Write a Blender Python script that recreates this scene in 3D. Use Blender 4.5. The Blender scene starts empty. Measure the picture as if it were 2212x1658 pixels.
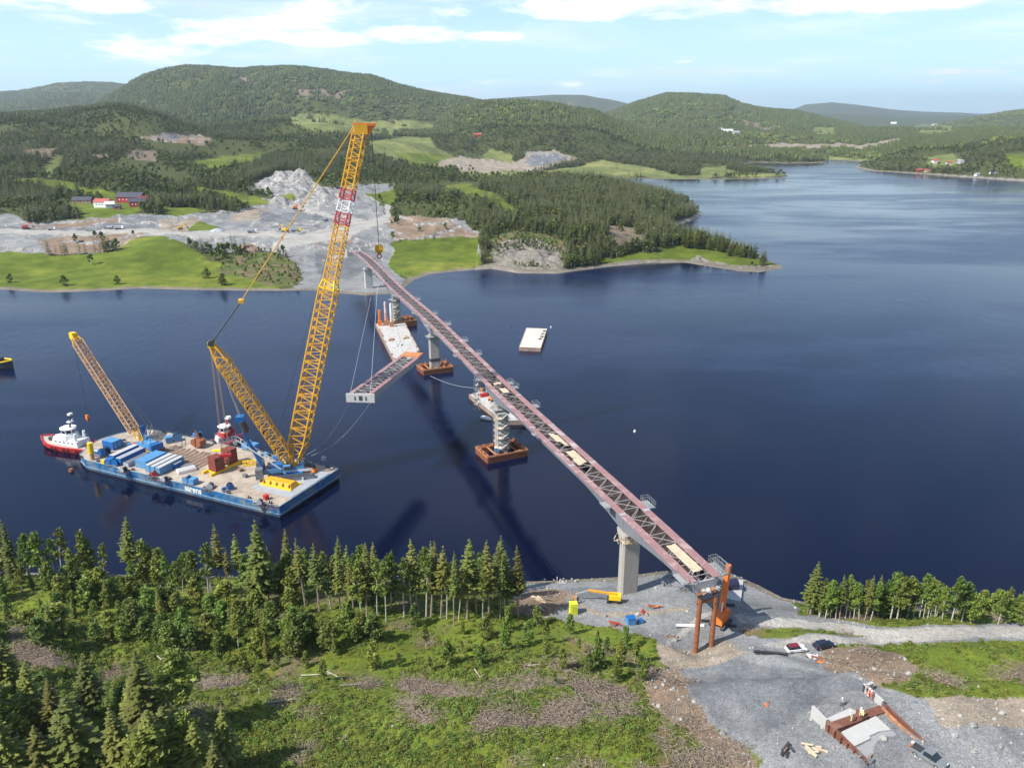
import bpy, math, random
import numpy as np
from mathutils import Vector, Matrix
random.seed(7); R_0 = random.Random(4); RNG = np.random.default_rng(11)
PI = math.pi
SC = bpy.context.scene
COL = SC.collection
# ------------------------------------------------------------------ camera
CAMH = 120.0
FPX, CX, CY = 1703.0, 1106.0, 829.0
PITCH = math.atan((CY - 252.0) / FPX)
CP, SP = math.cos(PITCH), math.sin(PITCH)
cam = bpy.data.objects.new('camera', bpy.data.cameras.new('camera')); COL.objects.link(cam)
cam.location = (0, 0, CAMH); cam.rotation_euler = (PI/2 - PITCH, 0, 0)
cam.data.sensor_width = 36; cam.data.lens = FPX / 2212 * 36
cam.data.clip_start = 0.5; cam.data.clip_end = 60000
SC.camera = cam
# ------------------------------------------------------------------ view
SC.view_settings.view_transform = 'Standard'
SC.view_settings.look = 'None'
SC.view_settings.exposure = 0.48
SC.view_settings.gamma = 1
SC.view_settings.use_curve_mapping = False
# ------------------------------------------------------------------ sun
SUN_EL = 47.0; SUN_AZ = 240.0     # azimuth clockwise from +Y
sl = bpy.data.lights.new('sun', 'SUN'); sl.energy = 4.8; sl.angle = math.radians(0.5); sl.color = (1.0, 0.96, 0.88)
so = bpy.data.objects.new('sun', sl); COL.objects.link(so)
_a, _e = math.radians(SUN_AZ), math.radians(SUN_EL)
sdir = Vector((math.sin(_a)*math.cos(_e), math.cos(_a)*math.cos(_e), math.sin(_e)))
so.rotation_euler = sdir.to_track_quat('Z', 'Y').to_euler(); so.location = (-300, -300, 500)
# ------------------------------------------------------------------ pixel helpers (pixels of the 2212 px wide view)
def ray(x, y):
    u = (x - CX)/FPX; v = (y - CY)/FPX
    return np.array([u, CP - v*SP, -SP - v*CP])
def P(x, y, z=0.0):
    d = ray(x, y); t = (z - CAMH)/d[2]; return Vector((d[0]*t, d[1]*t, z))
def PY(x, y, Y):
    d = ray(x, y); t = Y/d[1]; return Vector((d[0]*t, Y, CAMH + d[2]*t))
def proj(X, Y, Z):
    dep = Y*CP + (CAMH - Z)*SP
    dep = np.maximum(dep, 1.0)
    return CX + FPX*X/dep, CY - FPX*((Z - CAMH)*CP + Y*SP)/dep
# ------------------------------------------------------------------ world: sky with clouds
class NT:
    def __init__(s, tree): s.t = tree; s.n = tree.nodes; s.l = tree.links
    def add(s, ty, **kw):
        n = s.n.new(ty)
        for k, v in kw.items():
            if k == 'ins':
                for a, b in v.items():
                    if isinstance(b, bpy.types.NodeSocket): s.l.new(b, n.inputs[a])
                    else: n.inputs[a].default_value = b
            else: setattr(n, k, v)
        return n
    def math(s, op, a, b=None, c=None, clamp=False):
        n = s.n.new('ShaderNodeMath'); n.operation = op; n.use_clamp = clamp
        for i, v in enumerate((a, b, c)):
            if v is None: continue
            if isinstance(v, bpy.types.NodeSocket): s.l.new(v, n.inputs[i])
            else: n.inputs[i].default_value = v
        return n.outputs[0]
    def mix(s, f, a, b, blend='MIX'):
        n = s.n.new('ShaderNodeMix'); n.data_type = 'RGBA'; n.blend_type = blend
        for i, v in ((0, f), (6, a), (7, b)):
            if isinstance(v, bpy.types.NodeSocket): s.l.new(v, n.inputs[i])
            elif i == 0: n.inputs[0].default_value = v
            else: n.inputs[i].default_value = (*v[:3], 1)
        return n.outputs[2]
    def ramp(s, f, *st):
        n = s.n.new('ShaderNodeValToRGB'); e = n.color_ramp.elements
        while len(e) < len(st): e.new(0.5)
        for i, (p_, c_) in enumerate(st):
            e[i].position = p_; e[i].color = (*(c_ if isinstance(c_, tuple) else (c_, c_, c_)), 1)
        s.l.new(f, n.inputs[0]); return n.outputs[0]
    def noise(s, vec, scale, detail=4, rough=0.55, dist=0.0):
        n = s.n.new('ShaderNodeTexNoise'); n.inputs['Scale'].default_value = scale
        n.inputs['Detail'].default_value = detail; n.inputs['Roughness'].default_value = rough
        n.inputs['Distortion'].default_value = dist
        if vec is not None: s.l.new(vec, n.inputs['Vector'])
        return n.outputs[0]
W = bpy.data.worlds.new('World'); SC.world = W; W.use_nodes = True
w = NT(W.node_tree); w.n.clear()
sky = w.add('ShaderNodeTexSky', sky_type='NISHITA', sun_disc=False)
sky.sun_elevation = math.radians(SUN_EL); sky.sun_rotation = math.radians(SUN_AZ)
sky.altitude = 120; sky.air_density = 1.0; sky.dust_density = 0.6; sky.ozone_density = 1.4
tc = w.add('ShaderNodeTexCoord')
sep = w.add('ShaderNodeSeparateXYZ', ins={0: tc.outputs['Generated']})
zc = w.math('MAXIMUM', sep.outputs[2], 0.02)
zc = w.math('ADD', zc, 0.10)
px_ = w.math('DIVIDE', sep.outputs[0], zc); py_ = w.math('DIVIDE', sep.outputs[1], zc)
cv = w.add('ShaderNodeCombineXYZ', ins={0: px_, 1: w.math('MULTIPLY', py_, 1.6), 2: 0.0})
def wn_coord(sx, sz):
    return w.add('ShaderNodeCombineXYZ', ins={0: w.math('MULTIPLY', sep.outputs[0], sx), 1: sep.outputs[1], 2: w.math('MULTIPLY', sep.outputs[2], sz)}).outputs[0]
nz = w.noise(wn_coord(6, 22), 1.6, 8, 0.62, 0.3)
nz2 = w.noise(cv.outputs[0], 0.55, 7, 0.6, 0.4)
ymax = w.math('MAXIMUM', sep.outputs[1], 0.05)
u_ = w.math('DIVIDE', sep.outputs[0], ymax); v_ = w.math('DIVIDE', sep.outputs[2], ymax)
blobs = [(1460, 2, 330, 40, 1.0), (1260, 20, 160, 26, .9), (1700, 8, 140, 30, .8), (1990, 6, 190, 22, 1.0), (700, 84, 130, 17, .95), (890, 74, 130, 20, 1.0), (1060, 78, 130, 10, .7),
         (440, 82, 150, 22, .45), (250, 10, 110, 24, .8), (1474, 133, 34, 8, .9), (1330, 134, 30, 5, .4), (2080, 155, 130, 12, 1.0), (2010, 177, 60, 9, .8),
         (1240, 180, 50, 9, .4), (60, 60, 420, 60, .42), (520, 40, 500, 40, .42), (300, 120, 320, 34, .42), (1500, 55, 800, 25, .12)]
acc = None
for bx, by, rx, ry, st in blobs:
    d = ray(bx, by); uu, vv = d[0]/d[1], d[2]/d[1]
    a = w.math('DIVIDE', w.math('SUBTRACT', u_, uu), rx/FPX/CP)
    dv = w.math('SUBTRACT', v_, vv)
    b = w.math('DIVIDE', dv, ry/FPX/CP)
    r2 = w.math('ADD', w.math('MULTIPLY', a, a), w.math('MULTIPLY', b, b))
    g = w.math('MULTIPLY', w.math('SUBTRACT', 1.0, r2, clamp=True), st)
    acc = g if acc is None else w.math('MAXIMUM', acc, g)
dens = w.math('ADD', w.math('MULTIPLY', nz, 2.3), w.math('MULTIPLY', acc, 0.88))
cl = w.ramp(dens, (0.0, 0.0), (1.0, 0.0)); 
mr = w.add('ShaderNodeMapRange', interpolation_type='SMOOTHSTEP', ins={0: dens, 1: 1.34, 2: 1.92, 3: 0.0, 4: 1.0})
thin = w.add('ShaderNodeMapRange', interpolation_type='SMOOTHSTEP', ins={0: nz2, 1: 0.44, 2: 0.74, 3: 0.0, 4: 0.6})
cm = w.math('MAXIMUM', mr.outputs[0], thin.outputs[0])
cshade = w.ramp(nz, (0.35, (7.2, 7.6, 8.4)), (0.6, (9.8, 9.9, 10.2)))
skyc = w.mix(1.0, sky.outputs[0], (0.92, 1.02, 1.10), 'MULTIPLY')
# pale horizon air as the photograph shows, all the way round
hz = w.add('ShaderNodeMapRange', interpolation_type='SMOOTHSTEP', ins={0: sep.outputs[2], 1: 0.0, 2: 0.24, 3: 0.80, 4: 0.0})
skyc = w.mix(hz.outputs[0], skyc, (5.3, 8.1, 9.7))
wc = w.mix(cm, skyc, cshade)
bg = w.add('ShaderNodeBackground', ins={0: wc, 1: 0.105})
w.l.new(bg.outputs[0], w.add('ShaderNodeOutputWorld').inputs[0])
# ------------------------------------------------------------------ materials
MATS = {}
def M(name, col=(.5, .5, .5), rough=.6, metal=0., var=.18, scale=.6, dirt=None, dirt_amt=.35, dscale=.25, bump=0., bscale=2., transl=0., rnd=0., spec=.5, streak=False):
    if name in MATS: return MATS[name]
    m = bpy.data.materials.new(name); m.use_nodes = True; t = NT(m.node_tree); t.n.clear()
    out = t.add('ShaderNodeOutputMaterial'); b = t.add('ShaderNodeBsdfPrincipled')
    b.inputs['Roughness'].default_value = rough; b.inputs['Metallic'].default_value = metal
    b.inputs['Specular IOR Level'].default_value = spec
    tc = t.add('ShaderNodeTexCoord'); vec = tc.outputs['Object']
    n1 = t.noise(vec, scale, 6, .65)
    c = t.mix(t.ramp(n1, (.3, 0.), (.7, 1.)), tuple(v*(1-var) for v in col), tuple(min(1, v*(1+var)) for v in col))
    if rnd:
        oi = t.add('ShaderNodeObjectInfo')
        hs = t.add('ShaderNodeHueSaturation', ins={4: c, 3: 1.0, 1: 1.0})
        t.l.new(t.math('ADD', .5 - .03*rnd, t.math('MULTIPLY', oi.outputs['Random'], .06*rnd)), hs.inputs[0])
        r2 = t.math('FRACT', t.math('MULTIPLY', oi.outputs['Random'], 7.31))
        t.l.new(t.math('ADD', 1-.32*rnd, t.math('MULTIPLY', r2, .64*rnd)), hs.inputs[2]); c = hs.outputs[0]
    if dirt:
        if streak:
            mp = t.add('ShaderNodeMapping', ins={0: vec, 3: (1, 1, .12)}); dv = mp.outputs[0]
        else: dv = vec
        n2 = t.noise(dv, dscale, 7, .7, .3)
        f = t.math('MULTIPLY', t.ramp(n2, (.62-dirt_amt*.35, 0.), (.70, 1.)), min(1, .45+dirt_amt))
        c = t.mix(f, c, dirt)
    t.l.new(c, b.inputs['Base Color'])
    if bump:
        bp = t.add('ShaderNodeBump', ins={'Strength': 1.0, 'Distance': bump, 'Height': t.noise(vec, bscale, 5, .6)})
        t.l.new(bp.outputs[0], b.inputs['Normal'])
    sh = b.outputs[0]
    if transl:
        tr = t.add('ShaderNodeBsdfTranslucent', ins={0: c})
        mx = t.add('ShaderNodeMixShader', ins={0: transl, 1: sh, 2: tr.outputs[0]}); sh = mx.outputs[0]
    t.l.new(sh, out.inputs[0]); MATS[name] = m; return m
# ------------------------------------------------------------------ mesh builder
class MB:
    def __init__(s): s.v = []; s.f = []; s.m = []; s.cur = 0
    def add(s, vs, fs):
        o = len(s.v); s.v.extend([tuple(v) for v in vs]); s.f.extend([tuple(i+o for i in f) for f in fs]); s.m.extend([s.cur]*len(fs))
    def hexa(s, p):  # 8 points: bottom 4 ccw, top 4 ccw
        s.add(p, [(3, 2, 1, 0), (4, 5, 6, 7), (0, 1, 5, 4), (1, 2, 6, 5), (2, 3, 7, 6), (3, 0, 4, 7)]); return s
    def box(s, c, d, yaw=0., tilt=0.):
        x, y, z = (v/2 for v in d); R = Matrix.Rotation(yaw, 3, 'Z') @ Matrix.Rotation(tilt, 3, 'Y')
        c = Vector(c)
        return s.hexa([c + R @ Vector(q) for q in ((-x, -y, -z), (x, -y, -z), (x, y, -z), (-x, y, -z), (-x, -y, z), (x, -y, z), (x, y, z), (-x, y, z))])
    def bar(s, a, b, r, n=4, r2=None):
        a = Vector(a); b = Vector(b); d = b - a
        if d.length < 1e-6: return s
        q = d.to_track_quat('Z', 'Y'); r2 = r if r2 is None else r2; vs = []
        for k in range(n):
            t = 2*PI*(k+.5)/n; e = q @ Vector((math.cos(t), math.sin(t), 0)); vs.append(a + e*r)
        for k in range(n):
            t = 2*PI*(k+.5)/n; e = q @ Vector((math.cos(t), math.sin(t), 0)); vs.append(b + e*r2)
        fs = [(k, (k+1) % n, (k+1) % n + n, k+n) for k in range(n)] + [tuple(range(n-1, -1, -1)), tuple(range(n, 2*n))]
        s.add(vs, fs); return s
    def prism(s, poly, z0, z1, top=None):
        n = len(poly); top = top or poly
        vs = [(x, y, z0) for x, y in poly] + [(x, y, z1) for x, y in top]
        s.add(vs, [(k, (k+1) % n, (k+1) % n + n, k+n) for k in range(n)] + [tuple(range(n-1, -1, -1)), tuple(range(n, 2*n))]); return s
    def poly(s, vs): s.add(vs, [tuple(range(len(vs)))]); return s
    def tube(s, pts, r, n=4):
        for a, b in zip(pts, pts[1:]): s.bar(a, b, r, n)
        return s
    def torus(s, c, R, r, ax='Y', n=12, m=5):
        vs = []; fs = []
        for i in range(n):
            a = 2*PI*i/n
            for j in range(m):
                b = 2*PI*j/m; q = (R + r*math.cos(b))
                p = {'Y': (q*math.cos(a), r*math.sin(b), q*math.sin(a)), 'Z': (q*math.cos(a), q*math.sin(a), r*math.sin(b)), 'X': (r*math.sin(b), q*math.cos(a), q*math.sin(a))}[ax]
                vs.append((c[0]+p[0], c[1]+p[1], c[2]+p[2]))
                fs.append((i*m+j, ((i+1) % n)*m+j, ((i+1) % n)*m+(j+1) % m, i*m+(j+1) % m))
        s.add(vs, fs); return s
    def loft(s, rings, close=True):
        n = len(rings[0]); vs = [p for r in rings for p in r]; fs = []
        for i in range(len(rings)-1):
            for k in range(n if close else n-1):
                fs.append((i*n+k, i*n+(k+1) % n, (i+1)*n+(k+1) % n, (i+1)*n+k))
        if close: fs += [tuple(range(n-1, -1, -1)), tuple((len(rings)-1)*n+k for k in range(n))]
        s.add(vs, fs); return s
    def build(s, name, mats, parent=None, smooth=False, origin=None):
        if not isinstance(mats, (list, tuple)): mats = [mats]
        me = bpy.data.meshes.new(name)
        vs = s.v if origin is None else [(x-origin[0], y-origin[1], z-origin[2]) for x, y, z in s.v]
        me.from_pydata(vs, [], s.f); me.polygons.foreach_set('material_index', s.m)
        if smooth: me.polygons.foreach_set('use_smooth', [True]*len(s.f))
        for m in mats: me.materials.append(m)
        me.update()
        o = bpy.data.objects.new(name, me); COL.objects.link(o)
        if parent is not None: o.parent = parent
        if origin is not None: o.location = origin
        return o
def tag(o, label=None, cat=None, group=None, kind=None):
    if label: o['label'] = label
    if cat: o['category'] = cat
    if group: o['group'] = group
    if kind: o['kind'] = kind
    return o
def thing(name, label, cat, loc=(0, 0, 0), yaw=0., group=None):
    o = bpy.data.objects.new(name, None); COL.objects.link(o); o.location = loc; o.rotation_euler = (0, 0, yaw)
    o.empty_display_size = .5
    return tag(o, label, cat, group)
def loc_of(t, p):   # world point -> local frame of an upright thing
    d = Vector(p) - t.location; return Matrix.Rotation(-t.rotation_euler[2], 3, 'Z') @ d
def dup(src, loc, yaw=0., label=None, scale=None, group=None):
    r = src.copy(); COL.objects.link(r); r.location = loc; r.rotation_euler = (src.rotation_euler[0]*0, 0, yaw)
    if label: r['label'] = label
    if group: r['group'] = group
    if scale is not None: r.scale = scale if hasattr(scale, '__len__') else (scale,)*3
    for c in list(src.children):
        q = c.copy(); COL.objects.link(q); q.parent = r
        for g in c.children:
            h = g.copy(); COL.objects.link(h); h.parent = q
    return r
def lattice(mb, a, b, wa, wb, side, n, rc, rb, da=None, db=None):
    """four chords between a and b, square section wa..wb, bracing on all four faces; side = unit vector across"""
    a = Vector(a); b = Vector(b); ax = (b-a).normalized(); side = Vector(side); side = (side - ax*side.dot(ax)).normalized(); up = ax.cross(side).normalized()
    da = da or wa; db = db or wb; rings = []
    for i in range(n+1):
        t = i/n; c = a.lerp(b, t); hw = (wa+(wb-wa)*t)/2; hd = (da+(db-da)*t)/2
        rings.append([c+side*hw+up*hd, c-side*hw+up*hd, c-side*hw-up*hd, c+side*hw-up*hd])
    for k in range(4):
        mb.bar(rings[0][k], rings[-1][k], rc, 5)
    for i in range(n):
        for k in range(4):
            k2 = (k+1) % 4
            if i % 2 == 0: mb.bar(rings[i][k], rings[i+1][k2], rb, 4)
            else: mb.bar(rings[i][k2], rings[i+1][k], rb, 4)
    for i in range(0, n+1, 4):
        for k in range(4): mb.bar(rings[i][k], rings[i][(k+1) % 4], rb, 4)
    return rings
# ================================================================== TERRAIN
def hash2(ix, iy, seed):
    n = (ix.astype(np.int64)*374761393 + iy.astype(np.int64)*668265263 + seed*1442695041) & 0x7fffffff
    n = ((n ^ (n >> 13))*1274126177) & 0x7fffffff
    return ((n ^ (n >> 16)) & 0xffff)/65535.0
def vnoise(x, y, seed=0):
    ix = np.floor(x); iy = np.floor(y); fx = x-ix; fy = y-iy
    fx = fx*fx*(3-2*fx); fy = fy*fy*(3-2*fy)
    a = hash2(ix, iy, seed); b = hash2(ix+1, iy, seed); c = hash2(ix, iy+1, seed); d = hash2(ix+1, iy+1, seed)
    return (a+(b-a)*fx)+((c+(d-c)*fx)-(a+(b-a)*fx))*fy
def fbm(x, y, sc, oct=4, seed=0, gain=.5):
    s = 0; a = 1.; t = 0
    for k in range(oct):
        s = s + a*(vnoise(x/sc*2**k + 17.3*k, y/sc*2**k + 9.1*k, seed+k)-.5); t += a*.5; a *= gain
    return s/t
def sstep(x, a, b):
    t = np.clip((x-a)/(b-a), 0, 1); return t*t*(3-2*t)
NEARSHORE = [(-900, 1205), (-300, 1225), (0, 1235), (200, 1240), (400, 1243), (700, 1248), (1000, 1252), (1120, 1256), (1200, 1253), (1330, 1246), (1440, 1232), (1500, 1227), (1580, 1238), (1640, 1264), (1690, 1290), (1760, 1303), (1900, 1312), (2212, 1322), (2800, 1340), (5200, 1330)]
FARSHORE = [(5200, 520), (3500, 436), (2600, 406), (2212, 392), (2100, 384), (2000, 377), (1880, 369), (1848, 362), (1862, 353), (1880, 350), (1790, 345), (1782, 352), (1700, 353), (1625, 351), (1600, 356), (1640, 370), (1690, 375), (1704, 381), (1680, 385),
            (1600, 386), (1520, 387), (1400, 386), (1300, 384), (1250, 382), (1180, 381), (1080, 383), (1130, 388), (1250, 396), (1400, 412), (1490, 436), (1518, 463), (1500, 474), (1450, 490), (1470, 512), (1560, 530), (1640, 556), (1686, 572), (1692, 579),
            (1640, 588), (1600, 586), (1560, 580), (1480, 567), (1400, 568), (1330, 574), (1250, 584), (1200, 591), (1120, 590), (1060, 580), (1000, 585), (930, 592), (895, 604), (872, 622), (850, 634), (790, 638), (740, 634), (680, 627), (600, 628), (450, 627), (300, 623),
            (200, 629), (100, 632), (0, 625), (-300, 620), (-1500, 650)]
SHORE = np.array([[*P(x, y)[:2]] for x, y in NEARSHORE] + [[*P(x, y)[:2]] for x, y in FARSHORE])
def pip(X, Y, poly):
    inside = np.zeros(X.shape, bool); n = len(poly); j = n-1
    for i in range(n):
        xi, yi = poly[i]; xj, yj = poly[j]
        c = ((yi > Y) != (yj > Y)) & (X < (xj-xi)*(Y-yi)/((yj-yi) if yj != yi else 1e-9) + xi)
        inside ^= c; j = i
    return inside
def coast(X, Y):
    d2 = np.full(X.shape, 1e12)
    n = len(SHORE)
    for i in range(n):
        a = SHORE[i]; b = SHORE[(i+1) % n]; e = b-a; L = e@e
        t = np.clip(((X-a[0])*e[0]+(Y-a[1])*e[1])/L, 0, 1)
        d2 = np.minimum(d2, (X-a[0]-t*e[0])**2 + (Y-a[1]-t*e[1])**2)
    d = np.sqrt(d2)
    return np.where(pip(X, Y, SHORE), -d, d)
ANCH_N = [(1348, 1268, 3), (1250, 1300, 4), (1150, 1300, 5), (1500, 1405, 6), (1420, 1340, 5), (1560, 1350, 6), (1600, 1320, 5), (1700, 1345, 7), (1900, 1365, 8), (2212, 1365, 9), (2700, 1380, 12),
          (1720, 1402, 10), (1780, 1393, 10), (1480, 1440, 10), (1600, 1440, 12), (1700, 1450, 15), (1620, 1520, 20), (1560, 1560, 18), (1700, 1560, 21), (1585, 1275, 2.6), (1605, 1258, 2.0), (1740, 1500, 21.5), (1830, 1540, 24), (1850, 1650, 24.4), (2000, 1640, 25.6), (1960, 1500, 24.6), (1900, 1560, 24.2), (1930, 1600, 24.5), (1770, 1560, 22.8), (1880, 1500, 24.2), (1900, 1700, 24.7), (1780, 1620, 23.2),
          (1850, 1430, 14), (2100, 1450, 17), (2212, 1520, 25), (2100, 1560, 26), (1400, 1500, 14), (1300, 1600, 21), (1000, 1600, 22), (1000, 1450, 14), (1000, 1360, 8), (560, 1300, 6), (300, 1290, 6), (0, 1290, 8), (-400, 1300, 12), (0, 1450, 18), (300, 1400, 12),
          (600, 1400, 11), (600, 1600, 20), (300, 1650, 24), (0, 1658, 26), (-500, 1650, 34), (500, 1900, 30), (1100, 1900, 31), (1700, 1900, 32), (2400, 1900, 36), (2700, 1600, 34), (900, 2600, 38), (1300, 2600, 38), (1440, 1420, 8), (1800, 1345, 7)]
ANCH_F = [(100, 590, 3), (400, 590, 4), (0, 545, 8), (250, 545, 8), (500, 545, 10), (600, 560, 8), (700, 560, 9), (700, 600, 4), (760, 600, 4), (-600, 540, 10), (-600, 440, 30),
          (100, 510, 13), (400, 500, 15), (600, 500, 15), (750, 500, 15), (850, 480, 15), (950, 480, 16), (950, 550, 7), (340, 520, 16), (290, 440, 26), (100, 440, 24), (450, 420, 25), (560, 430, 22), (620, 450, 18), (640, 378, 47), (600, 385, 40), (700, 395, 38), (690, 450, 18),
          (820, 400, 25), (800, 440, 20), (480, 345, 47), (300, 380, 42), (100, 380, 40), (0, 340, 58), (200, 300, 78), (350, 290, 82), (380, 300, 76), (600, 300, 68), (750, 345, 48), (850, 350, 42), (950, 372, 26), (1000, 395, 14),
          (900, 310, 52), (860, 330, 34), (1000, 345, 22), (1180, 340, 26), (700, 266, 104), (640, 262, 108), (850, 275, 95), (940, 290, 75), (1040, 360, 12), (1200, 330, 30), (1250, 365, 5), (1400, 365, 6), (1100, 366, 8), (1500, 352, 8), (1560, 332, 18), (1650, 300, 45), (1500, 300, 52),
          (1750, 337, 5), (1600, 285, 68), (1850, 300, 40), (2000, 280, 65), (2000, 350, 16), (2100, 330, 38), (2212, 335, 40), (1950, 320, 40), (2212, 300, 66), (2500, 320, 60), (900, 420, 18), (1000, 410, 22), (1070, 402, 30), (1200, 414, 27), (1350, 432, 22), (1450, 452, 13),
          (1150, 470, 26), (1100, 500, 21), (1300, 500, 22), (1400, 525, 11), (1500, 548, 3), (1600, 563, 2), (1050, 520, 12), (1130, 545, 10), (940, 540, 7), (1200, 560, 6), (1280, 560, 5), (3200, 380, 60), (1700, 320, 22), (1900, 335, 12)]
def anchor_tab(A):
    q = np.array([[*P(x, y, z)] for x, y, z in A]); return q
AN, AF = anchor_tab(ANCH_N), anchor_tab(ANCH_F)
def idw(X, Y, T, log):
    if log: sx, sy = np.arctan2(X, Y), np.log(np.hypot(X, Y))*.8; tx, ty = np.arctan2(T[:, 0], T[:, 1]), np.log(np.hypot(T[:, 0], T[:, 1]))*.8; eps = .0012
    else: sx, sy, tx, ty, eps = X, Y, T[:, 0], T[:, 1], 9.0
    num = np.zeros(X.shape); den = np.zeros(X.shape)
    for i in range(len(T)):
        wgt = 1.0/((sx-tx[i])**2+(sy-ty[i])**2+eps)**1.9; num += wgt*T[i, 2]; den += wgt
    return num/den
# ridges: crest seen at pixels, distance, front and back width
RIDGES = [
 (2150, 900, 900, [(-900, 225), (-300, 236), (0, 246), (100, 242), (200, 229), (260, 222), (300, 229), (350, 242), (400, 259), (450, 274), (520, 286), (600, 292), (680, 300), (760, 330), (850, 400)], 12),
 (4600, 1900, 2500, [(60, 300), (140, 262), (200, 232), (240, 205), (280, 183), (310, 165), (350, 153), (400, 143), (450, 146), (520, 150), (600, 145), (660, 148), (740, 162), (800, 167), (850, 184), (900, 196), (960, 206), (1010, 214), (1060, 224), (1120, 250), (1200, 300)], 10),
 (3000, 1000, 1300, [(900, 320), (950, 262), (985, 240), (1020, 225), (1060, 219), (1120, 217), (1200, 226), (1280, 237), (1330, 258), (1400, 289), (1470, 305), (1540, 325), (1620, 345)], 9),
 (5200, 1900, 2500, [(1180, 300), (1260, 262), (1330, 238), (1380, 219), (1440, 204), (1500, 204), (1560, 209), (1600, 226), (1650, 236), (1720, 240), (1800, 259), (1870, 276), (1950, 290), (2050, 310)], 8),
 (8500, 2500, 3000, [(-900, 200), (-300, 192), (0, 197), (60, 194), (130, 184), (190, 182), (250, 184), (320, 190), (450, 240)], 0),
 (6400, 2000, 1500, [(-900, 230), (0, 222), (80, 206), (160, 200), (230, 203), (330, 230), (420, 260)], 6),
 (12500, 3000, 4000, [(900, 240), (1000, 222), (1060, 214), (1120, 210), (1190, 205), (1260, 206), (1330, 218), (1400, 235), (1500, 260)], 0),
 (16500, 4000, 4000, [(1560, 262), (1640, 250), (1700, 241), (1740, 226), (1800, 221), (1850, 226), (1920, 236), (1990, 241), (2060, 243), (2120, 246), (2300, 240), (2800, 230)], 0),
 (11500, 3000, 3000, [(1650, 262), (1750, 244), (1850, 247), (1950, 252), (2100, 250), (2300, 244), (2700, 250)], 0),
 (6200, 1900, 2500, [(1960, 285), (2030, 268), (2080, 260), (2130, 250), (2170, 243), (2212, 238), (2400, 225), (2800, 215), (3600, 225)], 8),
 (2700, 600, 900, [(1780, 345), (1850, 332), (1900, 318), (1960, 312), (2050, 305), (2130, 300), (2212, 300), (2500, 290), (3600, 290)], 10),
 (3600, 900, 900, [(1500, 330), (1600, 320), (1700, 322), (1800, 318), (1900, 308), (2000, 302), (2200, 300)], 8),
 (1010, 320, 280, [(860, 470), (960, 440), (1020, 412), (1060, 407), (1120, 411), (1200, 419), (1300, 431), (1400, 444), (1450, 455), (1500, 480)], 6),
]
RT = []
for Yc, wf, wb, pts, tree in RIDGES:
    q = [PY(x, y, Yc) for x, y in pts]
    RT.append((Yc, wf, wb, np.array([v.x/v.y for v in q]), np.array([v.z - tree for v in q])))
def height(X, Y, d=None, full=False):
    X = np.asarray(X, float); Y = np.asarray(Y, float)
    if d is None: d = coast(X, Y)
    near = Y < 330
    z = np.zeros(X.shape)
    i = near
    if i.any():
        zn = idw(X[i], Y[i], AN, False); dd = d[i]
        zn = zn*sstep(dd, -2, 22) + fbm(X[i], Y[i], 26, 4, 3)*np.where(X[i] > 20, .45, 1.1)*sstep(dd, 8, 40) + fbm(X[i], Y[i], 5, 3, 8)*.28*sstep(dd, 1, 20) - .1
        z[i] = np.where(dd > 0, np.maximum(zn, .05) + .4*sstep(dd, 0, 3), np.maximum(dd*.35, -3.5))
    i = ~near
    if i.any():
        x, y, dd = X[i], Y[i], d[i]
        za = idw(x, y, AF, True); a = x/y
        za = np.where(y > 3500, za*np.clip(1-(y-3500)/6000, .25, 1), za)
        zr = za.copy()
        for k, (Yc, wf, wb, ta, tz) in enumerate(RT):
            zc = np.interp(a, ta, tz, left=-200, right=-200)
            wob = fbm(x, y, Yc*.12, 3, 31+k)*wf*.12
            t = (y+wob-Yc); t = np.where(t < 0, t/wf, t/wb)
            # gullies and spurs running down the slope, fading out at the crest
            g = fbm(a*Yc, y*.25, Yc*.05, 4, 51+k)*np.abs(zc)*.16*np.clip(np.abs(t)*2.2, 0, 1)
            pr = np.clip(1-t*t, 0, 1)**1.15
            hgt = (zc)*pr + g*pr
            zr = np.maximum(zr, hgt) if Yc > 1500 else np.maximum(zr, np.minimum(hgt, zc))
        nf = fbm(x, y, 140, 4, 5)
        cs = sstep(dd, -2, 10)*.12 + sstep(dd, 8, 130)*.88
        cliff = np.where((y < 1100) & (x > -30), 1., .0)
        cs = cs*(1-cliff) + cliff*(sstep(dd, -2, 5)*.2+sstep(dd, 3, 55)*.8)
        zz = zr*cs + nf*2.5*sstep(dd, 20, 200) + fbm(x, y, 22, 3, 6)*.8*sstep(dd, 3, 50) + .5*sstep(dd, 0, 8)
        z[i] = np.where(dd > 0, np.maximum(zz, .1*np.minimum(dd, 4)), np.maximum(dd*.2, -3.5))
    return z
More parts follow.
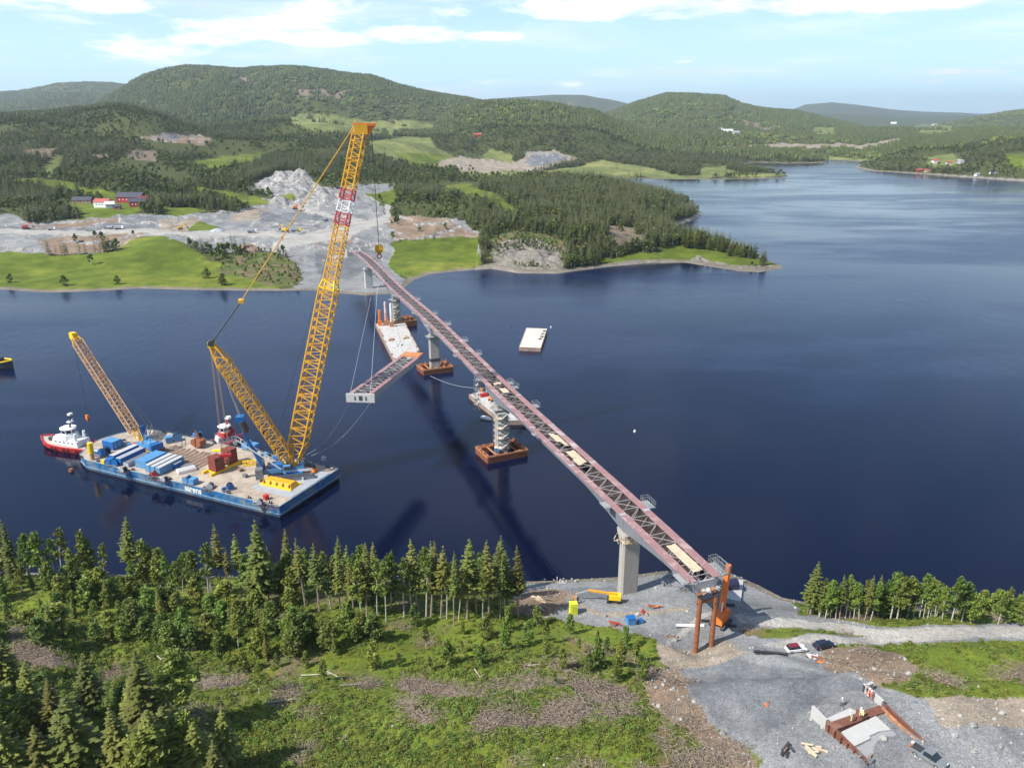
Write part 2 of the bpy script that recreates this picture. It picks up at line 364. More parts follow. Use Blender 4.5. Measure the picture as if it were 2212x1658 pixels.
# land cover ------------------------------------------------------------------ (r,g,b), forest class
GRASS, GRAV, BROWN, TAN, ROCK, ROAD, PALE, SCRUB, FOREST, NGRASS, CLEAR, DARKG = range(12)
LC = {GRASS: (.110, .148, .018), GRAV: (.225, .228, .228), BROWN: (.23, .165, .115), TAN: (.29, .24, .185), ROCK: (.185, .16, .125), ROAD: (.36, .34, .31), PALE: (.16, .185, .06), SCRUB: (.10, .12, .035), FOREST: (.070, .080, .025), NGRASS: (.125, .165, .022), CLEAR: (.20, .155, .115), DARKG: (.165, .17, .178)}
PG = [
 (GRASS, [(-900, 560), (0, 545), (60, 540), (130, 548), (240, 545), (300, 545), (420, 560), (520, 570), (560, 600), (640, 600), (655, 612), (600, 625), (300, 624), (100, 630), (0, 626), (-900, 655)]),
 (SCRUB, [(500, 560), (550, 535), (600, 545), (640, 570), (665, 590), (650, 622), (560, 612), (470, 590)]),
 (GRAV, [(-900, 460), (0, 465), (60, 478), (150, 472), (250, 460), (330, 462), (480, 457), (540, 450), (560, 430), (590, 425), (548, 405), (560, 392), (610, 370), (650, 375), (700, 400), (760, 400), (800, 395), (850, 395), (835, 415), (790, 420), (812, 440), (835, 445), (850, 465), (900, 470), (1000, 485), (1035, 510), (1052, 572), (1040, 565), (1030, 515), (900, 515), (850, 520), (845, 560), (862, 595), (875, 625), (830, 640), (760, 640), (640, 630), (665, 600), (640, 570), (600, 540), (500, 545), (440, 540), (390, 520), (340, 508), (280, 515), (230, 545), (0, 545), (-900, 560)]),
 (DARKG, [(170, 470), (250, 462), (330, 466), (330, 498), (170, 498)]), (DARKG, [(0, 475), (60, 485), (150, 480), (150, 495), (0, 495)]),
 (BROWN, [(690, 500), (760, 510), (740, 540), (690, 545)]), (BROWN, [(60, 485), (170, 472), (260, 465), (255, 474), (160, 482), (70, 494)]), (TAN, [(500, 458), (560, 448), (600, 460), (560, 475), (510, 472)]), (ROAD, [(590, 520), (680, 510), (760, 500), (800, 495), (740, 515), (660, 525), (600, 535)]), (ROAD, [(640, 440), (700, 455), (760, 470), (800, 478), (790, 485), (730, 475), (650, 450)]), (DARKG, [(700, 520), (780, 515), (820, 560), (760, 600), (700, 600), (680, 560)]), (DARKG, [(560, 400), (620, 385), (660, 400), (640, 420), (570, 418)]), (DARKG, [(560, 455), (640, 455), (700, 470), (690, 492), (560, 480)]),
 (BROWN, [(150, 506), (310, 503), (270, 535), (225, 542), (100, 545), (90, 520)]), (TAN, [(335, 470), (430, 467), (450, 497), (345, 500)]),
 (BROWN, [(850, 465), (940, 475), (1035, 507), (900, 515), (850, 520), (830, 480)]),
 (GRASS, [(280, 520), (340, 507), (390, 520), (425, 545), (440, 560), (330, 560), (265, 548)]),
 (GRASS, [(850, 522), (930, 514), (1030, 510), (1052, 575), (1000, 582), (930, 590), (885, 612), (858, 592), (845, 560)]),
 (GRASS, [(408, 478), (450, 475), (482, 490), (450, 498), (415, 497)]), (GRASS, [(578, 422), (640, 420), (645, 430), (600, 433)]),
 (ROAD, [(0, 497), (300, 497), (480, 500), (640, 505), (830, 470), (855, 480), (700, 515), (500, 512), (300, 505), (0, 508)]),
 (ROAD, [(835, 440), (800, 422), (850, 405), (860, 410), (815, 424), (850, 445), (842, 470), (800, 490), (790, 480), (825, 462)]),
 (GRASS, [(410, 360), (430, 346), (470, 340), (560, 330), (590, 335), (540, 355), (480, 366)]), (PALE, [(80, 370), (118, 333), (140, 340), (120, 370), (95, 386)]),
 (GRASS, [(0, 385), (60, 382), (150, 395), (250, 420), (330, 445), (300, 462), (210, 462), (225, 435), (150, 410), (60, 400)]),
 (GRASS, [(390, 398), (480, 413), (550, 425), (582, 440), (560, 447), (500, 432), (430, 420)]), (GRASS, [(330, 440), (420, 445), (470, 455), (380, 464)]), (GRASS, [(440, 430), (575, 432), (580, 445), (500, 445)]),
 (GRASS, [(150, 440), (200, 432), (250, 450), (240, 465), (170, 470)]),
 (BROWN, [(310, 296), (360, 287), (460, 298), (450, 311), (330, 307)]), (CLEAR, [(40, 322), (120, 318), (112, 338), (50, 335)]), (CLEAR, [(190, 332), (240, 328), (242, 346), (200, 347)]), (CLEAR, [(275, 330), (330, 328), (335, 348), (290, 348)]),
 (PALE, [(610, 262), (650, 243), (720, 250), (760, 258), (900, 260), (935, 275), (860, 292), (740, 290), (650, 278)]), (PALE, [(800, 308), (860, 298), (930, 295), (950, 320), (990, 340), (940, 362), (870, 352), (810, 335)]), (GRASS, [(850, 330), (930, 330), (990, 345), (940, 362), (880, 358)]),
 (TAN, [(930, 362), (990, 340), (1050, 345), (1110, 350), (1140, 330), (1200, 324), (1245, 340), (1180, 366), (1100, 371), (960, 370)]), (PALE, [(1040, 340), (1060, 325), (1110, 335), (1100, 352), (1050, 345)]),
 (DARKG, [(1125, 352), (1150, 335), (1200, 328), (1230, 340), (1170, 360)]),
 (PALE, [(1000, 371), (1200, 368), (1300, 348), (1400, 360), (1450, 376), (1560, 378), (1690, 376), (1700, 381), (1500, 386), (1200, 380), (1000, 382)]),
 (PALE, [(1500, 365), (1560, 362), (1600, 372), (1560, 380), (1510, 376)]),
 (GRASS, [(785, 417), (850, 408), (865, 425), (850, 442), (800, 432)]), (GRASS, [(960, 402), (1010, 399), (1060, 412), (1095, 438), (1130, 482), (1100, 473), (1070, 447), (1000, 425), (950, 418)]),
 (SCRUB, [(1050, 520), (1100, 500), (1200, 508), (1225, 560), (1200, 592), (1120, 592), (1060, 582)]), (ROCK, [(1060, 572), (1090, 525), (1150, 520), (1200, 545), (1222, 572), (1195, 594), (1110, 594)]), (ROCK, [(1235, 582), (1330, 568), (1400, 562), (1400, 572), (1300, 580), (1240, 590)]), (CLEAR, [(1305, 480), (1370, 492), (1395, 518), (1345, 542), (1310, 522)]),
 (GRASS, [(1300, 562), (1380, 545), (1450, 532), (1560, 537), (1640, 556), (1680, 574), (1600, 571), (1450, 563), (1300, 574)]), (ROCK, [(1480, 560), (1560, 562), (1640, 575), (1690, 577), (1660, 592), (1560, 585), (1460, 572)]),
 (GRASS, [(2165, 333), (2260, 325), (2260, 368), (2185, 362)]), (PALE, [(1785, 338), (1880, 342), (1880, 352), (1795, 352)]), (PALE, [(1960, 275), (2050, 266), (2070, 290), (1995, 296)]), (PALE, [(1990, 340), (2060, 335), (2080, 350), (2020, 362)]),
 (TAN, [(1510, 322), (1600, 314), (1700, 309), (1850, 311), (1930, 300), (1965, 292), (1960, 302), (1870, 318), (1700, 318), (1560, 326)]), (CLEAR, [(1590, 260), (1660, 262), (1680, 280), (1620, 285)]), (PALE, [(1750, 275), (1810, 275), (1810, 295), (1750, 298)]),
 (CLEAR, [(1200, 222), (1240, 222), (1260, 240), (1215, 245)]), (CLEAR, [(500, 165), (545, 160), (560, 180), (515, 190)]), (CLEAR, [(620, 190), (760, 195), (740, 215), (640, 210)]),
]
PGN = [   # near land
 (GRAV, [(1130, 1258), (1200, 1250), (1330, 1238), (1440, 1220), (1570, 1225), (1650, 1272), (1740, 1326), (1900, 1346), (2260, 1352), (3000, 1372), (3000, 1415), (2260, 1385), (2050, 1380), (1900, 1390), (1800, 1400), (1800, 1440), (1900, 1480), (1990, 1500), (2060, 1560), (2020, 1720), (1600, 1720), (1640, 1640), (1540, 1560), (1470, 1440), (1430, 1420), (1400, 1380), (1250, 1335), (1130, 1322)]),
 (ROAD, [(1580, 1330), (1760, 1340), (1900, 1352), (2260, 1356), (3000, 1378), (3000, 1404), (2260, 1378), (2050, 1374), (1930, 1382), (1800, 1392), (1700, 1398), (1640, 1392), (1760, 1378), (1880, 1370), (1700, 1360), (1590, 1352)]),
 (ROAD, [(1425, 1390), (1440, 1372), (1500, 1330), (1560, 1318), (1560, 1326), (1505, 1340), (1450, 1382), (1440, 1395)]), (TAN, [(1230, 1300), (1300, 1318), (1400, 1322), (1480, 1312), (1480, 1318), (1400, 1330), (1300, 1326), (1228, 1306)]), (DARKG, [(1200, 1268), (1320, 1262), (1330, 1285), (1260, 1292), (1205, 1290)]), (TAN, [(1640, 1440), (1700, 1470), (1740, 1500), (1732, 1504), (1690, 1478), (1634, 1446)]), (DARKG, [(1440, 1432), (1600, 1425), (1760, 1445), (1900, 1500), (1850, 1500), (1780, 1520), (1700, 1560), (1640, 1600), (1560, 1560), (1490, 1470)]),
 (TAN, [(1400, 1385), (1460, 1400), (1560, 1395), (1620, 1410), (1560, 1430), (1470, 1440), (1420, 1425)]),
 (NGRASS, [(1590, 1375), (1700, 1362), (1880, 1366), (1740, 1378), (1620, 1384)]),
 (BROWN, [(1800, 1400), (1880, 1400), (1960, 1420), (2000, 1450), (1960, 1480), (1880, 1490), (1800, 1440)]),
 (NGRASS, [(1880, 1486), (1960, 1470), (1990, 1440), (1930, 1410), (1960, 1395), (2060, 1382), (2260, 1385), (2260, 1510), (2150, 1500), (2060, 1500), (2000, 1510)]),
 (TAN, [(1990, 1506), (2100, 1496), (2260, 1510), (2260, 1570), (2120, 1560), (2040, 1570)]),
 (GRAV, [(2040, 1568), (2120, 1560), (2260, 1570), (2260, 1700), (2020, 1720)]),
 (BROWN, [(1390, 1440), (1470, 1440), (1540, 1560), (1630, 1640), (1600, 1720), (1540, 1640), (1480, 1590), (1400, 1520)]),
 (BROWN, [(1125, 1300), (1150, 1275), (1200, 1275), (1200, 1325), (1125, 1325)]),
 (CLEAR, [(560, 1510), (700, 1500), (860, 1520), (880, 1540), (960, 1560), (820, 1560), (700, 1545), (570, 1528)]), (CLEAR, [(870, 1480), (900, 1465), (990, 1478), (1000, 1505), (930, 1510), (880, 1500)]),
 (CLEAR, [(880, 1560), (980, 1540), (1250, 1520), (1300, 1540), (1240, 1570), (1060, 1570), (980, 1590), (920, 1570)]), (CLEAR, [(1230, 1480), (1260, 1470), (1340, 1480), (1380, 1520), (1300, 1530), (1240, 1500)]),
 (CLEAR, [(40, 1398), (110, 1400), (170, 1420), (160, 1445), (80, 1440)]), (CLEAR, [(150, 1275), (230, 1276), (300, 1284), (280, 1292), (180, 1288)]), (CLEAR, [(420, 1455), (560, 1490), (600, 1510), (560, 1520), (430, 1490)]),
 (CLEAR, [(640, 1610), (690, 1610), (700, 1650), (640, 1660)]), (CLEAR, [(840, 1590), (870, 1585), (880, 1615), (850, 1620)]), (CLEAR, [(1150, 1630), (1190, 1620), (1200, 1650), (1160, 1655)]), (CLEAR, [(1310, 1540), (1360, 1545), (1380, 1600), (1330, 1590)]),
]
def classify(X, Y, Z, d):
    px, py = proj(X, Y, Z)
    sc = np.clip(400/np.maximum(Y, 100), .12, 1.6)
    jx = fbm(X, Y, 14+Y*.02, 4, 71); jy = fbm(X, Y, 14+Y*.02, 4, 77)
    jx2 = fbm(X, Y, 5+Y*.012, 3, 72); jy2 = fbm(X, Y, 5+Y*.012, 3, 78)
    qx = px + (jx*32 + jx2*13)*np.sqrt(sc); qy = py + (jy*13 + jy2*5)*np.sqrt(sc)
    near = Y < 330
    c = np.where(near, NGRASS, FOREST)
    for grp, msk in ((PG, ~near), (PGN, near)):
        idx = np.nonzero(msk)[0] if msk.ndim == 1 else None
        xx, yy = qx[idx], qy[idx]; cc = c[idx]
        for k, poly in grp:
            pa = np.array(poly); b = (xx > pa[:, 0].min()) & (xx < pa[:, 0].max()) & (yy > pa[:, 1].min()) & (yy < pa[:, 1].max())
            j = np.nonzero(b)[0]
            if len(j): s = pip(xx[j], yy[j], poly); cc[j[s]] = k
        c[idx] = cc
    c = np.where(near & (c == CLEAR) & (fbm(X, Y, 13, 3, 171) < -.02), NGRASS, c)
    # rim of rock along the water
    rim = (d < 2.2 + 1.8*(fbm(X, Y, 9, 3, 40)) + np.where(near, 0, 3.0)) | (Z < .5)
    c = np.where(rim & (d > -30), ROCK, c)
    return c
# ---- the ground sheet (fan shaped grid, finer near the viewer)
NA = 940
az = np.linspace(math.radians(-60), math.radians(60), NA)
# finer inside the field of view
tt = np.linspace(-1, 1, NA); az = math.radians(60)*(0.72*tt + .28*tt**3)
rr = np.concatenate([np.geomspace(52, 125, 70, endpoint=False), np.linspace(125, 245, 260, endpoint=False), np.geomspace(245, 480, 60, endpoint=False), np.geomspace(480, 1250, 250, endpoint=False), np.geomspace(1250, 3800, 190, endpoint=False), np.geomspace(3800, 21000, 130)])
A2, R2 = np.meshgrid(az, rr, indexing='ij')
GX = (R2*np.sin(A2)).ravel(); GY = (R2*np.cos(A2)).ravel()
GD = coast(GX, GY); GZ = height(GX, GY, GD)
GC = classify(GX, GY, GZ, GD)
# steepness -> bare rock on cut faces
Zg = GZ.reshape(A2.shape)
dzr = np.gradient(Zg, axis=1)/np.gradient(R2, axis=1)
def rgb_of(cls, X, Y):
    tab = np.array([LC[k] for k in range(12)]); c = tab[cls].copy()
    n1 = fbm(X, Y, 60, 3, 90)[:, None]; n2 = fbm(X, Y, 9, 3, 91)[:, None]; n3 = fbm(X, Y, 3.2, 2, 92)[:, None]
    g = (cls == NGRASS)[:, None]
    # rough clear-felled ground: green, yellow green and brown litter mixed
    c = np.where(g, c*(1+.25*n1) + np.clip(n2+.35*n3-.12, 0, 1)*(np.array([.15, .115, .075])-c)*1.5, c)
    c = np.where(g & (n3 > .35), c*np.array([1.25, 1.15, .9]), c)
    f = np.isin(cls, (GRASS, PALE))[:, None]
    c = np.where(f, c*(1+.40*n1+.28*n2+.12*n3) + np.clip(n1+.6*n2, 0, 1)*np.array([.06, .015, .01]), c)
    r = np.isin(cls, (GRAV, ROCK, TAN, BROWN, DARKG))[:, None]
    c = np.where(r, c*(1+.22*n2+.12*n1), c)
    s = (cls == SCRUB)[:, None]; c = np.where(s & (n2 > .15), np.array([.16, .13, .07]), c)
    return np.clip(c, .004, .9)
def mesh_np(name, V, F, mat, smooth=True):
    me = bpy.data.meshes.new(name); me.vertices.add(len(V)); me.vertices.foreach_set('co', np.ascontiguousarray(V, dtype=np.float32).ravel())
    me.loops.add(F.size); me.loops.foreach_set('vertex_index', F.ravel().astype(np.int32)); me.polygons.add(len(F))
    me.polygons.foreach_set('loop_start', np.arange(0, F.size, F.shape[1], dtype=np.int32))
    me.polygons.foreach_set('loop_total', np.full(len(F), F.shape[1], dtype=np.int32)) if hasattr(me.polygons[0], 'loop_total') and False else None
    me.polygons.foreach_set('use_smooth', np.full(len(F), smooth)); me.update(calc_edges=True); me.materials.append(mat)
    o = bpy.data.objects.new(name, me); COL.objects.link(o); return o
nr = len(rr); ii, jj = np.meshgrid(np.arange(NA-1), np.arange(nr-1), indexing='ij'); a0 = (ii*nr+jj).ravel()
quads = np.stack([a0, a0+nr, a0+nr+1, a0+1], 1)[:, ::-1]
keep = ~((GD[quads].max(1) < -25))
quads = quads[keep]
mg = bpy.data.materials.new('ground'); mg.use_nodes = True; t = NT(mg.node_tree); t.n.clear()
at = t.add('ShaderNodeAttribute', attribute_name='cover'); tc = t.add('ShaderNodeTexCoord'); geo = t.add('ShaderNodeNewGeometry')
stn = t.add('ShaderNodeAttribute', attribute_name='stony')
vec = tc.outputs['Object']
nA = t.noise(vec, .9, 6, .7); nB = t.noise(vec, .07, 5, .6); nC = t.noise(vec, 3.5, 3, .6)
f1 = t.add('ShaderNodeMapRange', ins={0: nA, 1: .3, 2: .7, 3: .76, 4: 1.24}).outputs[0]
f2 = t.add('ShaderNodeMapRange', ins={0: nB, 1: .3, 2: .7, 3: .82, 4: 1.18}).outputs[0]
f3 = t.add('ShaderNodeMapRange', ins={0: nC, 1: .3, 2: .7, 3: .62, 4: 1.38}).outputs[0]
ff = t.math('MULTIPLY', t.math('MULTIPLY', f1, f2), f3)
cc = t.add('ShaderNodeVectorMath', operation='SCALE', ins={0: at.outputs[0], 'Scale': ff}).outputs[0]
# bare faces where the ground is steep
nsep = t.add('ShaderNodeSeparateXYZ', ins={0: geo.outputs['True Normal']})
steep = t.add('ShaderNodeMapRange', interpolation_type='SMOOTHSTEP', ins={0: nsep.outputs[2], 1: .97, 2: .86, 3: 0., 4: 1.}).outputs[0]
rockc = t.ramp(t.noise(vec, .25, 7, .75, .6), (.36, (.11, .105, .105)), (.5, (.27, .26, .245)), (.64, (.46, .45, .43)))
cc = t.mix(t.math('MULTIPLY', steep, stn.outputs['Fac']), cc, rockc)
bs = t.add('ShaderNodeBsdfPrincipled', ins={'Base Color': cc, 'Roughness': .95, 'Specular IOR Level': .15})
hh = t.math('ADD', t.math('MULTIPLY', nA, .5), t.math('ADD', t.math('MULTIPLY', nC, .2), t.noise(vec, .2, 4, .6)))
bp = t.add('ShaderNodeBump', ins={'Strength': .6, 'Distance': .45, 'Height': hh}); t.l.new(bp.outputs[0], bs.inputs['Normal'])
t.l.new(bs.outputs[0], t.add('ShaderNodeOutputMaterial').inputs[0])
# quarry relief: push stony ground about
st = np.isin(GC, (GRAV, TAN, BROWN, ROCK, DARKG)).astype(float)
far_st = st*(GY > 330)*sstep(GD, 30, 90)
rough_z = (fbm(GX, GY, 16, 4, 21)*3.0 + np.round(fbm(GX, GY, 70, 3, 23)*3)*1.6)*far_st
rough_z += ((GC == ROCK) & (GX > -60) & (GY > 400) & (GY < 1000))*sstep(GD, 2, 12)*(np.abs(fbm(GX, GY, 12, 4, 29))*6-1.5); qf = np.zeros_like(GX); ppx, ppy = proj(GX, GY, GZ)
wallq = sstep(ppx, 545, 600)*sstep(-ppx, -775, -700)*sstep(ppy, 368, 378)*sstep(-ppy, -455, -435)*(GY > 330)*st
rough_z += wallq*(np.abs(fbm(GX, GY, 26, 4, 22))*20-4)
GZ2 = GZ + rough_z + st*(GY < 330)*sstep(GD, 6, 30)*fbm(GX, GY, 3.2, 3, 61)*.16
ground = mesh_np('ground', np.stack([GX, GY, GZ2], 1), quads, mg)
used = np.zeros(len(GX), bool)
ca = ground.data.color_attributes.new('cover', 'FLOAT_COLOR', 'POINT')
cols = np.ones((len(GX), 4), np.float32); cols[:, :3] = rgb_of(GC, GX, GY); ca.data.foreach_set('color', cols.ravel())
sa = ground.data.attributes.new('stony', 'FLOAT', 'POINT'); sa.data.foreach_set('value', np.where(np.isin(GC, (GRAV, ROCK, TAN, BROWN, DARKG, SCRUB)), np.where(GY < 330, .15, np.where((GC == ROCK) & (GX > -60) & (GY < 1000), .35, 1.)), .0).astype(np.float32))
tag(ground, kind='structure')
# heights at arbitrary points, and ray casting on the ground
def hz_at(X, Y):
    X = np.atleast_1d(np.asarray(X, float)); Y = np.atleast_1d(np.asarray(Y, float)); d = coast(X, Y); Z = height(X, Y, d)
    return Z, d
def gz(x, y): return float(hz_at(x, y)[0][0])
def G(x, y):
    """point of the ground seen at pixel x,y"""
    d = ray(x, y); tmax = (0-CAMH)/d[2]*1.0; ts = np.linspace(tmax*.3, tmax, 400)
    X = d[0]*ts; Y = d[1]*ts; Zr = CAMH + d[2]*ts; Z = hz_at(X, Y)[0]
    k = int(np.argmax(Z >= Zr)) if (Z >= Zr).any() else len(ts)-1
    return Vector((X[k], Y[k], Z[k]))
# ------------------------------------------------------------------ water
mw = bpy.data.materials.new('water'); mw.use_nodes = True; t = NT(mw.node_tree); t.n.clear()
tc = t.add('ShaderNodeTexCoord'); vec = tc.outputs['Object']
mpw = t.add('ShaderNodeMapping', ins={0: vec, 2: (0, 0, math.radians(25)), 3: (1, .45, 1)}); wv = mpw.outputs[0]
mps = t.add('ShaderNodeMapping', ins={0: vec, 2: (0, 0, math.radians(-8)), 3: (.35, 1, 1)})
pat = t.noise(mps.outputs[0], .0045, 5, .6, .6)      # wind lanes
pat2 = t.noise(mps.outputs[0], .022, 4, .6, .8)
lane = t.math('ADD', t.math('MULTIPLY', pat, .7), t.math('MULTIPLY', pat2, .3))
sy_ = t.add('ShaderNodeSeparateXYZ', ins={0: vec})
lane = t.math('SUBTRACT', lane, t.add('ShaderNodeMapRange', interpolation_type='SMOOTHSTEP', ins={0: sy_.outputs[1], 1: 430., 2: 250., 3: 0., 4: .13}).outputs[0])   # lee of the near bank
rgh = t.add('ShaderNodeMapRange', ins={0: lane, 1: .42, 2: .58, 3: .10, 4: .24}).outputs[0]
col = t.mix(t.ramp(lane, (.42, 0.), (.58, 1.)), (.0014, .0038, .019), (.0048, .0125, .054))
w1 = t.noise(wv, 1.3, 4, .6, .2); w2 = t.noise(wv, .16, 3, .5, .3)
hgt = t.math('ADD', t.math('MULTIPLY', w1, .30), t.math('MULTIPLY', w2, .42))
bst = t.add('ShaderNodeMapRange', ins={0: lane, 1: .42, 2: .58, 3: .17, 4: .95}).outputs[0]
bp = t.add('ShaderNodeBump', ins={'Strength': bst, 'Distance': .5, 'Height': hgt})
bs = t.add('ShaderNodeBsdfPrincipled', ins={'Base Color': col, 'Roughness': rgh, 'IOR': 1.33, 'Normal': bp.outputs[0]})
t.l.new(bs.outputs[0], t.add('ShaderNodeOutputMaterial').inputs[0])
mb = MB(); mb.poly([(-16000, -3000, 0), (16000, -3000, 0), (16000, 24000, 0), (-16000, 24000, 0)])
wat = mb.build('water', mw); tag(wat, kind='structure')
# ================================================================== BRIDGE
m_pink = M('primed_flange', (.32, .175, .17), .55, var=.10, scale=.5, dirt=(.60, .50, .48), dirt_amt=.3)
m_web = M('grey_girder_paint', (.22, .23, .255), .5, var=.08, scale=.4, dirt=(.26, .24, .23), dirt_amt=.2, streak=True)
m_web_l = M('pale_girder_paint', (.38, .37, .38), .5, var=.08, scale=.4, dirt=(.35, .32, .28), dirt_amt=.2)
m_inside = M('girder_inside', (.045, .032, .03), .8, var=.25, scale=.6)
m_brace = M('brace_steel', (.40, .36, .35), .55, var=.2)
m_conc = M('pier_concrete', (.38, .355, .32), .85, var=.10, scale=.5, dirt=(.30, .27, .24), dirt_amt=.35, dscale=.6, streak=True, bump=.05)
m_conc_w = M('pale_concrete', (.46, .45, .43), .85, var=.08, scale=.5, dirt=(.42, .40, .37), dirt_amt=.3, streak=True)
m_ply = M('formwork_boards', (.58, .47, .33), .8, var=.18, scale=1.2, dirt=(.30, .24, .18), dirt_amt=.3)
m_galv = M('galvanised_scaffold', (.40, .41, .40), .5, .3, var=.15)
m_white = M('white_paint', (.78, .78, .77), .45, var=.05, dirt=(.5, .47, .42), dirt_amt=.15)
m_dark = M('dark_steel', (.05, .05, .055), .6, var=.3)
m_rust = M('rusty_steel', (.30, .105, .045), .85, var=.35, scale=.9, dirt=(.14, .055, .03), dirt_amt=.4, dscale=.8)
m_rust_l = M('orange_rust_rim', (.46, .21, .10), .85, var=.3, scale=1.2, dirt=(.22, .10, .05), dirt_amt=.4, dscale=.7)
ZD = 26.0
CLP = [(1524, 1251, 24.6), (1352, 1088, 26), (1083, 838, 26.3), (936, 693, 25.4), (857, 623, 23.6), (797, 562, 22.6), (768, 541, 22.4)]
ctl = [P(x, y, z) for x, y, z in CLP]
def cr_pt(p0, p1, p2, p3, t): return .5*((2*p1)+(p2-p0)*t+(2*p0-5*p1+4*p2-p3)*t*t+(3*p1-p0-3*p2+p3)*t**3)
cl_pts = []
ext = [ctl[0]*2-ctl[1]] + ctl + [ctl[-1]*2-ctl[-2]]
for i in range(len(ctl)-1):
    for k in range(40): cl_pts.append(cr_pt(ext[i], ext[i+1], ext[i+2], ext[i+3], k/40))
cl_pts.append(ctl[-1])
cum = [0.]
for a, b in zip(cl_pts, cl_pts[1:]): cum.append(cum[-1]+(b-a).length)
SL = cum[-1]; cumn = np.array(cum); cpa = np.array([[*p_] for p_ in cl_pts])
def bp_(s, off=0., dz=0.):
    p_ = Vector([float(np.interp(s, cumn, cpa[:, k])) for k in range(3)]); q = Vector([float(np.interp(min(s+2, SL+2), cumn, cpa[:, k])) for k in range(3)]); q0 = Vector([float(np.interp(max(s-2, 0), cumn, cpa[:, k])) for k in range(3)])
    tn = (q-q0); tn.z = 0; tn.normalize(); n = Vector((tn.y, -tn.x, 0))      # n points to the right-hand side seen from the camera going away
    return p_ + n*off + Vector((0, 0, dz))
def s_of(pt): return float(cumn[np.argmin(((cpa[:, :2]-np.array([pt[0], pt[1]]))**2).sum(1))])
PIERS = [(P(1348, 1268, 3), 3.0), (P(1085, 975, 1), 1.0), (P(933, 797, 1), 1.), (P(850, 700, 1), 1.), (P(783, 620, 2), 2.)]
PS = [s_of(p_) for p_, _ in PIERS]
def depth_at(s):
    d = 3.0
    for q in PS: d = max(d, 3.0 + 2.6*max(0, 1-abs(s-q)/22)**1.3)
    return d
bridge = thing('bridge', 'unfinished bridge of open pink-topped steel box girder on concrete piers, crossing the strait', 'bridge', (bp_(0).x, bp_(0).y, 0))
O = tuple(bridge.location)
def bb(mb, name, mat, par=None, lab=None):
    mb.v = [(x-O[0], y-O[1], z-O[2]) for x, y, z in mb.v]
    o = mb.build(name, mat, par or bridge)
    if lab: o['label'] = lab
    return o
ns = 150; SS = [SL*i/ns for i in range(ns+1)]
HW = 4.05
for side, nm, mat in ((-1, 'girder_web', m_web), (1, 'girder_web', m_web)):
    mb = MB(); mb.loft([[bp_(s, side*(HW-.9), -.06), bp_(s, side*(HW-1.03), -.06), bp_(s, side*(HW-1.73), -depth_at(s)), bp_(s, side*(HW-1.6), -depth_at(s))] for s in SS]); w_ = bb(mb, nm, mat)
    # vertical stiffeners and cantilever brackets under the flange edge
    mb = MB()
    for k in range(int(SL/9)):
        s = 4+9*k; mb.hexa([bp_(s-.08, side*(HW-.86), -.2), bp_(s+.08, side*(HW-.86), -.2), bp_(s+.08, side*(HW-1.), -.2), bp_(s-.08, side*(HW-1.), -.2), bp_(s-.08, side*(HW-1.50), -depth_at(s)+.1), bp_(s+.08, side*(HW-1.50), -depth_at(s)+.1), bp_(s+.08, side*(HW-1.6), -depth_at(s)+.1), bp_(s-.08, side*(HW-1.6), -depth_at(s)+.1)][::-1])
    o = mb; o.v = [(x-O[0], y-O[1], z-O[2]) for x, y, z in o.v]; tag(o.build('web_stiffeners', mat, w_), kind='stuff')
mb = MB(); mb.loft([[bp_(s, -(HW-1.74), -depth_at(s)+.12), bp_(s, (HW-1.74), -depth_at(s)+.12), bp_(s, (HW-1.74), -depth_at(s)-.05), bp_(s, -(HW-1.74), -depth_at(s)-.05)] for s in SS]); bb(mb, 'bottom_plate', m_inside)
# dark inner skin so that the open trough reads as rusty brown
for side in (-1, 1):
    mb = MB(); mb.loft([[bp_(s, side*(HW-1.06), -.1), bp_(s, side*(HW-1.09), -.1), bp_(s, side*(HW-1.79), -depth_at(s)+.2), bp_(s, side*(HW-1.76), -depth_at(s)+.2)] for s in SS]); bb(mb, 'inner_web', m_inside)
nseg = 16
for side in (-1, 1):
    for k in range(nseg):
        s0, s1 = SL*k/nseg+.12, SL*(k+1)/nseg-.12; wd = 1.75 if k % 3 else 1.9
        rg = []
        for j in range(7):
            s = s0+(s1-s0)*j/6; a, b = side*HW+.25*side, side*(HW-wd)
            rg.append([bp_(s, a, .0), bp_(s, b, .0), bp_(s, b, -.07), bp_(s, a, -.07)])
        mb = MB(); mb.loft(rg); f_ = bb(mb, 'flange', m_pink)
        if k:
            mb = MB(); mb.hexa([bp_(s0-.6, side*(HW+.2), .005), bp_(s0+.5, side*(HW+.2), .005), bp_(s0+.5, side*(HW-wd+.2), .005), bp_(s0-.6, side*(HW-wd+.2), .005)] + [bp_(s0-.6, side*(HW+.2), .09), bp_(s0+.5, side*(HW+.2), .09), bp_(s0+.5, side*(HW-wd+.2), .09), bp_(s0-.6, side*(HW-wd+.2), .09)]); mb.v = [(x-O[0], y-O[1], z-O[2]) for x, y, z in mb.v]; mb.build('splice_plate', m_web_l, f_)
    # slim edge rail and shear studs row
    mb = MB()
    for k in range(int(SL/2.2)):
        s = 1+2.2*k; mb.bar(bp_(s, side*(HW-.2), 0), bp_(s, side*(HW-.2), .25), .06, 3)
    tag(bb(mb, 'shear_studs', m_galv), kind='stuff')
bx = HW-1.8
npan = int(SL/4.4); nb_ = 0
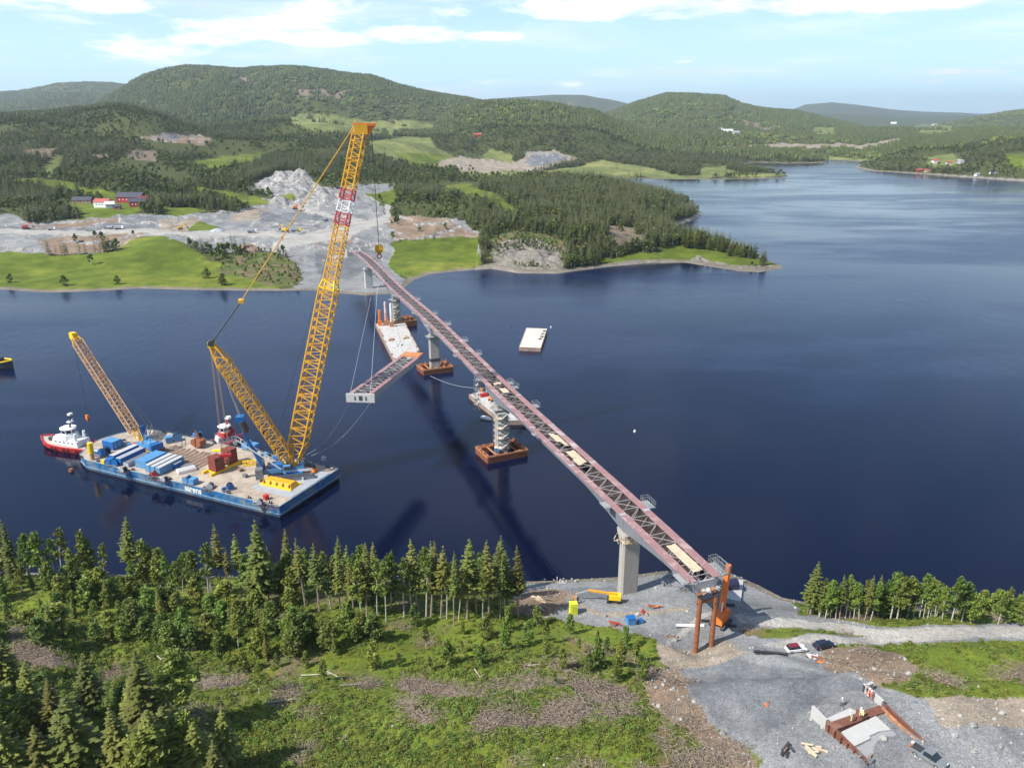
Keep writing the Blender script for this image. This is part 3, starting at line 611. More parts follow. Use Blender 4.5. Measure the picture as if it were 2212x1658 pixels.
for k in range(npan):
    s = 2+4.4*k
    mb = MB(); zb = -depth_at(s)*.55
    mb.bar(bp_(s, -bx, -.15), bp_(s, bx, -.15), .11, 4)
    if k % 2 == 0: mb.bar(bp_(s, -bx, -.18), bp_(s+4.3, bx, -.18), .085, 4)
    else: mb.bar(bp_(s, bx, -.18), bp_(s+4.3, -bx, -.18), .085, 4)
    mb.bar(bp_(s, -bx-.4, -.25), bp_(s, 0, zb*1.6), .08, 4); mb.bar(bp_(s, bx+.4, -.25), bp_(s, 0, zb*1.6), .08, 4); mb.bar(bp_(s, -bx, zb*1.6), bp_(s, bx, zb*1.6), .08, 4)
    bb(mb, 'cross_brace', m_brace)
# end diaphragm
mb = MB(); mb.hexa([bp_(0, -2.4, -3.3), bp_(0, 2.4, -3.3), bp_(.4, 2.4, -3.3), bp_(.4, -2.4, -3.3), bp_(0, -3.6, -.3), bp_(0, 3.6, -.3), bp_(.4, 3.6, -.3), bp_(.4, -3.6, -.3)]); bb(mb, 'end_diaphragm', m_web_l)
mb = MB()
for k in range(6):
    s = -.2-k*.35; mb.hexa([bp_(s, -3.4, -.9), bp_(s, 3.4, -.9), bp_(s-.3, 3.4, -.9), bp_(s-.3, -3.4, -.9), bp_(s, -3.4, -.8), bp_(s, 3.4, -.8), bp_(s-.3, 3.4, -.8), bp_(s-.3, -3.4, -.8)])
tag(bb(mb, 'end_platform_boards', m_ply), kind='stuff')
# loose boards lying in the trough
for (s0, L_, o0, w_, z_) in [(9, 11, .4, 2.6, -.1), (s_of(P(1253, 990, 26)), 9, .3, 2.8, -.05), (s_of(P(1253, 990, 26))-4, 4, -.9, 1.2, -.02), (s_of(P(1203, 946, 26)), 7, .2, 1.5, .02), (s_of(P(1212, 950, 26)), 9, 1.1, 1.2, .05), (s_of(P(1092, 842, 26)), 5, .2, 2.4, -.05), (s_of(P(1080, 832, 26)), 2, .2, 3.0, 0)]:
    nbd = max(2, int(w_/.8))
    for k in range(nbd):
        o1 = o0-w_/2+w_*k/nbd; e = .05; j = R_0.uniform(-.4, .4) if 'R_0' in globals() else 0
        mb = MB(); mb.hexa([bp_(s0-L_/2+j, o1+e, z_+.0), bp_(s0-L_/2+j, o1+w_/nbd-e, z_), bp_(s0+L_/2+j, o1+w_/nbd-e, z_), bp_(s0+L_/2+j, o1+e, z_)] + [bp_(s0-L_/2+j, o1+e, z_+.12), bp_(s0-L_/2+j, o1+w_/nbd-e, z_+.12), bp_(s0+L_/2+j, o1+w_/nbd-e, z_+.12), bp_(s0+L_/2+j, o1+e, z_+.12)]); bb(mb, 'board', m_ply)
# work platforms hung on the flange edges, with rail posts
def work_platform(s, side, L_=3.6, W_=2.0, hgt=2.0, drop=0., col=True):
    hgt *= .5; W_ *= .8; L_ *= .85
    mb = MB(); o1, o2 = side*(HW+.2), side*(HW+.2+W_)
    q = [bp_(s, o1, -.1-drop), bp_(s+L_, o1, -.1-drop), bp_(s+L_, o2, -.1-drop), bp_(s, o2, -.1-drop)]
    fl = MB(); fl.hexa([v+Vector((0, 0, -.12)) for v in q]+q); f_ = bb(fl, 'work_platform', m_galv)
    n = 4
    for i in range(4):
        a, b = q[i], q[(i+1) % 4]
        for k in range(n):
            p_ = a.lerp(b, k/n); mb.bar(p_, p_+Vector((0, 0, hgt)), .045, 3)
        for z_ in (.55*hgt, hgt): mb.bar(a+Vector((0, 0, z_)), b+Vector((0, 0, z_)), .035, 3)
    mb.v = [(x-O[0], y-O[1], z-O[2]) for x, y, z in mb.v]; tag(mb.build('railing', m_galv, f_), kind='stuff')
for (x, y, side, L_, W_, h_) in [(1378, 1090, 1, 5, 2.6, 3.2), (1325, 1085, -1, 4, 2.2, 1.3), (1150, 878, 1, 4, 2.4, 2.8), (1112, 838, 1, 3.5, 2.6, 2.6), (1098, 826, 1, 4, 2.4, 2.4), (1050, 820, -1, 4, 2.4, 1.6), (1026, 762, -1, 3.4, 2.0, 1.2), (1025, 763, 1, 4, 2.2, 2.4), (990, 735, 1, 4.5, 2.4, 2.2), (948, 697, 1, 5, 3, 2.4), (918, 700, -1, 5, 2.4, 1.6), (920, 673, 1, 4, 2.2, 2.2), (898, 672, -1, 4, 2.2, 1.4), (870, 628, -1, 6, 2.4, 1.6), (880, 640, 1, 5, 2.4, 2.4), (845, 600, -1, 6, 2.4, 1.4), (850, 603, 1, 6, 2.4, 2.4), (826, 583, 1, 6, 2.4, 2.2), (1206, 932, -1, 2.5, 1.4, .9), (1520, 1245, 1, 6, 2.4, 4.0), (1545, 1262, 1, 4, 2.0, 5), (1500, 1262, -1, 5, 1.8, 1.6), (805, 560, 1, 7, 2.4, 2.2), (790, 565, -1, 7, 2.4, 2.0)]:
    work_platform(max(0, s_of(P(x, y, ZD))-L_/2), side, L_, W_, h_)
# rails and clamps on the near end
mb = MB()
rn = random.Random(3)
for k in range(60):
    s = rn.uniform(-2, 5); o_ = rn.uniform(-4.6, 4.6); a = bp_(max(0, s), o_, -.1 + rn.uniform(-.9, .2)); mb.bar(a, a+Vector((rn.uniform(-1.4, 1.4), rn.uniform(-1.4, 1.4), rn.uniform(-.2, 1.3))), .06, 3)
tag(bb(mb, 'end_clutter', m_galv), kind='stuff')
# ---- piers
def yaw_at(s): a = bp_(s+3) - bp_(max(0, s-3)); return math.atan2(a.y, a.x)
def octo(w_, t_, c): return [(-w_/2+c, -t_/2), (w_/2-c, -t_/2), (w_/2, -t_/2+c), (w_/2, t_/2-c), (w_/2-c, t_/2), (-w_/2+c, t_/2), (-w_/2, t_/2-c), (-w_/2, -t_/2+c)]
def pier(p_, zb, s, wd, tk, mat, top=None, flutes=True, under=3.):
    ya = yaw_at(s)-PI/2; R = Matrix.Rotation(ya, 3, 'Z'); ztop = top or (bp_(s).z - depth_at(s) - .9)
    c0 = bp_(s); base = Vector((c0.x, c0.y, 0)); pts = octo(wd, tk, .45)
    def tr(z_, k=1.): return [tuple(base + R @ Vector((x*k, y*k, z_))) for x, y in pts]
    mb = MB(); mb.loft([tr(zb-under), tr(ztop)]); pr = bb(mb, 'pier', mat)
    mb = MB()
    if flutes:
        for k in range(1, int((ztop-zb)/4)+1):
            z_ = zb+4*k-.6
            mb.loft([tr(z_, 1.006), tr(z_+.12, 1.006)])
        mb.v = [(x-O[0], y-O[1], z-O[2]) for x, y, z in mb.v]; tag(mb.build('pour_joints', mat, pr), kind='stuff')
    mb = MB(); 
    for o_ in (-1.3, 1.3):
        q = base + R @ Vector((o_, 0, 0)); mb.box((q.x, q.y, ztop+.45), (1.2, 1.2, .95), ya)
    mb.v = [(x-O[0], y-O[1], z-O[2]) for x, y, z in mb.v]; mb.build('bearing', m_web_l, pr)
    return base, ztop, R, pr
P1 = pier(PIERS[0][0], 3, PS[0], 5.0, 2.6, m_conc)
# haunch casting and timber collar round the head of the nearest pier
b0, zt, R, pr = P1
mb = MB(); mb.loft([[tuple(b0+R@Vector((x, y, zt-2.6))) for x, y in octo(5.0, 2.9, .4)], [tuple(b0+R@Vector((x, y, zt-.2))) for x, y in octo(5.6, 4.4, .4)], [tuple(b0+R@Vector((x, y, zt+.75))) for x, y in octo(5.4, 5.6, .4)]]); mb.v = [(x-O[0], y-O[1], z-O[2]) for x, y, z in mb.v]; mb.build('pier_head', m_conc, pr)
mb = MB()
for k in range(26):
    a = rn.uniform(PI*.55, PI*1.6); r0 = rn.uniform(2.8, 4.4); q = b0+R@Vector((math.cos(a)*r0*.95, math.sin(a)*r0*.75, zt-rn.uniform(.2, 2.6))); mb.bar(q, q+Vector((rn.uniform(-1.2, 1.2), rn.uniform(-1.2, 1.2), rn.uniform(-.8, 1.2))), .10, 4)
for k in range(9):
    q = b0+R@Vector((-3.4+.25*k, -2.2, zt-1.0)); mb.box(q, (.22, 2.6, .1), rn.uniform(-.5, .5))
mb.v = [(x-O[0], y-O[1], z-O[2]) for x, y, z in mb.v]; tag(mb.build('timber_collar', m_ply, pr), kind='stuff')
P2 = pier(PIERS[1][0], 1, PS[1], 4.8, 2.6, m_conc)
P3 = pier(PIERS[2][0], 1, PS[2], 5.0, 2.8, m_conc)
P4 = pier(PIERS[3][0], 1, PS[3], 4.6, 2.6, m_conc)
P5 = pier(PIERS[4][0], 2, PS[4], 5.6, 3.2, m_conc_w)
mb = MB(); b3, zt3, R3, pr3 = P3; mb.loft([[tuple(b3+R3@Vector((x, y, z_))) for x, y in octo(5.3, 3.1, .4)] for z_ in (5.2, 6.6)]); mb.v = [(x-O[0], y-O[1], z-O[2]) for x, y, z in mb.v]; mb.build('dark_band', m_dark, pr3)
# timber falsework on the heads of the far piers
for (b_, z_, R__, p__), seed in ((P2, 1), (P3, 2), (P4, 3), (P5, 4)):
    mb = MB(); r_ = random.Random(seed)
    for k in range(40):
        q = b_+R__@Vector((r_.uniform(-4, 4), r_.uniform(-3, 3), z_+r_.uniform(-2.2, 1.2))); mb.bar(q, q+Vector((r_.uniform(-1.5, 1.5), r_.uniform(-1.5, 1.5), r_.uniform(-1, 1.6))), .09, 3)
    q = b_+R__@Vector((0, 0, z_-1.2)); mb.box(q, (7.4, 5, .25), math.atan2(R__[1][0], R__[0][0]))
    mb.v = [(x-O[0], y-O[1], z-O[2]) for x, y, z in mb.v]; tag(mb.build('head_scaffold', m_galv, p__), kind='stuff')
# far abutment
ab = thing('bridge_abutment', 'grey concrete abutment under the far end of the bridge on the stone slope', 'abutment', tuple(P(766, 552, 18)), yaw_at(SL)-PI/2)
MB().box((0, 2, 1.2), (10.5, 4, 3.4)).build('seat', m_conc, ab)
for sx in (-1, 1): MB().box((sx*5.4, 5, 1.6), (.7, 9, 5.4)).build('wing_wall', m_conc, ab)
# scaffold towers
def scaffold(name, label, base, w_, d_, h_, n, ya, par=None, sheet=0, lift=2.0, grp=None):
    t_ = thing(name, label, 'scaffolding', tuple(base), ya, grp)
    mb = MB(); nx = max(1, int(w_/2)); 
    xs = [-w_/2+w_*i/nx for i in range(nx+1)]
    for x in xs:
        for y in (-d_/2, d_/2): mb.bar((x, y, -.5), (x, y, h_), .07, 4)
    for y in (-d_/2, d_/2):
        for k in range(n+1):
            z_ = h_*k/n; mb.bar((-w_/2, y, z_), (w_/2, y, z_), .055, 3)
            if k < n:
                for i in range(nx):
                    if (i+k) % 2: mb.bar((xs[i], y, z_), (xs[i+1], y, z_+h_/n), .05, 3)
    tag(mb.build('frame', m_galv, t_), kind='stuff')
    for k in range(1, n+1): MB().box((0, 0, h_*k/n), (w_*.97, d_*.97, .12)).build('deck_level', m_ply if k % 2 else m_galv, t_)
    # stair flights in zigzag
    for k in range(n):
        z0, z1 = h_*k/n, h_*(k+1)/n; x0, x1 = (-w_*.32, w_*.32) if k % 2 else (w_*.32, -w_*.32)
        mb = MB(); mb.add([(x0, -d_/2-.12, z0), (x0, -d_/2-.75, z0), (x1, -d_/2-.75, z1), (x1, -d_/2-.12, z1), (x0, -d_/2-.12, z0+.25), (x0, -d_/2-.75, z0+.25), (x1, -d_/2-.75, z1+.25), (x1, -d_/2-.12, z1+.25)], [(3, 2, 1, 0), (4, 5, 6, 7), (0, 1, 5, 4), (1, 2, 6, 5), (2, 3, 7, 6), (3, 0, 4, 7)]); mb.build('stair', m_conc_w, t_)
    for k in range(sheet): MB().box((w_*.1, -d_/2-.04, h_*(k+.5)/n), (w_*.6, .05, h_/n*.8)).build('sheeting', m_conc_w, t_)
    return t_
ya2 = yaw_at(PS[1])-PI/2
q2 = P2[0] + P2[2]@Vector((-.4, -2.9, 2.2)); scaffold('scaffold_tower', 'tall stair scaffold in front of the pier standing in the nearest cofferdam', q2, 4.6, 2.6, 15.5, 8, ya2)
q2 = P2[0] + P2[2]@Vector((.2, 2.9, 2.2)); scaffold('scaffold_tower', 'grey scaffold against the rear of the pier in the nearest cofferdam', q2, 4.4, 2.2, 17, 8, ya2)
q4 = P4[0] + P4[2]@Vector((-.3, -2.9, 2.2)); scaffold('scaffold_tower', 'stair scaffold wrapped round the pier beside the long pale barge', q4, 4.6, 2.8, 15.5, 8, yaw_at(PS[3])-PI/2)
q5 = bp_(s_of(P(1052, 815, 26)), -(HW+1.4), -12.0); scaffold('scaffold_tower', 'narrow pale stair tower hanging beside the bridge above the moored work barge', q5, 1.9, 1.9, 11.5, 6, ya2)
# ---- girder segment hanging from the crane hook
HOOK_Y = 268.
SEG_Z = 33.0
A_, B_ = P(777, 851, SEG_Z), P(893, 764, SEG_Z)
dirv = (B_-A_); Ls = dirv.length; sya = math.atan2(dirv.y, dirv.x)-PI/2
seg = thing('girder_segment', 'separate box girder piece with pink flanges hanging over the water from the big crane', 'bridge girder', tuple(A_), sya)
for sx in (-1, 1):
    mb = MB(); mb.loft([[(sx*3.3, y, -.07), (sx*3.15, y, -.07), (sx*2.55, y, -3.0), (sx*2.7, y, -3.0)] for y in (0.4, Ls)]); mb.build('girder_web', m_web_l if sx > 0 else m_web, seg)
    MB().box((sx*3.2, Ls/2+.1, 0), (1.5, Ls-.4, .12)).build('flange', m_pink, seg)
MB().box((0, Ls/2, -3.05), (5.1, Ls-.5, .12)).build('bottom_plate', m_web, seg)
for k in range(int(Ls/2.6)):
    y = 1.6+2.6*k; mb = MB(); mb.bar((-2.5, y, -.15), (2.5, y, -.15), .09, 4); mb.bar((-2.5 if k % 2 else 2.5, y, -.15), (2.5 if k % 2 else -2.5, y+2.6, -.15), .08, 4); mb.bar((-2.5, y, -.2), (0, y, -2.7), .07, 3); mb.bar((2.5, y, -.2), (0, y, -2.7), .07, 3); mb.build('cross_brace', m_brace, seg)
ep = MB(); ep.box((.2, .0, -1.35), (9.6, .7, 2.9)).build('end_plate', m_conc_w, seg).rotation_euler = (0, 0, -sya-.08)
e_ = MB(); e_.box((.3, -.42, -1.25), (1.1, .12, 1.5)); e_.box((-1.6, -.42, -1.35), (.35, .12, 1.3)); e_.box((2.1, -.42, -1.35), (.35, .12, 1.3)); e2 = e_.build('hatch', m_dark, seg); e2.rotation_euler = (0, 0, -sya-.08)
MB().box((0, Ls-1.6, .12), (7.4, 5.2, .5)).build('end_cover', M('orange_tarpaulin', (.55, .22, .08), .6, var=.12), seg)
# ================================================================== CRANE BARGE
rb = random.Random(21)
m_hull = M('blue_hull_paint', (.012, .13, .33), .45, var=.3, scale=.25, dirt=(.24, .25, .21), dirt_amt=.5, dscale=.22)
m_hull_low = M('hull_waterline', (.05, .05, .055), .7, var=.3)
m_boot = M('pale_rubbing_strake', (.20, .33, .42), .6, var=.25, dirt=(.4, .3, .2), dirt_amt=.4)
m_deck = M('weathered_timber_deck', (.44, .365, .29), .85, var=.15, scale=.25, dirt=(.24, .18, .135), dirt_amt=.5, dscale=.16)
m_blue = M('blue_paint', (.012, .13, .40), .4, var=.15, dirt=(.10, .16, .25), dirt_amt=.2)
m_blue_l = M('light_blue_paint', (.08, .26, .50), .5, var=.15, dirt=(.22, .27, .32), dirt_amt=.35)
m_yel = M('crane_yellow', (.72, .37, .015), .45, var=.10, scale=.3, dirt=(.45, .22, .05), dirt_amt=.2)
m_yel_b = M('bright_yellow', (.85, .55, .01), .45, var=.08)
m_pale = M('faded_boom_paint', (.46, .28, .15), .6, var=.15)
m_red = M('red_paint', (.50, .03, .03), .45, var=.12)
m_grey = M('grey_paint', (.36, .38, .41), .5, var=.12, dirt=(.25, .22, .2), dirt_amt=.25)
m_grey_d = M('dark_grey_paint', (.16, .17, .19), .5, var=.15)
m_rope = M('wire_rope', (.10, .10, .11), .5, .5, var=.1)
m_rope_p = M('pale_rope', (.50, .44, .40), .6, var=.1)
m_cw = M('maroon_counterweight', (.20, .045, .03), .75, var=.2, dirt=(.12, .03, .02), dirt_amt=.4)
m_tyre = M('black_rubber', (.018, .018, .02), .85, var=.3)
m_glass = M('window_glass', (.02, .03, .04), .08, var=.1)
m_orange = M('orange_paint', (.78, .19, .03), .45, var=.12)
m_rope_l = M('thin_pale_line', (.55, .57, .60), .6, var=.05)
C0 = P(603, 1094, 4.0); ux = Vector((-.911, .412, 0)).normalized(); uy = Vector((.412, .911, 0)).normalized()
BY = math.atan2(ux.y, ux.x); BL_, BW_ = 97.0, 31.0; DZ = 4.0
barge = thing('crane_barge', 'long blue work barge with a pale timber deck carrying two lattice boom cranes', 'barge', (C0.x, C0.y, 0), BY)
# local frame: x along the hull to the far left, y towards the viewer is negative side -> use -y for the far side
def bl(px, py, z=DZ): return loc_of(barge, P(px, py, z))
out = [(0, 0), (0, -BW_), (BL_-10, -BW_), (BL_-4, -BW_+2.5), (BL_, -BW_+9), (BL_+1.5, -BW_/2), (BL_, -9), (BL_-4, -2.5), (BL_-10, 0)]
def sc_(poly, k, dx=0): cx_ = BL_/2; return [(cx_+(x-cx_)*k+dx, -BW_/2+(y+BW_/2)*k) for x, y in poly]
mb = MB(); mb.prism(sc_(out, .985), -1.2, .55, sc_(out, .998)); mb.build('hull_bottom', m_hull_low, barge)
mb = MB(); mb.prism(sc_(out, .998), .5, DZ-.05, out); hull = mb.build('hull', m_hull, barge)
MB().prism(sc_(out, .994), DZ-.05, DZ).build('deck', m_deck, barge)
mb = MB()
n = len(out)
for k in range(n):
    a, b = out[k], out[(k+1) % n]; mb.bar((a[0], a[1], DZ+.02), (b[0], b[1], DZ+.02), .16, 4)
mb.build('deck_edge', m_boot, barge)
mb = MB()
for k in range(n):
    a, b = sc_(out, 1.003)[k], sc_(out, 1.003)[(k+1) % n]; mb.bar((a[0], a[1], 1.3), (b[0], b[1], 1.3), .16, 4)
mb.build('rubbing_strake', m_boot, barge)
mb = MB()
for k in range(12): mb.box((6+7.4*k, .02, 2.2), (.16, .12, 3.2))
for k in range(4): mb.box((-.02, -4-7.5*k, 2.2), (.12, .16, 3.2))
tag(mb.build('hull_ribs', m_hull, barge), kind='stuff')
# letters on the side
def text_mesh(body, size, mat, name, parent, loc, rot, ext_=.02):
    cu = bpy.data.curves.new(name, 'FONT'); cu.body = body; cu.size = size; cu.extrude = ext_; cu.align_x = 'CENTER'; cu.offset = size*.025
    o = bpy.data.objects.new(name, cu); COL.objects.link(o); dg = bpy.context.evaluated_depsgraph_get(); me = bpy.data.meshes.new_from_object(o.evaluated_get(dg)); bpy.data.objects.remove(o)
    me.materials.clear(); me.materials.append(mat); q = bpy.data.objects.new(name, me); COL.objects.link(q); q.parent = parent; q.location = loc; q.rotation_euler = rot; return q
lp = loc_of(barge, P(408, 1062, 2.6)); text_mesh('sarens', 2.9, m_white, 'name_lettering', barge, (lp.x, .10, 1.75), (PI/2, 0, PI), .03)
# plank strips on deck : lighter and darker timber mats
def deck_box(px, py, d, mat, name, label, cat, yaw=0., z=DZ, grp=None):
    p_ = P(px, py, z); t_ = thing(name, label, cat, tuple(p_), BY+yaw, grp); return t_
mats_lab = 'brown timber crane mat laid across the barge deck'
m_mat = M('brown_timber_mat', (.26, .17, .12), .85, var=.25, scale=.8, dirt=(.42, .33, .26), dirt_amt=.4)
for k in range(11):
    q = bl(352 + k*9.6, 976+k*2.35); t_ = thing('timber_mat', mats_lab, 'timber mat', tuple(barge.matrix_basis @ Vector((q.x, q.y, DZ))), BY+PI/2-.03*rb.random(), 'brown timber mats on the barge deck')
    for j in range(3): MB().box((0, (j-1)*.52, .11), (rb.uniform(10, 14), .46, .22)).build('beam', m_mat, t_)
# containers
def container(px, py, L_, w_, h_, mb_, mt, label, yaw=PI/2+.03, nm='shipping_container', cat='container', top=True):
    t_ = thing(nm, label, cat, tuple(P(px, py, DZ)), BY+yaw)
    b = MB(); b.box((0, 0, h_/2+.12), (L_, w_, h_)); b.build('body', mb_, t_)
    MB().box((0, 0, h_+.155), (L_*.985, w_*.96, .07)).build('roof', mt if mt is not m_white else m_conc_w, t_)
    cg = MB()
    nn = int(L_/.6)
    for sy in (-1, 1):
        for k in range(nn): cg.box((-L_/2+.3+k*(L_-.6)/max(1, nn-1), sy*(w_/2+.03), h_/2+.12), (.22, .06, h_*.9))
    tag(cg.build('corrugation', mb_, t_), kind='stuff')
    for sx in (-1, 1):
        for sy in (-1, 1): MB().box((sx*(L_/2-.06), sy*(w_/2-.06), h_/2+.12), (.2, .2, h_+.14)).build('corner_post', mb_, t_)
    for sy in (-.25, .25): MB().box((-L_/2-.04, sy*w_, h_/2+.12), (.06, w_*.42, h_*.86)).build('door', mt, t_)
    return t_
container(270, 985, 11, 2.4, 2.4, m_blue, m_conc_w, 'white-roofed blue container furthest left in the deck container group')
container(284, 992, 11, 2.4, 2.5, m_blue, m_grey, 'grey-roofed blue container, second from the left of the deck group')
container(296, 997, 9.5, 2.4, 1.4, m_grey, m_grey_d, 'low open grey skip between the blue deck containers', nm='open_skip', cat='skip')
container(328, 1000, 9.5, 5.0, 2.6, m_blue_l, m_blue_l, 'wide bright blue container in the middle of the deck group')
container(346, 1006, 11, 1.9, 2.5, m_blue_l, m_white, 'white-topped container just right of the wide blue one')
container(357, 1009, 11, 1.9, 2.5, m_blue_l, m_white, 'white-topped container in the middle of the right-hand three')
container(368, 1012, 11, 1.9, 2.5, m_blue_l, m_white, 'white-topped container at the right end of the deck group')
container(383, 1008, 3.5, 1.6, 1.6, m_blue, m_white, 'small blue crate right of the long white-topped containers', nm='tool_crate', cat='crate')
container(403, 1017, 6, 3.2, .9, m_white, m_white, 'flat white box lying near the middle of the barge deck', PI/2-.5, nm='flat_box', cat='box')
container(404, 1007, 7, 2.6, .3, m_grey_d, m_grey_d, 'dark flat frame behind the flat white box on deck', .2, nm='flat_rack', cat='rack')
container(244, 966, 5.4, 4.0, 3.0, m_blue, m_blue_l, 'deep blue deck house near the left end of the barge', 0, nm='deck_house', cat='deck house')
# winches
def winch(px, py, s, body, label, house=True, yaw=0.):
    t_ = thing('deck_winch', label, 'winch', tuple(P(px, py, DZ)), BY+yaw)
    MB().box((0, 0, .2*s), (3.6*s, 2.6*s, .3*s)).build('bed', m_grey_d, t_)
    b = MB(); b.bar((-1.1*s, -.9*s, 1.1*s), (-1.1*s, .9*s, 1.1*s), .75*s, 12); b.build('drum', m_tyre, t_)
    for sy in (-1, 1):
        b = MB(); b.bar((-1.1*s, sy*.95*s, 1.1*s), (-1.1*s, sy*1.07*s, 1.1*s), 1.1*s, 12); b.build('drum_flange', body, t_)
    if house: MB().box((1.2*s, 0, 1.05*s), (1.9*s, 2.1*s, 1.5*s)).build('motor_housing', body, t_)
    else:
        b = MB(); b.bar((.2*s, 0, .9*s), (1.6*s, 0, .9*s), .45*s, 8); b.build('motor', body, t_)
    b = MB(); 
    for k in range(5): b.bar((rb.uniform(-2, 2)*s, rb.uniform(-1.3, 1.3)*s, .3*s), (rb.uniform(-2, 2)*s, rb.uniform(-1.3, 1.3)*s, rb.uniform(1, 2)*s), .06*s, 3)
    tag(b.build('fittings', m_grey, t_), kind='stuff'); return t_
winch(218, 982, 1.5, m_blue, 'large dark winch beside the yellow post at the left end of the barge', False, .3)
winch(246, 1003, 1.2, m_blue, 'blue winch left of the white-roofed containers', True, .2)
winch(264, 1017, .9, m_grey, 'small grey mooring winch on the near edge left of the containers', False)
winch(330, 1028, .8, m_red, 'small mooring winch at the near edge in front of the bright blue container', False, .8)
winch(353, 1037, .8, m_grey, 'small mooring winch at the near edge right of the container group', False)
winch(412, 1043, 1.15, m_blue_l, 'winch with a bright blue housing at the near edge above the lettering', True, PI)
winch(449, 1054, .9, m_grey, 'low winch with loose chains right of the blue winch on the near edge', False, .5)
winch(491, 1058, 1.0, m_blue, 'small blue winch on the near edge left of the near corner', False, 1.)
winch(542, 970, 1.4, m_blue_l, 'bright blue winch on the rear edge behind the counterweights', True, PI)
winch(425, 943, 1., m_blue, 'dark winch on the rear edge left of the brown steel bucket', False)
winch(375, 953, 1.3, m_blue_l, 'round blue winch on the rear edge right of the smaller crane', True, 1.)
winch(262, 957, .9, m_grey, 'small grey winch near the rear left corner of the barge', False)
winch(556, 1088, .8, m_grey, 'grey winch at the near right corner of the barge', False, .4)
winch(650, 1000, .8, m_grey_d, 'dark winch on the rear right side behind the big crane foot', False, .4)
# bollards along the edges
m_bol = M('black_bollard', (.04, .04, .045), .6)
pr_b = None
for k in range(22):
    x_, y_ = (4+8.6*k, -.8) if k < 11 else ((4+8.6*(k-11)), -BW_+.8)
    wp = barge.matrix_basis @ Vector((x_, y_, DZ))
    if pr_b is None:
        pr_b = thing('bollard', 'black double bollard on the edge of the barge deck', 'bollard', tuple(wp), BY, 'black double bollards along the barge edge')
        for sx in (-.45, .45): MB().bar((sx, 0, 0), (sx, 0, .75), .22, 8).build('post', m_bol, pr_b)
        MB().box((0, 0, .05), (1.7, .7, .1)).build('base', m_bol, pr_b)
    else: dup(pr_b, tuple(wp), BY)
# yellow post
t_ = thing('mooring_post', 'thick yellow spud post standing at the left end of the barge', 'post', tuple(P(200, 992, DZ)), BY)
MB().bar((0, 0, 0), (0, 0, 2.4), .75, 12).build('lower_sleeve', m_pale, t_); MB().bar((0, 0, 2.4), (0, 0, 6.4), .95, 12).build('post', m_yel_b, t_); MB().bar((-.9, 0, 5.6), (.9, 0, 6.9), .12, 5).build('handle', m_white, t_)
t_ = thing('lamp_mast', 'thin white mast with a lamp head on the rear left edge of the barge', 'mast', tuple(P(285, 955, DZ)), BY)
MB().bar((0, 0, 0), (0, 0, 4.6), .14, 6).build('pole', m_white, t_); MB().box((0, 0, 4.8), (.9, .5, .5)).build('lamp_head', m_white, t_)
# brown steel bucket (orange-peel grab) on the rear edge
t_ = thing('steel_bucket', 'rust brown clamshell grab standing on the rear edge of the barge deck', 'grab', tuple(P(430, 965, DZ)), BY)
for sx in (-1, 1):
    b = MB(); b.loft([[(sx*.2, -1.5, .2), (sx*2.4, -1.5, 1.2), (sx*2.2, -1.5, 3.0), (sx*.3, -1.5, 3.6)], [(sx*.2, 1.5, .2), (sx*2.4, 1.5, 1.2), (sx*2.2, 1.5, 3.0), (sx*.3, 1.5, 3.6)]]); b.build('jaw', m_rust, t_)
b = MB(); b.bar((0, 0, 3.2), (.8, 0, 6.2), .3, 6); b.bar((-1, 0, 3), (.6, 0, 6), .2, 5); b.build('arm', m_rust, t_)
# counterweights on their yellow carrier
def block(px, py, d, lab):
    t_ = thing('counterweight_stack', lab, 'counterweight', tuple(P(px, py, DZ+.9)), BY+PI/2-.15); w_, dd, h_ = d; nl = 6
    for k in range(nl): MB().box((0, 0, h_*(k+.5)/nl), (w_*(1 if k % 2 else .985), dd*(1 if k % 2 else .985), h_/nl-.06)).build('slab', m_cw, t_)
    b = MB()
    for sx in (-1, 1):
        for sy in (-1, 1): b.bar((sx*w_*.42, sy*dd*.42, h_), (sx*w_*.42, sy*dd*.42, h_+.7), .09, 4)
    b.build('lifting_eyes', m_cw, t_); return t_
block(469, 1013, (3.8, 3.9, 5.0), 'nearer maroon counterweight stack on the yellow carrier'); block(497, 997, (3.8, 3.9, 5.2), 'rear maroon counterweight stack on the yellow carrier')
cp = P(482, 1010, DZ); t_ = thing('counterweight_carrier', 'long yellow beam frame under the two maroon counterweights', 'frame', tuple(cp), BY+PI/2-.1)
for sy in (-1, 1): MB().box((0, sy*2.0, .45), (14, .7, .85)).build('beam', m_yel_b, t_)
for sx in (-4.5, 0, 4.5): MB().box((sx, 0, .4), (.9, 3.3, .6)).build('crosspiece', m_yel_b, t_)
t_ = thing('yellow_strut', 'yellow jib strut with a cylinder joining the two counterweight stacks', 'strut', tuple(P(489, 1000, DZ)), BY+PI-.1)
MB().bar((0, 0, .2), (0, 0, 6.0), .35, 8).build('post', m_yel_b, t_); b = MB(); b.bar((0, 0, 5.0), (-6.4, 0, 3.4), .5, 10); b.build('cylinder', m_yel_b, t_); b = MB(); b.bar((0, 0, 6.), (1.8, 0, 4.4), .25, 6); b.build('stay', m_yel_b, t_)
t_ = thing('spreader_frame', 'small yellow lattice spreader lying left of the grey upright plate', 'spreader', tuple(P(541, 1004, DZ)), BY+.7)
b = MB(); lattice(b, (-2.4, 0, .9), (2.4, 0, .9), 1.3, 1.3, (0, 1, 0), 4, .15, .1); b.build('frame', m_yel_b, t_)
t_ = thing('grey_plate', 'tall grey steel plate stack standing upright left of the big crane', 'steel plate', tuple(P(565, 1016, DZ)), BY+PI/2+.05)
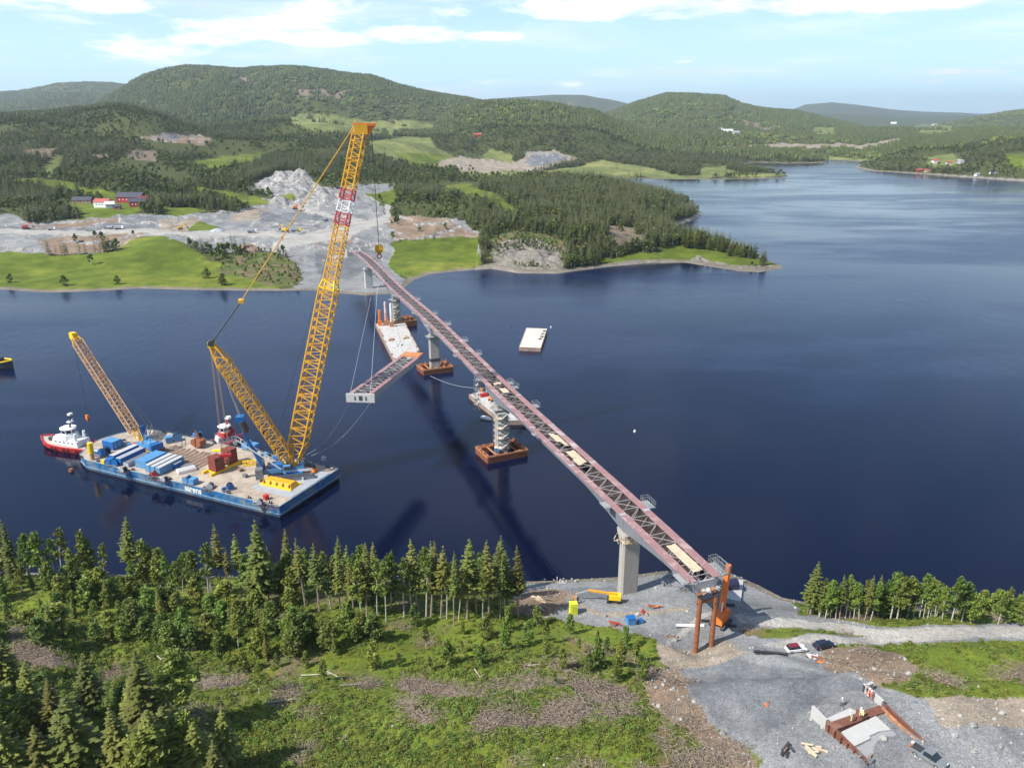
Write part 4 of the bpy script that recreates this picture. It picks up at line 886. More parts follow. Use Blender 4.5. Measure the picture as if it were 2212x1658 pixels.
for k in range(3): MB().box((.1*k, (k-1)*.55, 3.2), (2.6, .4, 6.3), 0, .10).build('plate', m_grey, t_)
# yellow hatch skid near the corner
t_ = thing('steel_base_plate', 'grey steel base plate sheet under the yellow skid at the right end of the deck', 'steel plate', tuple(P(612, 1048, DZ)), BY)
MB().box((0, 0, .1), (17, 12.5, .2)).build('sheet', m_grey, t_); MB().box((-5.4, -10.2, .1), (6, 7.6, .2)).build('side_sheet', m_grey, t_)
t_ = thing('yellow_skid', 'large yellow ballast trough beside the near right corner of the barge', 'trough', tuple(P(606, 1046, DZ+.2)), BY+.04)
b = MB(); b.loft([[(-6.2, -2.4, 0), (6.2, -2.4, 0), (6.2, 2.4, 0), (-6.2, 2.4, 0)], [(-5.2, -1.4, 1.7), (5.2, -1.4, 1.7), (5.2, 1.4, 1.7), (-5.2, 1.4, 1.7)]]); b.build('trough_body', m_yel, t_)
for sy in (-2.6, 2.6): MB().box((0, sy, .35), (12.6, .3, .6)).build('rail', m_yel_b, t_)
for k in range(5): MB().box((-5+2.5*k, 1.95, .95), (.25, 1.0, 1.4)).build('rib', m_yel, t_)
t_ = thing('orange_skid', 'orange-brown hook block cradle on the rear right corner of the barge', 'cradle', tuple(P(668, 1019, DZ)), BY+.2)
b = MB(); b.loft([[(-2.8, -1.6, 0), (2.8, -1.6, 0), (2.8, 1.6, 0), (-2.8, 1.6, 0)], [(-2.4, -1.0, 1.8), (2.0, -1.2, 1.3), (2.0, 1.2, 1.3), (-2.4, 1., 1.8)]]); b.build('cradle_body', m_orange, t_); b = MB(); b.bar((-1.4, -1, 1.9), (-1.4, 1, 1.9), .8, 10); b.build('sheave', m_dark, t_)
t_ = thing('valve_box', 'small grey-blue machinery crate between the yellow trough and the orange cradle', 'crate', tuple(P(652, 1033, DZ)), BY)
MB().box((0, 0, .7), (3.4, 2.4, 1.2)).build('casing', m_grey, t_); b = MB()
for k in range(6): b.bar((-1.5+.6*k, -1, 1.3), (-1.5+.6*k, 1, 1.3+.3*(k % 2)), .14, 5)
b.build('pipes', m_blue, t_)
# timber mats and odds and ends, near edge hoses
m_hose = M('hose', (.12, .07, .06), .8)
for k, (x_, y_) in enumerate([(268, 1018), (332, 1034), (352, 1040), (447, 1058), (455, 1052), (575, 1092), (590, 1096)]):
    q = P(x_, y_, DZ); b = MB(); pts = [Vector((math.cos(a*1.1+k)*(.6+.18*a), math.sin(a*1.1+k)*(.5+.14*a), .15+.1*rb.random())) for a in range(12)]; b.tube(pts, .11, 5); o = b.build('hose_coil', m_hose, None); o.location = q
    tag(o, ['dark hose coil by the left mooring winch', 'dark hose coil below the bright blue container', 'second hose coil right of the bright blue container', 'loose hose loop left of the small blue winch', 'upper loose hose loop beside the low winch', 'hose heap behind the near right corner', 'hose heap exactly at the near right corner'][k] + ' of the barge deck', 'hose')
# handrail along the far edge
t_ = thing('deck_railing', 'low dark railing along the rear edge of the barge', 'railing', tuple(barge.matrix_basis @ Vector((0, -BW_+.4, DZ))), BY); b = MB()
for k in range(45): b.bar((2*k, 0, 0), (2*k, 0, 1.0), .05, 3)
b.bar((0, 0, 1.), (88, 0, 1.), .045, 3); tag(b.build('rail', m_grey_d, t_), kind='stuff')
# ---------------------------------------------------------------- main crane
FW = Vector((math.cos(math.radians(14)), math.sin(math.radians(14)), 0)); CN = Vector((-FW.y, FW.x, 0))
base = P(634, 1009, DZ+2.6)
def on_plane(px, py):    # point seen at a pixel on the crane's vertical plane
    d = ray(px, py); o = np.array([0, 0, CAMH]); nrm = np.array([*CN]); tt_ = ((np.array([*base])-o)@nrm)/(d@nrm); return Vector(o+d*tt_)
mast_tip = on_plane(457, 744)
boom_tip = PY(781, 268, HOOK_Y-1)
cy = math.atan2(FW.y, FW.x)
crane = thing('crawler_crane', 'giant yellow lattice boom crane standing on the right end of the barge', 'crane', (base.x, base.y, DZ), cy)
def LC_(p_): return loc_of(crane, p_)
def cpart(mb, name, mat, par=crane, lab=None, stuff=False):
    o = mb.build(name, mat, par)
    if lab: o['label'] = lab
    if stuff: o['kind'] = 'stuff'
    return o
Bz = LC_(base); Tt = LC_(boom_tip); Mt = LC_(mast_tip)
side = (0, 1, 0)
def section(a, b, t0, t1, w0, w1, n, mat, name='boom_section', rc=.29, rbb=.145, lab=None, d0=None, d1=None, sv=side):
    mb = MB(); lattice(mb, a.lerp(b, t0), a.lerp(b, t1), w0, w1, sv, n, rc, rbb, d0 or w0, d1 or w1); return cpart(mb, name, mat, lab=lab)
# main boom: wide foot, square run, step, slimmer upper part with red and white marking
sv2 = Matrix.Rotation(math.radians(-22), 3, 'Z') @ Vector((0, 1, 0))
section(Bz, Tt, 0, .07, 2.0, 5.2, 4, m_yel, d0=1.4, sv=sv2)
edges = [(.07, .17), (.17, .27), (.27, .37), (.37, .47), (.47, .535)]
for a_, b_ in edges: section(Bz, Tt, a_, b_, 5.2, 5.2, 8 if b_-a_ > .08 else 5, m_yel, sv=sv2)
section(Bz, Tt, .535, .56, 5.2, 3.9, 2, m_yel_b, rc=.3, rbb=.2, lab='stepped adapter section of the boom', sv=sv2)
for a_, b_, mt_ in [(.56, .64, m_yel), (.64, .72, m_yel), (.72, .755, m_red), (.755, .79, m_white), (.79, .82, m_red), (.82, .90, m_yel), (.90, .975, m_yel)]:
    section(Bz, Tt, a_, b_, 3.9, 3.7, max(3, int((b_-a_)*90)), mt_, lab={'red_paint': 'red banded boom section', 'white_paint': 'white banded boom section'}.get(mt_.name), rc=.25, rbb=.135, sv=sv2)
ax = (Tt-Bz).normalized()
b = MB(); c_ = Bz.lerp(Tt, .985); b.box(c_, (4.2, 4.0, 3.0)); cpart(b, 'boom_head', m_yel)
b = MB(); b.hexa([c_+Vector(v) for v in ((-2, -1.8, .6), (4.6, -1.8, 1.2), (4.6, 1.8, 1.2), (-2, 1.8, .6), (-2.4, -1.8, 2.0), (5.4, -1.8, 1.9), (5.4, 1.8, 1.9), (-2.4, 1.8, 2.0))]); b.hexa([c_+Vector(v) for v in ((1.6, -1.5, -1.6), (2.6, -1.5, -1.6), (2.6, 1.5, -1.6), (1.6, 1.5, -1.6), (1.2, -1.5, 1.0), (4.9, -1.5, 1.3), (4.9, 1.5, 1.3), (1.2, 1.5, 1.0))]); cpart(b, 'runner_head', m_orange)
b = MB()
for k in range(6): b.bar(c_+Vector((3.4, -1.2+.48*k, .9)), c_+Vector((3.4, -1.0+.48*k, .9)), .8, 12)
cpart(b, 'sheaves', m_dark, stuff=True)
b = MB(); b.bar(c_+Vector((-1.6, -1.2, 2)), c_+Vector((-1.6, 1.2, 2.6)), .08, 4); b.bar(c_+Vector((-1.9, 0, 2)), c_+Vector((-1.9, 0, 3.4)), .07, 4); cpart(b, 'head_railing', m_yel)
# derrick mast
section(Bz, Mt, 0, .12, 2.4, 5.6, 4, m_yel, 'mast_section', d0=1.4, d1=3.6)
for a_, b_ in ((.12, .32), (.32, .52), (.52, .70), (.70, .86)): section(Bz, Mt, a_, b_, 5.6, 5.6, 8, m_yel, 'mast_section', rc=.22, d0=3.6, d1=3.6)
section(Bz, Mt, .86, 1., 5.6, 1.8, 4, m_yel, 'mast_section', rc=.26, rbb=.16, d0=3.6, d1=1.4)
b = MB(); b.box(Mt, (2.2, 2.4, 1.6)); cpart(b, 'mast_head', m_yel_b)
b = MB(); b.bar(Mt+Vector((0, -1.4, .6)), Mt+Vector((0, 1.4, .6)), 1.0, 12); cpart(b, 'mast_sheaves', m_dark)
# pendants from mast head to boom head: black rope pack, then yellow straps
sp = None
d0v = boom_tip - mast_tip
def pix_t(y0):
    lo, hi = 0., 1.
    for _ in range(40):
        m_ = (lo+hi)/2; q = mast_tip.lerp(boom_tip, m_)
        yy = float(proj(q.x, q.y, q.z)[1])
        if yy > y0: lo = m_
        else: hi = m_
    return lo
t1 = pix_t(650)
J = Mt.lerp(Tt, t1) 
for sy in (-1.1, 1.1):
    b = MB()
    for k in range(3): b.bar(Mt+Vector((0, sy+.2*k-.2, .6)), J+Vector((0, sy+.2*k-.2, 0)), .21, 4)
    cpart(b, 'luffing_ropes', m_rope)
b = MB(); b.box(J, (1.6, 3.2, 1.0)); cpart(b, 'luffing_block', m_yel)
for sy in (-1.0, 1.0):
    b = MB(); b.bar(J+Vector((0, sy, 0)), c_+Vector((-1.8, sy, 1.2)), .13, 4); cpart(b, 'pendant', m_yel)
    for tq in (.36, .62): 
        b = MB(); b.box((J+Vector((0, sy, 0))).lerp(c_+Vector((-1.8, sy, 1.2)), tq), (.6, .5, .8)); cpart(b, 'pendant_joint', m_yel)
# rope pairs from the mast head down to the counterweight carrier and to the machine
dn = P(480, 1000, DZ+6.2)
plum = Vector((mast_tip.x, mast_tip.y, 14.0))
for o_ in (-1.5, 1.6):
    b = MB(); q = LC_(plum)+Vector((o_*.75, 0, 0)); b.bar(Mt+Vector((o_*.35, 0, -.5)), q, .10, 4); b.bar(Mt+Vector((o_*.35+.3, 0, -.5)), q+Vector((.35, 0, 0)), .10, 4); cpart(b, 'counterweight_pendant', m_pale)
b = MB(); b.box(LC_(plum)+Vector((0, 0, -.6)), (3.6, 1.0, .9)); cpart(b, 'spreader_beam', m_red)
b = MB()
for o_ in (-1.3, 1.3): b.bar(LC_(plum)+Vector((o_, 0, -.9)), LC_(P(482+o_*8, 1006, DZ+6)), .07, 4)
cpart(b, 'carrier_slings', m_rope)
# superstructure: base carrier, A-frame, drum cylinder, counterweight, cab
car = -1   # rear of the machine points along -x
b = MB()
for sy in (-4.6, 4.6): b.loft([[(-6.6, sy-.9, .1), (-5.4, sy-.9, 1.5), (5.4, sy-.9, 1.5), (6.6, sy-.9, .1)], [(-6.6, sy+.9, .1), (-5.4, sy+.9, 1.5), (5.4, sy+.9, 1.5), (6.6, sy+.9, .1)]])
cb = MB(); 
for sy, nm in ((-4.6, 0), (4.6, 0)):
    q = MB(); q.loft([[(-6.9, sy-1., .05), (-6.9, sy-1, 1.0), (-5.8, sy-1., 1.75), (5.8, sy-1., 1.75), (6.9, sy-1, 1.0), (6.9, sy-1, .05)], [(-6.9, sy+1., .05), (-6.9, sy+1, 1.0), (-5.8, sy+1., 1.75), (5.8, sy+1., 1.75), (6.9, sy+1, 1.0), (6.9, sy+1, .05)]]); tk = cpart(q, 'crawler_track', m_grey_d)
    q = MB()
    for k in range(22): q.box((-6.4+.61*k, sy, 1.78 if abs(k-10.5) < 9.5 else 1.45), (.42, 2.1, .12))
    tag(q.build('track_shoes', m_dark, tk), kind='stuff')
q = MB(); q.box((0, 0, 1.3), (6.0, 7.4, 1.3)); cpart(q, 'car_body', m_blue)
q = MB(); q.box((-3.4, 0, 2.7), (14, 3.6, 1.5)); cpart(q, 'slewing_frame', m_blue_l)
q = MB(); q.box((-5.4, 0, 4.0), (4.0, 3.2, 1.6)); cpart(q, 'engine_house', m_blue)
q = MB(); q.box((-2.0, -3.0, 3.8), (2.4, 1.6, 2.2)); cabn = cpart(q, 'cab', m_blue_l); MB().box((-1.9, -3.82, 4.1), (2.0, .06, 1.2)).build('window', m_glass, cabn)
q = MB(); q.box((1.4, -2.2, 2.2), (9.5, .12, .9)); cpart(q, 'name_panel', m_white)
for sx, nm in ((-7.6, 'rear_winch'), (-10.2, 'rear_winch'), (-1.5, 'hoist_drum')):
    q = MB(); q.bar((sx, -1.6, 4.0), (sx, 1.6, 4.0), .95, 12); cpart(q, nm, m_dark)
for sy in (-1, 1):
    q = MB()
    for k in range(4): q.box((-11.0, sy*3.0, 1.6+.9*k), (2.4, 2.6, .82))
    cpart(q, 'counterweight', m_grey_d)
AF_ = LC_(on_plane(521, 905))
q = MB()
for sy in (-1.6, 1.6): q.bar((-9.5, sy, 3.0), AF_+Vector((0, sy*.6, -4.5)), .35, 5)
cpart(q, 'a_frame_leg', m_blue)
q = MB()
for sy in (-1.9, 1.9):
    q.bar((-4.0, sy, 3.2), AF_+Vector((-2.2, sy*.8, -6.5)), .22, 5)
cpart(q, 'a_frame_strut', m_white)
q = MB()
for k in range(5):
    a_ = Vector((-4.0, -1.9, 3.2)).lerp(AF_+Vector((-2.2, -1.5, -6.5)), .2*k+.1); b_ = Vector((-4.0, 1.9, 3.2)).lerp(AF_+Vector((-2.2, 1.5, -6.5)), .2*k+.1); q.bar(a_, b_, .12, 4)
cpart(q, 'strut_rungs', m_white)
q = MB(); q.bar(AF_+Vector((0, -1.0, -.5)), AF_+Vector((1.2, -1.0, -4.4)), .95, 8); q.bar(AF_+Vector((0, 1.0, -.5)), AF_+Vector((1.2, 1.0, -4.4)), .95, 8); cpart(q, 'hoist_cylinders', m_dark)
q = MB(); q.box(AF_+Vector((-.3, 0, .3)), (2.6, 2.8, 1.8)); cpart(q, 'a_frame_head', m_blue)
for sy in (-1.2, 1.2):
    q = MB(); q.bar(Mt+Vector((.4, sy*.5, -.6)), AF_+Vector((-.2, sy, 1.)), .10, 4); cpart(q, 'mast_pendant', m_rope_p)
# hoist ropes along boom and down to the block
hk = PY(812, 548, HOOK_Y); hl = LC_(Vector((boom_tip.x, boom_tip.y, hk.z)))
hk = Vector((boom_tip.x, boom_tip.y, 0)) + FW*3.4; hpix = hk
hz_ = PY(812, 535, hk.y).z
hx = LC_(Vector((hk.x, hk.y, hz_)))
for k in range(4):
    q = MB(); q.bar(c_+Vector((3.4+.0*k, -1.1+.7*k, .6)), hx+Vector((0, -.6+.4*k, .6)), .065, 3); cpart(q, 'hoist_rope', m_rope)
q = MB(); q.loft([[(hx.x-1.2, hx.y-.9, hx.z+.9), (hx.x+1.2, hx.y-.9, hx.z+.9), (hx.x+1.2, hx.y+.9, hx.z+.9), (hx.x-1.2, hx.y+.9, hx.z+.9)], [(hx.x-1.4, hx.y-.9, hx.z-.8), (hx.x+1.4, hx.y-.9, hx.z-.8), (hx.x+1.4, hx.y+.9, hx.z-.8), (hx.x-1.4, hx.y+.9, hx.z-.8)], [(hx.x-.5, hx.y-.4, hx.z-2.0), (hx.x+.5, hx.y-.4, hx.z-2.0), (hx.x+.5, hx.y+.4, hx.z-2.0), (hx.x-.5, hx.y+.4, hx.z-2.0)]]); hb = cpart(q, 'hook_block', m_yel)
q = MB(); q.torus((hx.x, hx.y, hx.z-2.9), .7, .22, 'Y'); q.build('hook', m_rust, hb)
q = MB(); q.bar(Bz.lerp(Tt, .98)+Vector((-.5, 0, 0)), (-1.5, 0, 4.6), .05, 3); q.bar(Bz.lerp(Tt, .9)+Vector((-.5, .6, 0)), (-7.6, 0.3, 4.6), .05, 3); cpart(q, 'boom_hoist_rope', m_rope)
# slings to the girder segment and tag lines, each a thing of its own
hw = Vector((hk.x, hk.y, hz_-3.4))
SM = Matrix.Translation(seg.location) @ Matrix.Rotation(sya, 4, 'Z')
for nm_, q_ in (('near left', (-3.6, .5, 0)), ('near right', (3.6, .5, 0)), ('far left', (-3.2, Ls-2, 0)), ('far right', (3.2, Ls-2, 0))):
    e_ = SM @ Vector(q_); b = MB(); b.bar((0, 0, 0), Vector(e_)-hw, .05, 3); o = b.build('lifting_sling', m_rope_l); o.location = hw; tag(o, 'thin sling from the crane hook to the %s corner of the hanging girder' % nm_, 'sling')
for nm_, q_, tp in (('left', (-3.6, 0, -2.8), (662, 982)), ('right', (3.6, 0, -2.8), (672, 984))):
    e_ = SM @ Vector(q_); s_ = P(*tp, DZ+1.5); b = MB(); pts = []
    for k in range(13): t = k/12; v = Vector(s_).lerp(e_, t); v.z -= 3.2*math.sin(PI*t); pts.append(v-s_)
    b.tube(pts, .055, 3); o = b.build('tag_line', m_rope_l); o.location = s_; tag(o, 'pale tag line sagging from the barge to the lower %s corner of the hanging girder' % nm_, 'rope')
# ---------------------------------------------------------------- smaller crane
b2 = P(308, 957, DZ+1.8); tp2 = PY(158, 724, P(190, 900, 0).y-18)
c2y = math.atan2(tp2.y-b2.y, tp2.x-b2.x); cr2 = thing('crawler_crane', 'smaller crane with a faded lattice boom leaning left at the left end of the barge', 'crane', (b2.x, b2.y, DZ), c2y)
def L2(p_): return loc_of(cr2, p_)
B2, T2 = L2(b2), L2(tp2)
q = MB(); lattice(q, B2, B2.lerp(T2, .12), .9, 2.5, (0, 1, 0), 4, .16, .09); q.build('boom_foot', m_yel, cr2)
for k in range(5): q = MB(); lattice(q, B2.lerp(T2, .12+.164*k), B2.lerp(T2, .12+.164*(k+1)), 3.0, 3.0, (0, 1, 0), 9, .21, .13); q.build('boom_section', m_pale, cr2)
q = MB(); lattice(q, B2.lerp(T2, .94), T2, 2.5, 1.4, (0, 1, 0), 2, .22, .14); q.build('boom_section', m_yel, cr2)
q = MB(); q.box(T2, (2.6, 1.9, 2.2)); q.bar(T2+Vector((0, -1, -.4)), T2+Vector((0, 1, -.4)), 1.2, 12); q.build('boom_head', m_yel_b, cr2)
for sy in (-2.9, 2.9):
    q = MB(); q.loft([[(-4.2, sy-.55, .05), (-4.2, sy-.55, .9), (-3.4, sy-.55, 1.25), (3.4, sy-.55, 1.25), (4.2, sy-.55, .9), (4.2, sy-.55, .05)], [(-4.2, sy+.55, .05), (-4.2, sy+.55, .9), (-3.4, sy+.55, 1.25), (3.4, sy+.55, 1.25), (4.2, sy+.55, .9), (4.2, sy+.55, .05)]]); q.build('crawler_track', m_grey_d, cr2)
q = MB(); q.box((0, 0, 1.0), (3.4, 4.8, .9)); q.build('car_body', m_grey, cr2); q = MB(); q.box((-3.4, 0, 1.95), (11, 3.0, .9)); q.build('slewing_frame', m_blue_l, cr2)
q = MB(); q.box((-6.0, 0, 3.3), (4.6, 3.0, 1.7)); q.build('engine_house', m_blue_l, cr2); q = MB(); q.box((-9.6, 0, 3.0), (1.6, 4.6, 2.2)); q.build('counterweight', m_blue, cr2)
q = MB(); q.box((.9, -2.1, 3.0), (1.9, 1.3, 1.9)); cb_ = q.build('cab', m_blue_l, cr2); MB().box((1.0, -2.78, 3.2), (1.6, .06, 1.1)).build('window', m_glass, cb_)
q = MB(); m2 = Vector((-7.4, 0, 11.0))
for sy in (-1.2, 1.2): q.bar((-2.0, sy, 2.4), m2+Vector((0, sy*.6, 0)), .18, 4); q.bar((-8.6, sy, 2.4), m2+Vector((0, sy*.6, 0)), .12, 4)
q.build('gantry', m_grey_d, cr2)
q = MB()
for sy in (-.7, .7): q.bar(m2+Vector((0, sy, 0)), T2+Vector((0, sy, .4)), .09, 4)
q.build('pendant', m_rope, cr2)
hk2 = PY(186, 898, tp2.y); h2 = L2(Vector((tp2.x, tp2.y, hk2.z)))+Vector((.8, 0, 0))
q = MB(); q.bar(T2+Vector((.8, -.3, -.5)), h2+Vector((0, -.2, 0)), .06, 3); q.bar(T2+Vector((.8, .3, -.5)), h2+Vector((0, .2, 0)), .06, 3); q.build('hoist_rope', m_rope, cr2)
q = MB(); q.loft([[(h2.x-.7, h2.y-.4, h2.z+.2), (h2.x+.7, h2.y-.4, h2.z+.2), (h2.x+.7, h2.y+.4, h2.z+.2), (h2.x-.7, h2.y+.4, h2.z+.2)], [(h2.x-.9, h2.y-.5, h2.z-1.3), (h2.x+.9, h2.y-.5, h2.z-1.3), (h2.x+.9, h2.y+.5, h2.z-1.3), (h2.x-.9, h2.y+.5, h2.z-1.3)], [(h2.x-.2, h2.y-.2, h2.z-2.4), (h2.x+.2, h2.y-.2, h2.z-2.4), (h2.x+.2, h2.y+.2, h2.z-2.4), (h2.x-.2, h2.y+.2, h2.z-2.4)]]); q.build('hook_block', m_orange, cr2)
t_ = thing('excavator_cabin', 'deep blue upright machine housing behind the foot of the smaller crane', 'machine', tuple(P(310, 948, DZ)), BY+.4)
MB().box((0, 0, 1.0), (2.4, 2.0, 1.8)).build('base', m_dark, t_)
for sy in (-.8, .8): MB().box((0, sy, 3.5), (1.6, 1.2, 3.4), 0, .25).build('housing', m_blue, t_)
t_ = thing('outrigger_beam', 'orange-yellow beam lying on deck under the smaller crane', 'beam', tuple(P(327, 973, DZ)), BY+.45)
MB().box((0, 0, .4), (9.5, .9, .7)).build('beam', m_yel, t_); MB().box((-4.2, 0, .4), (1.2, 1.6, .8)).build('foot', m_rust, t_)
t_ = thing('pipe_rack', 'bundle of rusty pipes in front of the smaller crane tracks', 'pipes', tuple(P(346, 972, DZ)), BY+2.4)
for k in range(4): MB().bar((-3.5, .5*k-.7, .3), (3.5, .5*k-.7, .3), .22, 8).build('pipe', m_rust, t_)
# small deck goods, each its own
goods = [(300, 948, 'white', m_white, 'small white locker by the rear rail behind the smaller crane'), (270, 962, 'grey', m_grey, 'grey locker in front of the rear left edge'), (281, 966, 'b', m_blue, 'blue drum rack right of the deep blue deck house'), (292, 964, 'r', m_red, 'red pump unit between deck house and smaller crane'), (510, 960, 'd', m_grey_d, 'dark crate on the rear edge behind the counterweights'), (596, 993, 'b', m_blue, 'blue generator box beside the big crane'), (575, 985, 'b', m_blue_l, 'light blue generator box at the rear of the big crane'), (226, 1001, 'y', m_yel_b, 'small yellow crate in front of the large dark winch'), (700, 995, 'g', m_grey, 'grey locker on the far right edge of the barge'), (530, 1030, 'd', m_grey_d, 'tiny dark box alone on the open deck'), (575, 1078, 'r', m_red, 'tiny red pump near the near right corner'), (520, 1017, 'br', m_mat, 'brown dunnage pile beside the counterweight carrier')]
for px, py, _, mt_, lab in goods:
    t_ = thing('deck_locker', lab, 'locker', tuple(P(px, py, DZ)), BY+rb.uniform(-.4, .4)); w_, d_, h_ = rb.uniform(1.2, 2.2), rb.uniform(1, 1.6), rb.uniform(.8, 1.5)
    MB().box((0, 0, h_/2+.1), (w_, d_, h_)).build('body', mt_, t_); MB().box((0, 0, h_+.14), (w_*1.06, d_*1.06, .08)).build('lid', mt_, t_)
    for sy in (-1, 1): MB().box((0, sy*d_*.35, .05), (w_, .15, .1)).build('skid', m_dark, t_)
# anchor buoy hung off the left end
o = MB(); o.bar((0, 0, -.3), (0, 0, .9), .9, 10, .7); q = o.build('mooring_buoy', m_rust); q.location = P(154, 1017, 0.1); tag(q, 'rusty mooring buoy hanging off the left end of the barge', 'buoy')
# ================================================================== BOATS AND PONTOONS
m_wash = M('buff_deck', (.48, .42, .36), .8, var=.12, scale=.5)
def tug(name, label, loc, yaw, L_, B_, hull_m, belt_m, house_m, mast_m, wh_scale=1., tall=1.):
    t_ = thing(name, label, 'tugboat', tuple(loc), yaw)
    st = []
    N = 14
    for i in range(N+1):
        s = i/N; x = -L_/2+L_*s; w_ = B_/2*(min(1, .80+.5*s) if s < .4 else (1 if s < .62 else max(.06, math.cos((s-.62)/.38*PI/2)**.75)))
        zt = 1.7+1.1*max(0, (s-.45)/.55)**1.7; w2 = w_*(.86 if s < .62 else .62)
        st.append([(x, -w_, zt), (x, -w_*.98, .7), (x*.985, -w2, -.6), (x*.985, w2, -.6), (x, w_*.98, .7), (x, w_, zt)])
    MB().loft(st).build('hull', hull_m, t_)
    bw = MB()
    for sy in (0, 1):
        pts = [Vector(r[0 if sy == 0 else 5])+Vector((0, 0, .35)) for r in st]
        for a, b in zip(pts, pts[1:]): bw.bar(a, b, .32, 5)
    bw.build('fender_belt', belt_m, t_)
    dk = MB(); dk.add([(r[0][0], r[0][1]*.96, r[0][2]+.06) for r in st]+[(r[5][0], r[5][1]*.96, r[5][2]+.06) for r in st], [(i, i+1, N+1+i+1, N+1+i) for i in range(N)]); dk.build('deck', m_wash if tall == 1. else hull_m, t_)
    h1 = MB(); x0 = -L_*.10; h1.loft([[(x0-L_*.17, -B_*.33, 1.9), (x0+L_*.30, -B_*.30, 2.2), (x0+L_*.36, 0, 2.3), (x0+L_*.30, B_*.30, 2.2), (x0-L_*.17, B_*.33, 1.9)], [(x0-L_*.16, -B_*.32, 4.2), (x0+L_*.28, -B_*.28, 4.5), (x0+L_*.33, 0, 4.6), (x0+L_*.28, B_*.28, 4.5), (x0-L_*.16, B_*.32, 4.2)]]); h = h1.build('deckhouse', house_m, t_)
    for k in range(5):
        for sy in (-1, 1): MB().box((x0-L_*.08+k*L_*.075, sy*(B_*.325+.03-.004*k), 3.4), (.5, .08, .5)).build('porthole', m_glass, h)
    h2 = MB(); zz = 4.3; hx_ = x0+L_*.07
    ring = lambda k, z_: [(hx_+math.cos(2*PI*j/8+PI/8)*2.7*k*wh_scale, math.sin(2*PI*j/8+PI/8)*2.6*k*wh_scale, z_) for j in range(8)]
    h2.loft([ring(1.25, zz), ring(1.15, zz+1.7)]); h2.build('upper_house', house_m if tall > .75 else m_red, t_)
    wh = MB(); wh.loft([ring(.92, zz+1.7), ring(1., zz+4.0)]); wheel = wh.build('wheelhouse', house_m, t_)
    for j in range(8):
        a = 2*PI*j/8+PI/4; c = Vector((hx_+math.cos(a)*2.42*wh_scale, math.sin(a)*2.32*wh_scale, zz+2.95)); MB().box(c, (.10, 1.5*wh_scale, 1.0), a).build('window', m_glass, wheel)
    rf = MB(); rf.loft([ring(1.12, zz+4.0), ring(1.02, zz+4.25)]); rf.build('roof', house_m, t_)
    ms = MB(); ms.bar((hx_-1.0, 0, zz+4.2), (hx_-2.2, 0, zz+9.5*tall), .38, 8, .2); ms.build('mast', mast_m, t_)
    ms = MB(); ms.box((hx_-2.2, 0, zz+9.7*tall), (1.2, 1.6, .7)); ms.box((hx_-1.6, 0, zz+6.6), (1.6, 2.0, .4)); ms.bar((hx_-1.6, -1.4, zz+7.2), (hx_-1.6, 1.4, zz+7.2), .12, 4); ms.build('radar', m_white, t_)
    for sy in (-1, 1):
        f_ = MB(); f_.bar((x0-L_*.11, sy*B_*.22, 4.2), (x0-L_*.115, sy*B_*.22, 7.0), .6, 8, .5); f_.build('funnel', house_m if tall == 1 else m_red, t_)
    w_ = MB(); w_.bar((L_*.30, -1.3, 3.0), (L_*.30, 1.3, 3.0), .8, 10); w_.build('winch', m_dark, t_); w_ = MB(); w_.bar((-L_*.33, -1.0, 2.4), (-L_*.33, 1.0, 2.4), .7, 10); w_.build('towing_winch', m_dark, t_)
    rl = MB()
    for k in range(14):
        a = x0-L_*.15+k*L_*.034
        for sy in (-1, 1): rl.bar((a, sy*B_*.3, 4.3), (a, sy*B_*.3, 5.2), .04, 3)
    for sy in (-1, 1): rl.bar((x0-L_*.15, sy*B_*.3, 5.2), (x0+L_*.30, sy*B_*.28, 5.3), .04, 3)
    rl.bar((-L_*.3, 0, 2), (-L_*.27, 0, 6.0), .12, 4); tag(rl.build('rails', house_m, t_), kind='stuff')
    for k in range(7):
        for sy in (-1, 1):
            i = 2+int(k*1.5); r = st[min(N, i)]; ty = MB(); ty.torus((r[0][0], (r[0][1] if sy < 0 else r[5][1])+sy*.1, 1.0), .45, .16, 'Y', 10, 4); ty.build('tyre_fender', m_tyre, t_)
    return t_
dirb = ux
tug('tugboat', 'red and white tug with a black mast at the left end of the barge', P(152, 966, 0), BY+.10, 27, 9.5, m_red, m_red, m_white, m_dark, 1.05, 1.0)
m_redw = M('red_white_house', (.62, .16, .13), .5, var=.3)
tug('tugboat', 'small red and white tug lying behind the barge beyond the counterweights', P(487, 963, 0), BY+PI/2-.5, 15, 6.4, M('dark_red_hull', (.20, .02, .03), .5), m_red, m_white, m_red, .85, .72)
# the vessel cut by the left edge
sh = tug('workboat', 'yellow and black vessel cut off by the left edge of the water', P(-32, 793, 0), -.15, 32, 9, m_dark, m_yel_b, m_yel_b, m_white, 1.0, .8); sh['category'] = 'ship'; sh.scale = (1, 1.15, 1.45)
def pontoon(name, label, corners, z, rim_m, deck_m, cat='barge', rimh=.5):
    q = [P(x, y, z) for x, y in corners]; c = sum(q, Vector())/len(q)
    ya = math.atan2(q[1].y-q[0].y, q[1].x-q[0].x); t_ = thing(name, label, cat, (c.x, c.y, 0), ya)
    l = [loc_of(t_, v) for v in q]; poly = [(v.x, v.y) for v in l]
    ar = sum(a[0]*b[1]-b[0]*a[1] for a, b in zip(poly, poly[1:]+poly[:1]))
    if ar < 0: poly = poly[::-1]
    MB().prism(poly, -1, z-.12).build('hull', rim_m, t_); MB().prism([(x*.985, y*.985) for x, y in poly], z-.12, z).build('deck', deck_m, t_)
    mb = MB(); n = len(poly)
    for k in range(n): a, b = poly[k], poly[(k+1) % n]; mb.bar((a[0], a[1], z+.05), (b[0], b[1], z+.05), .18, 4)
    mb.build('coaming', rim_m, t_); return t_, poly
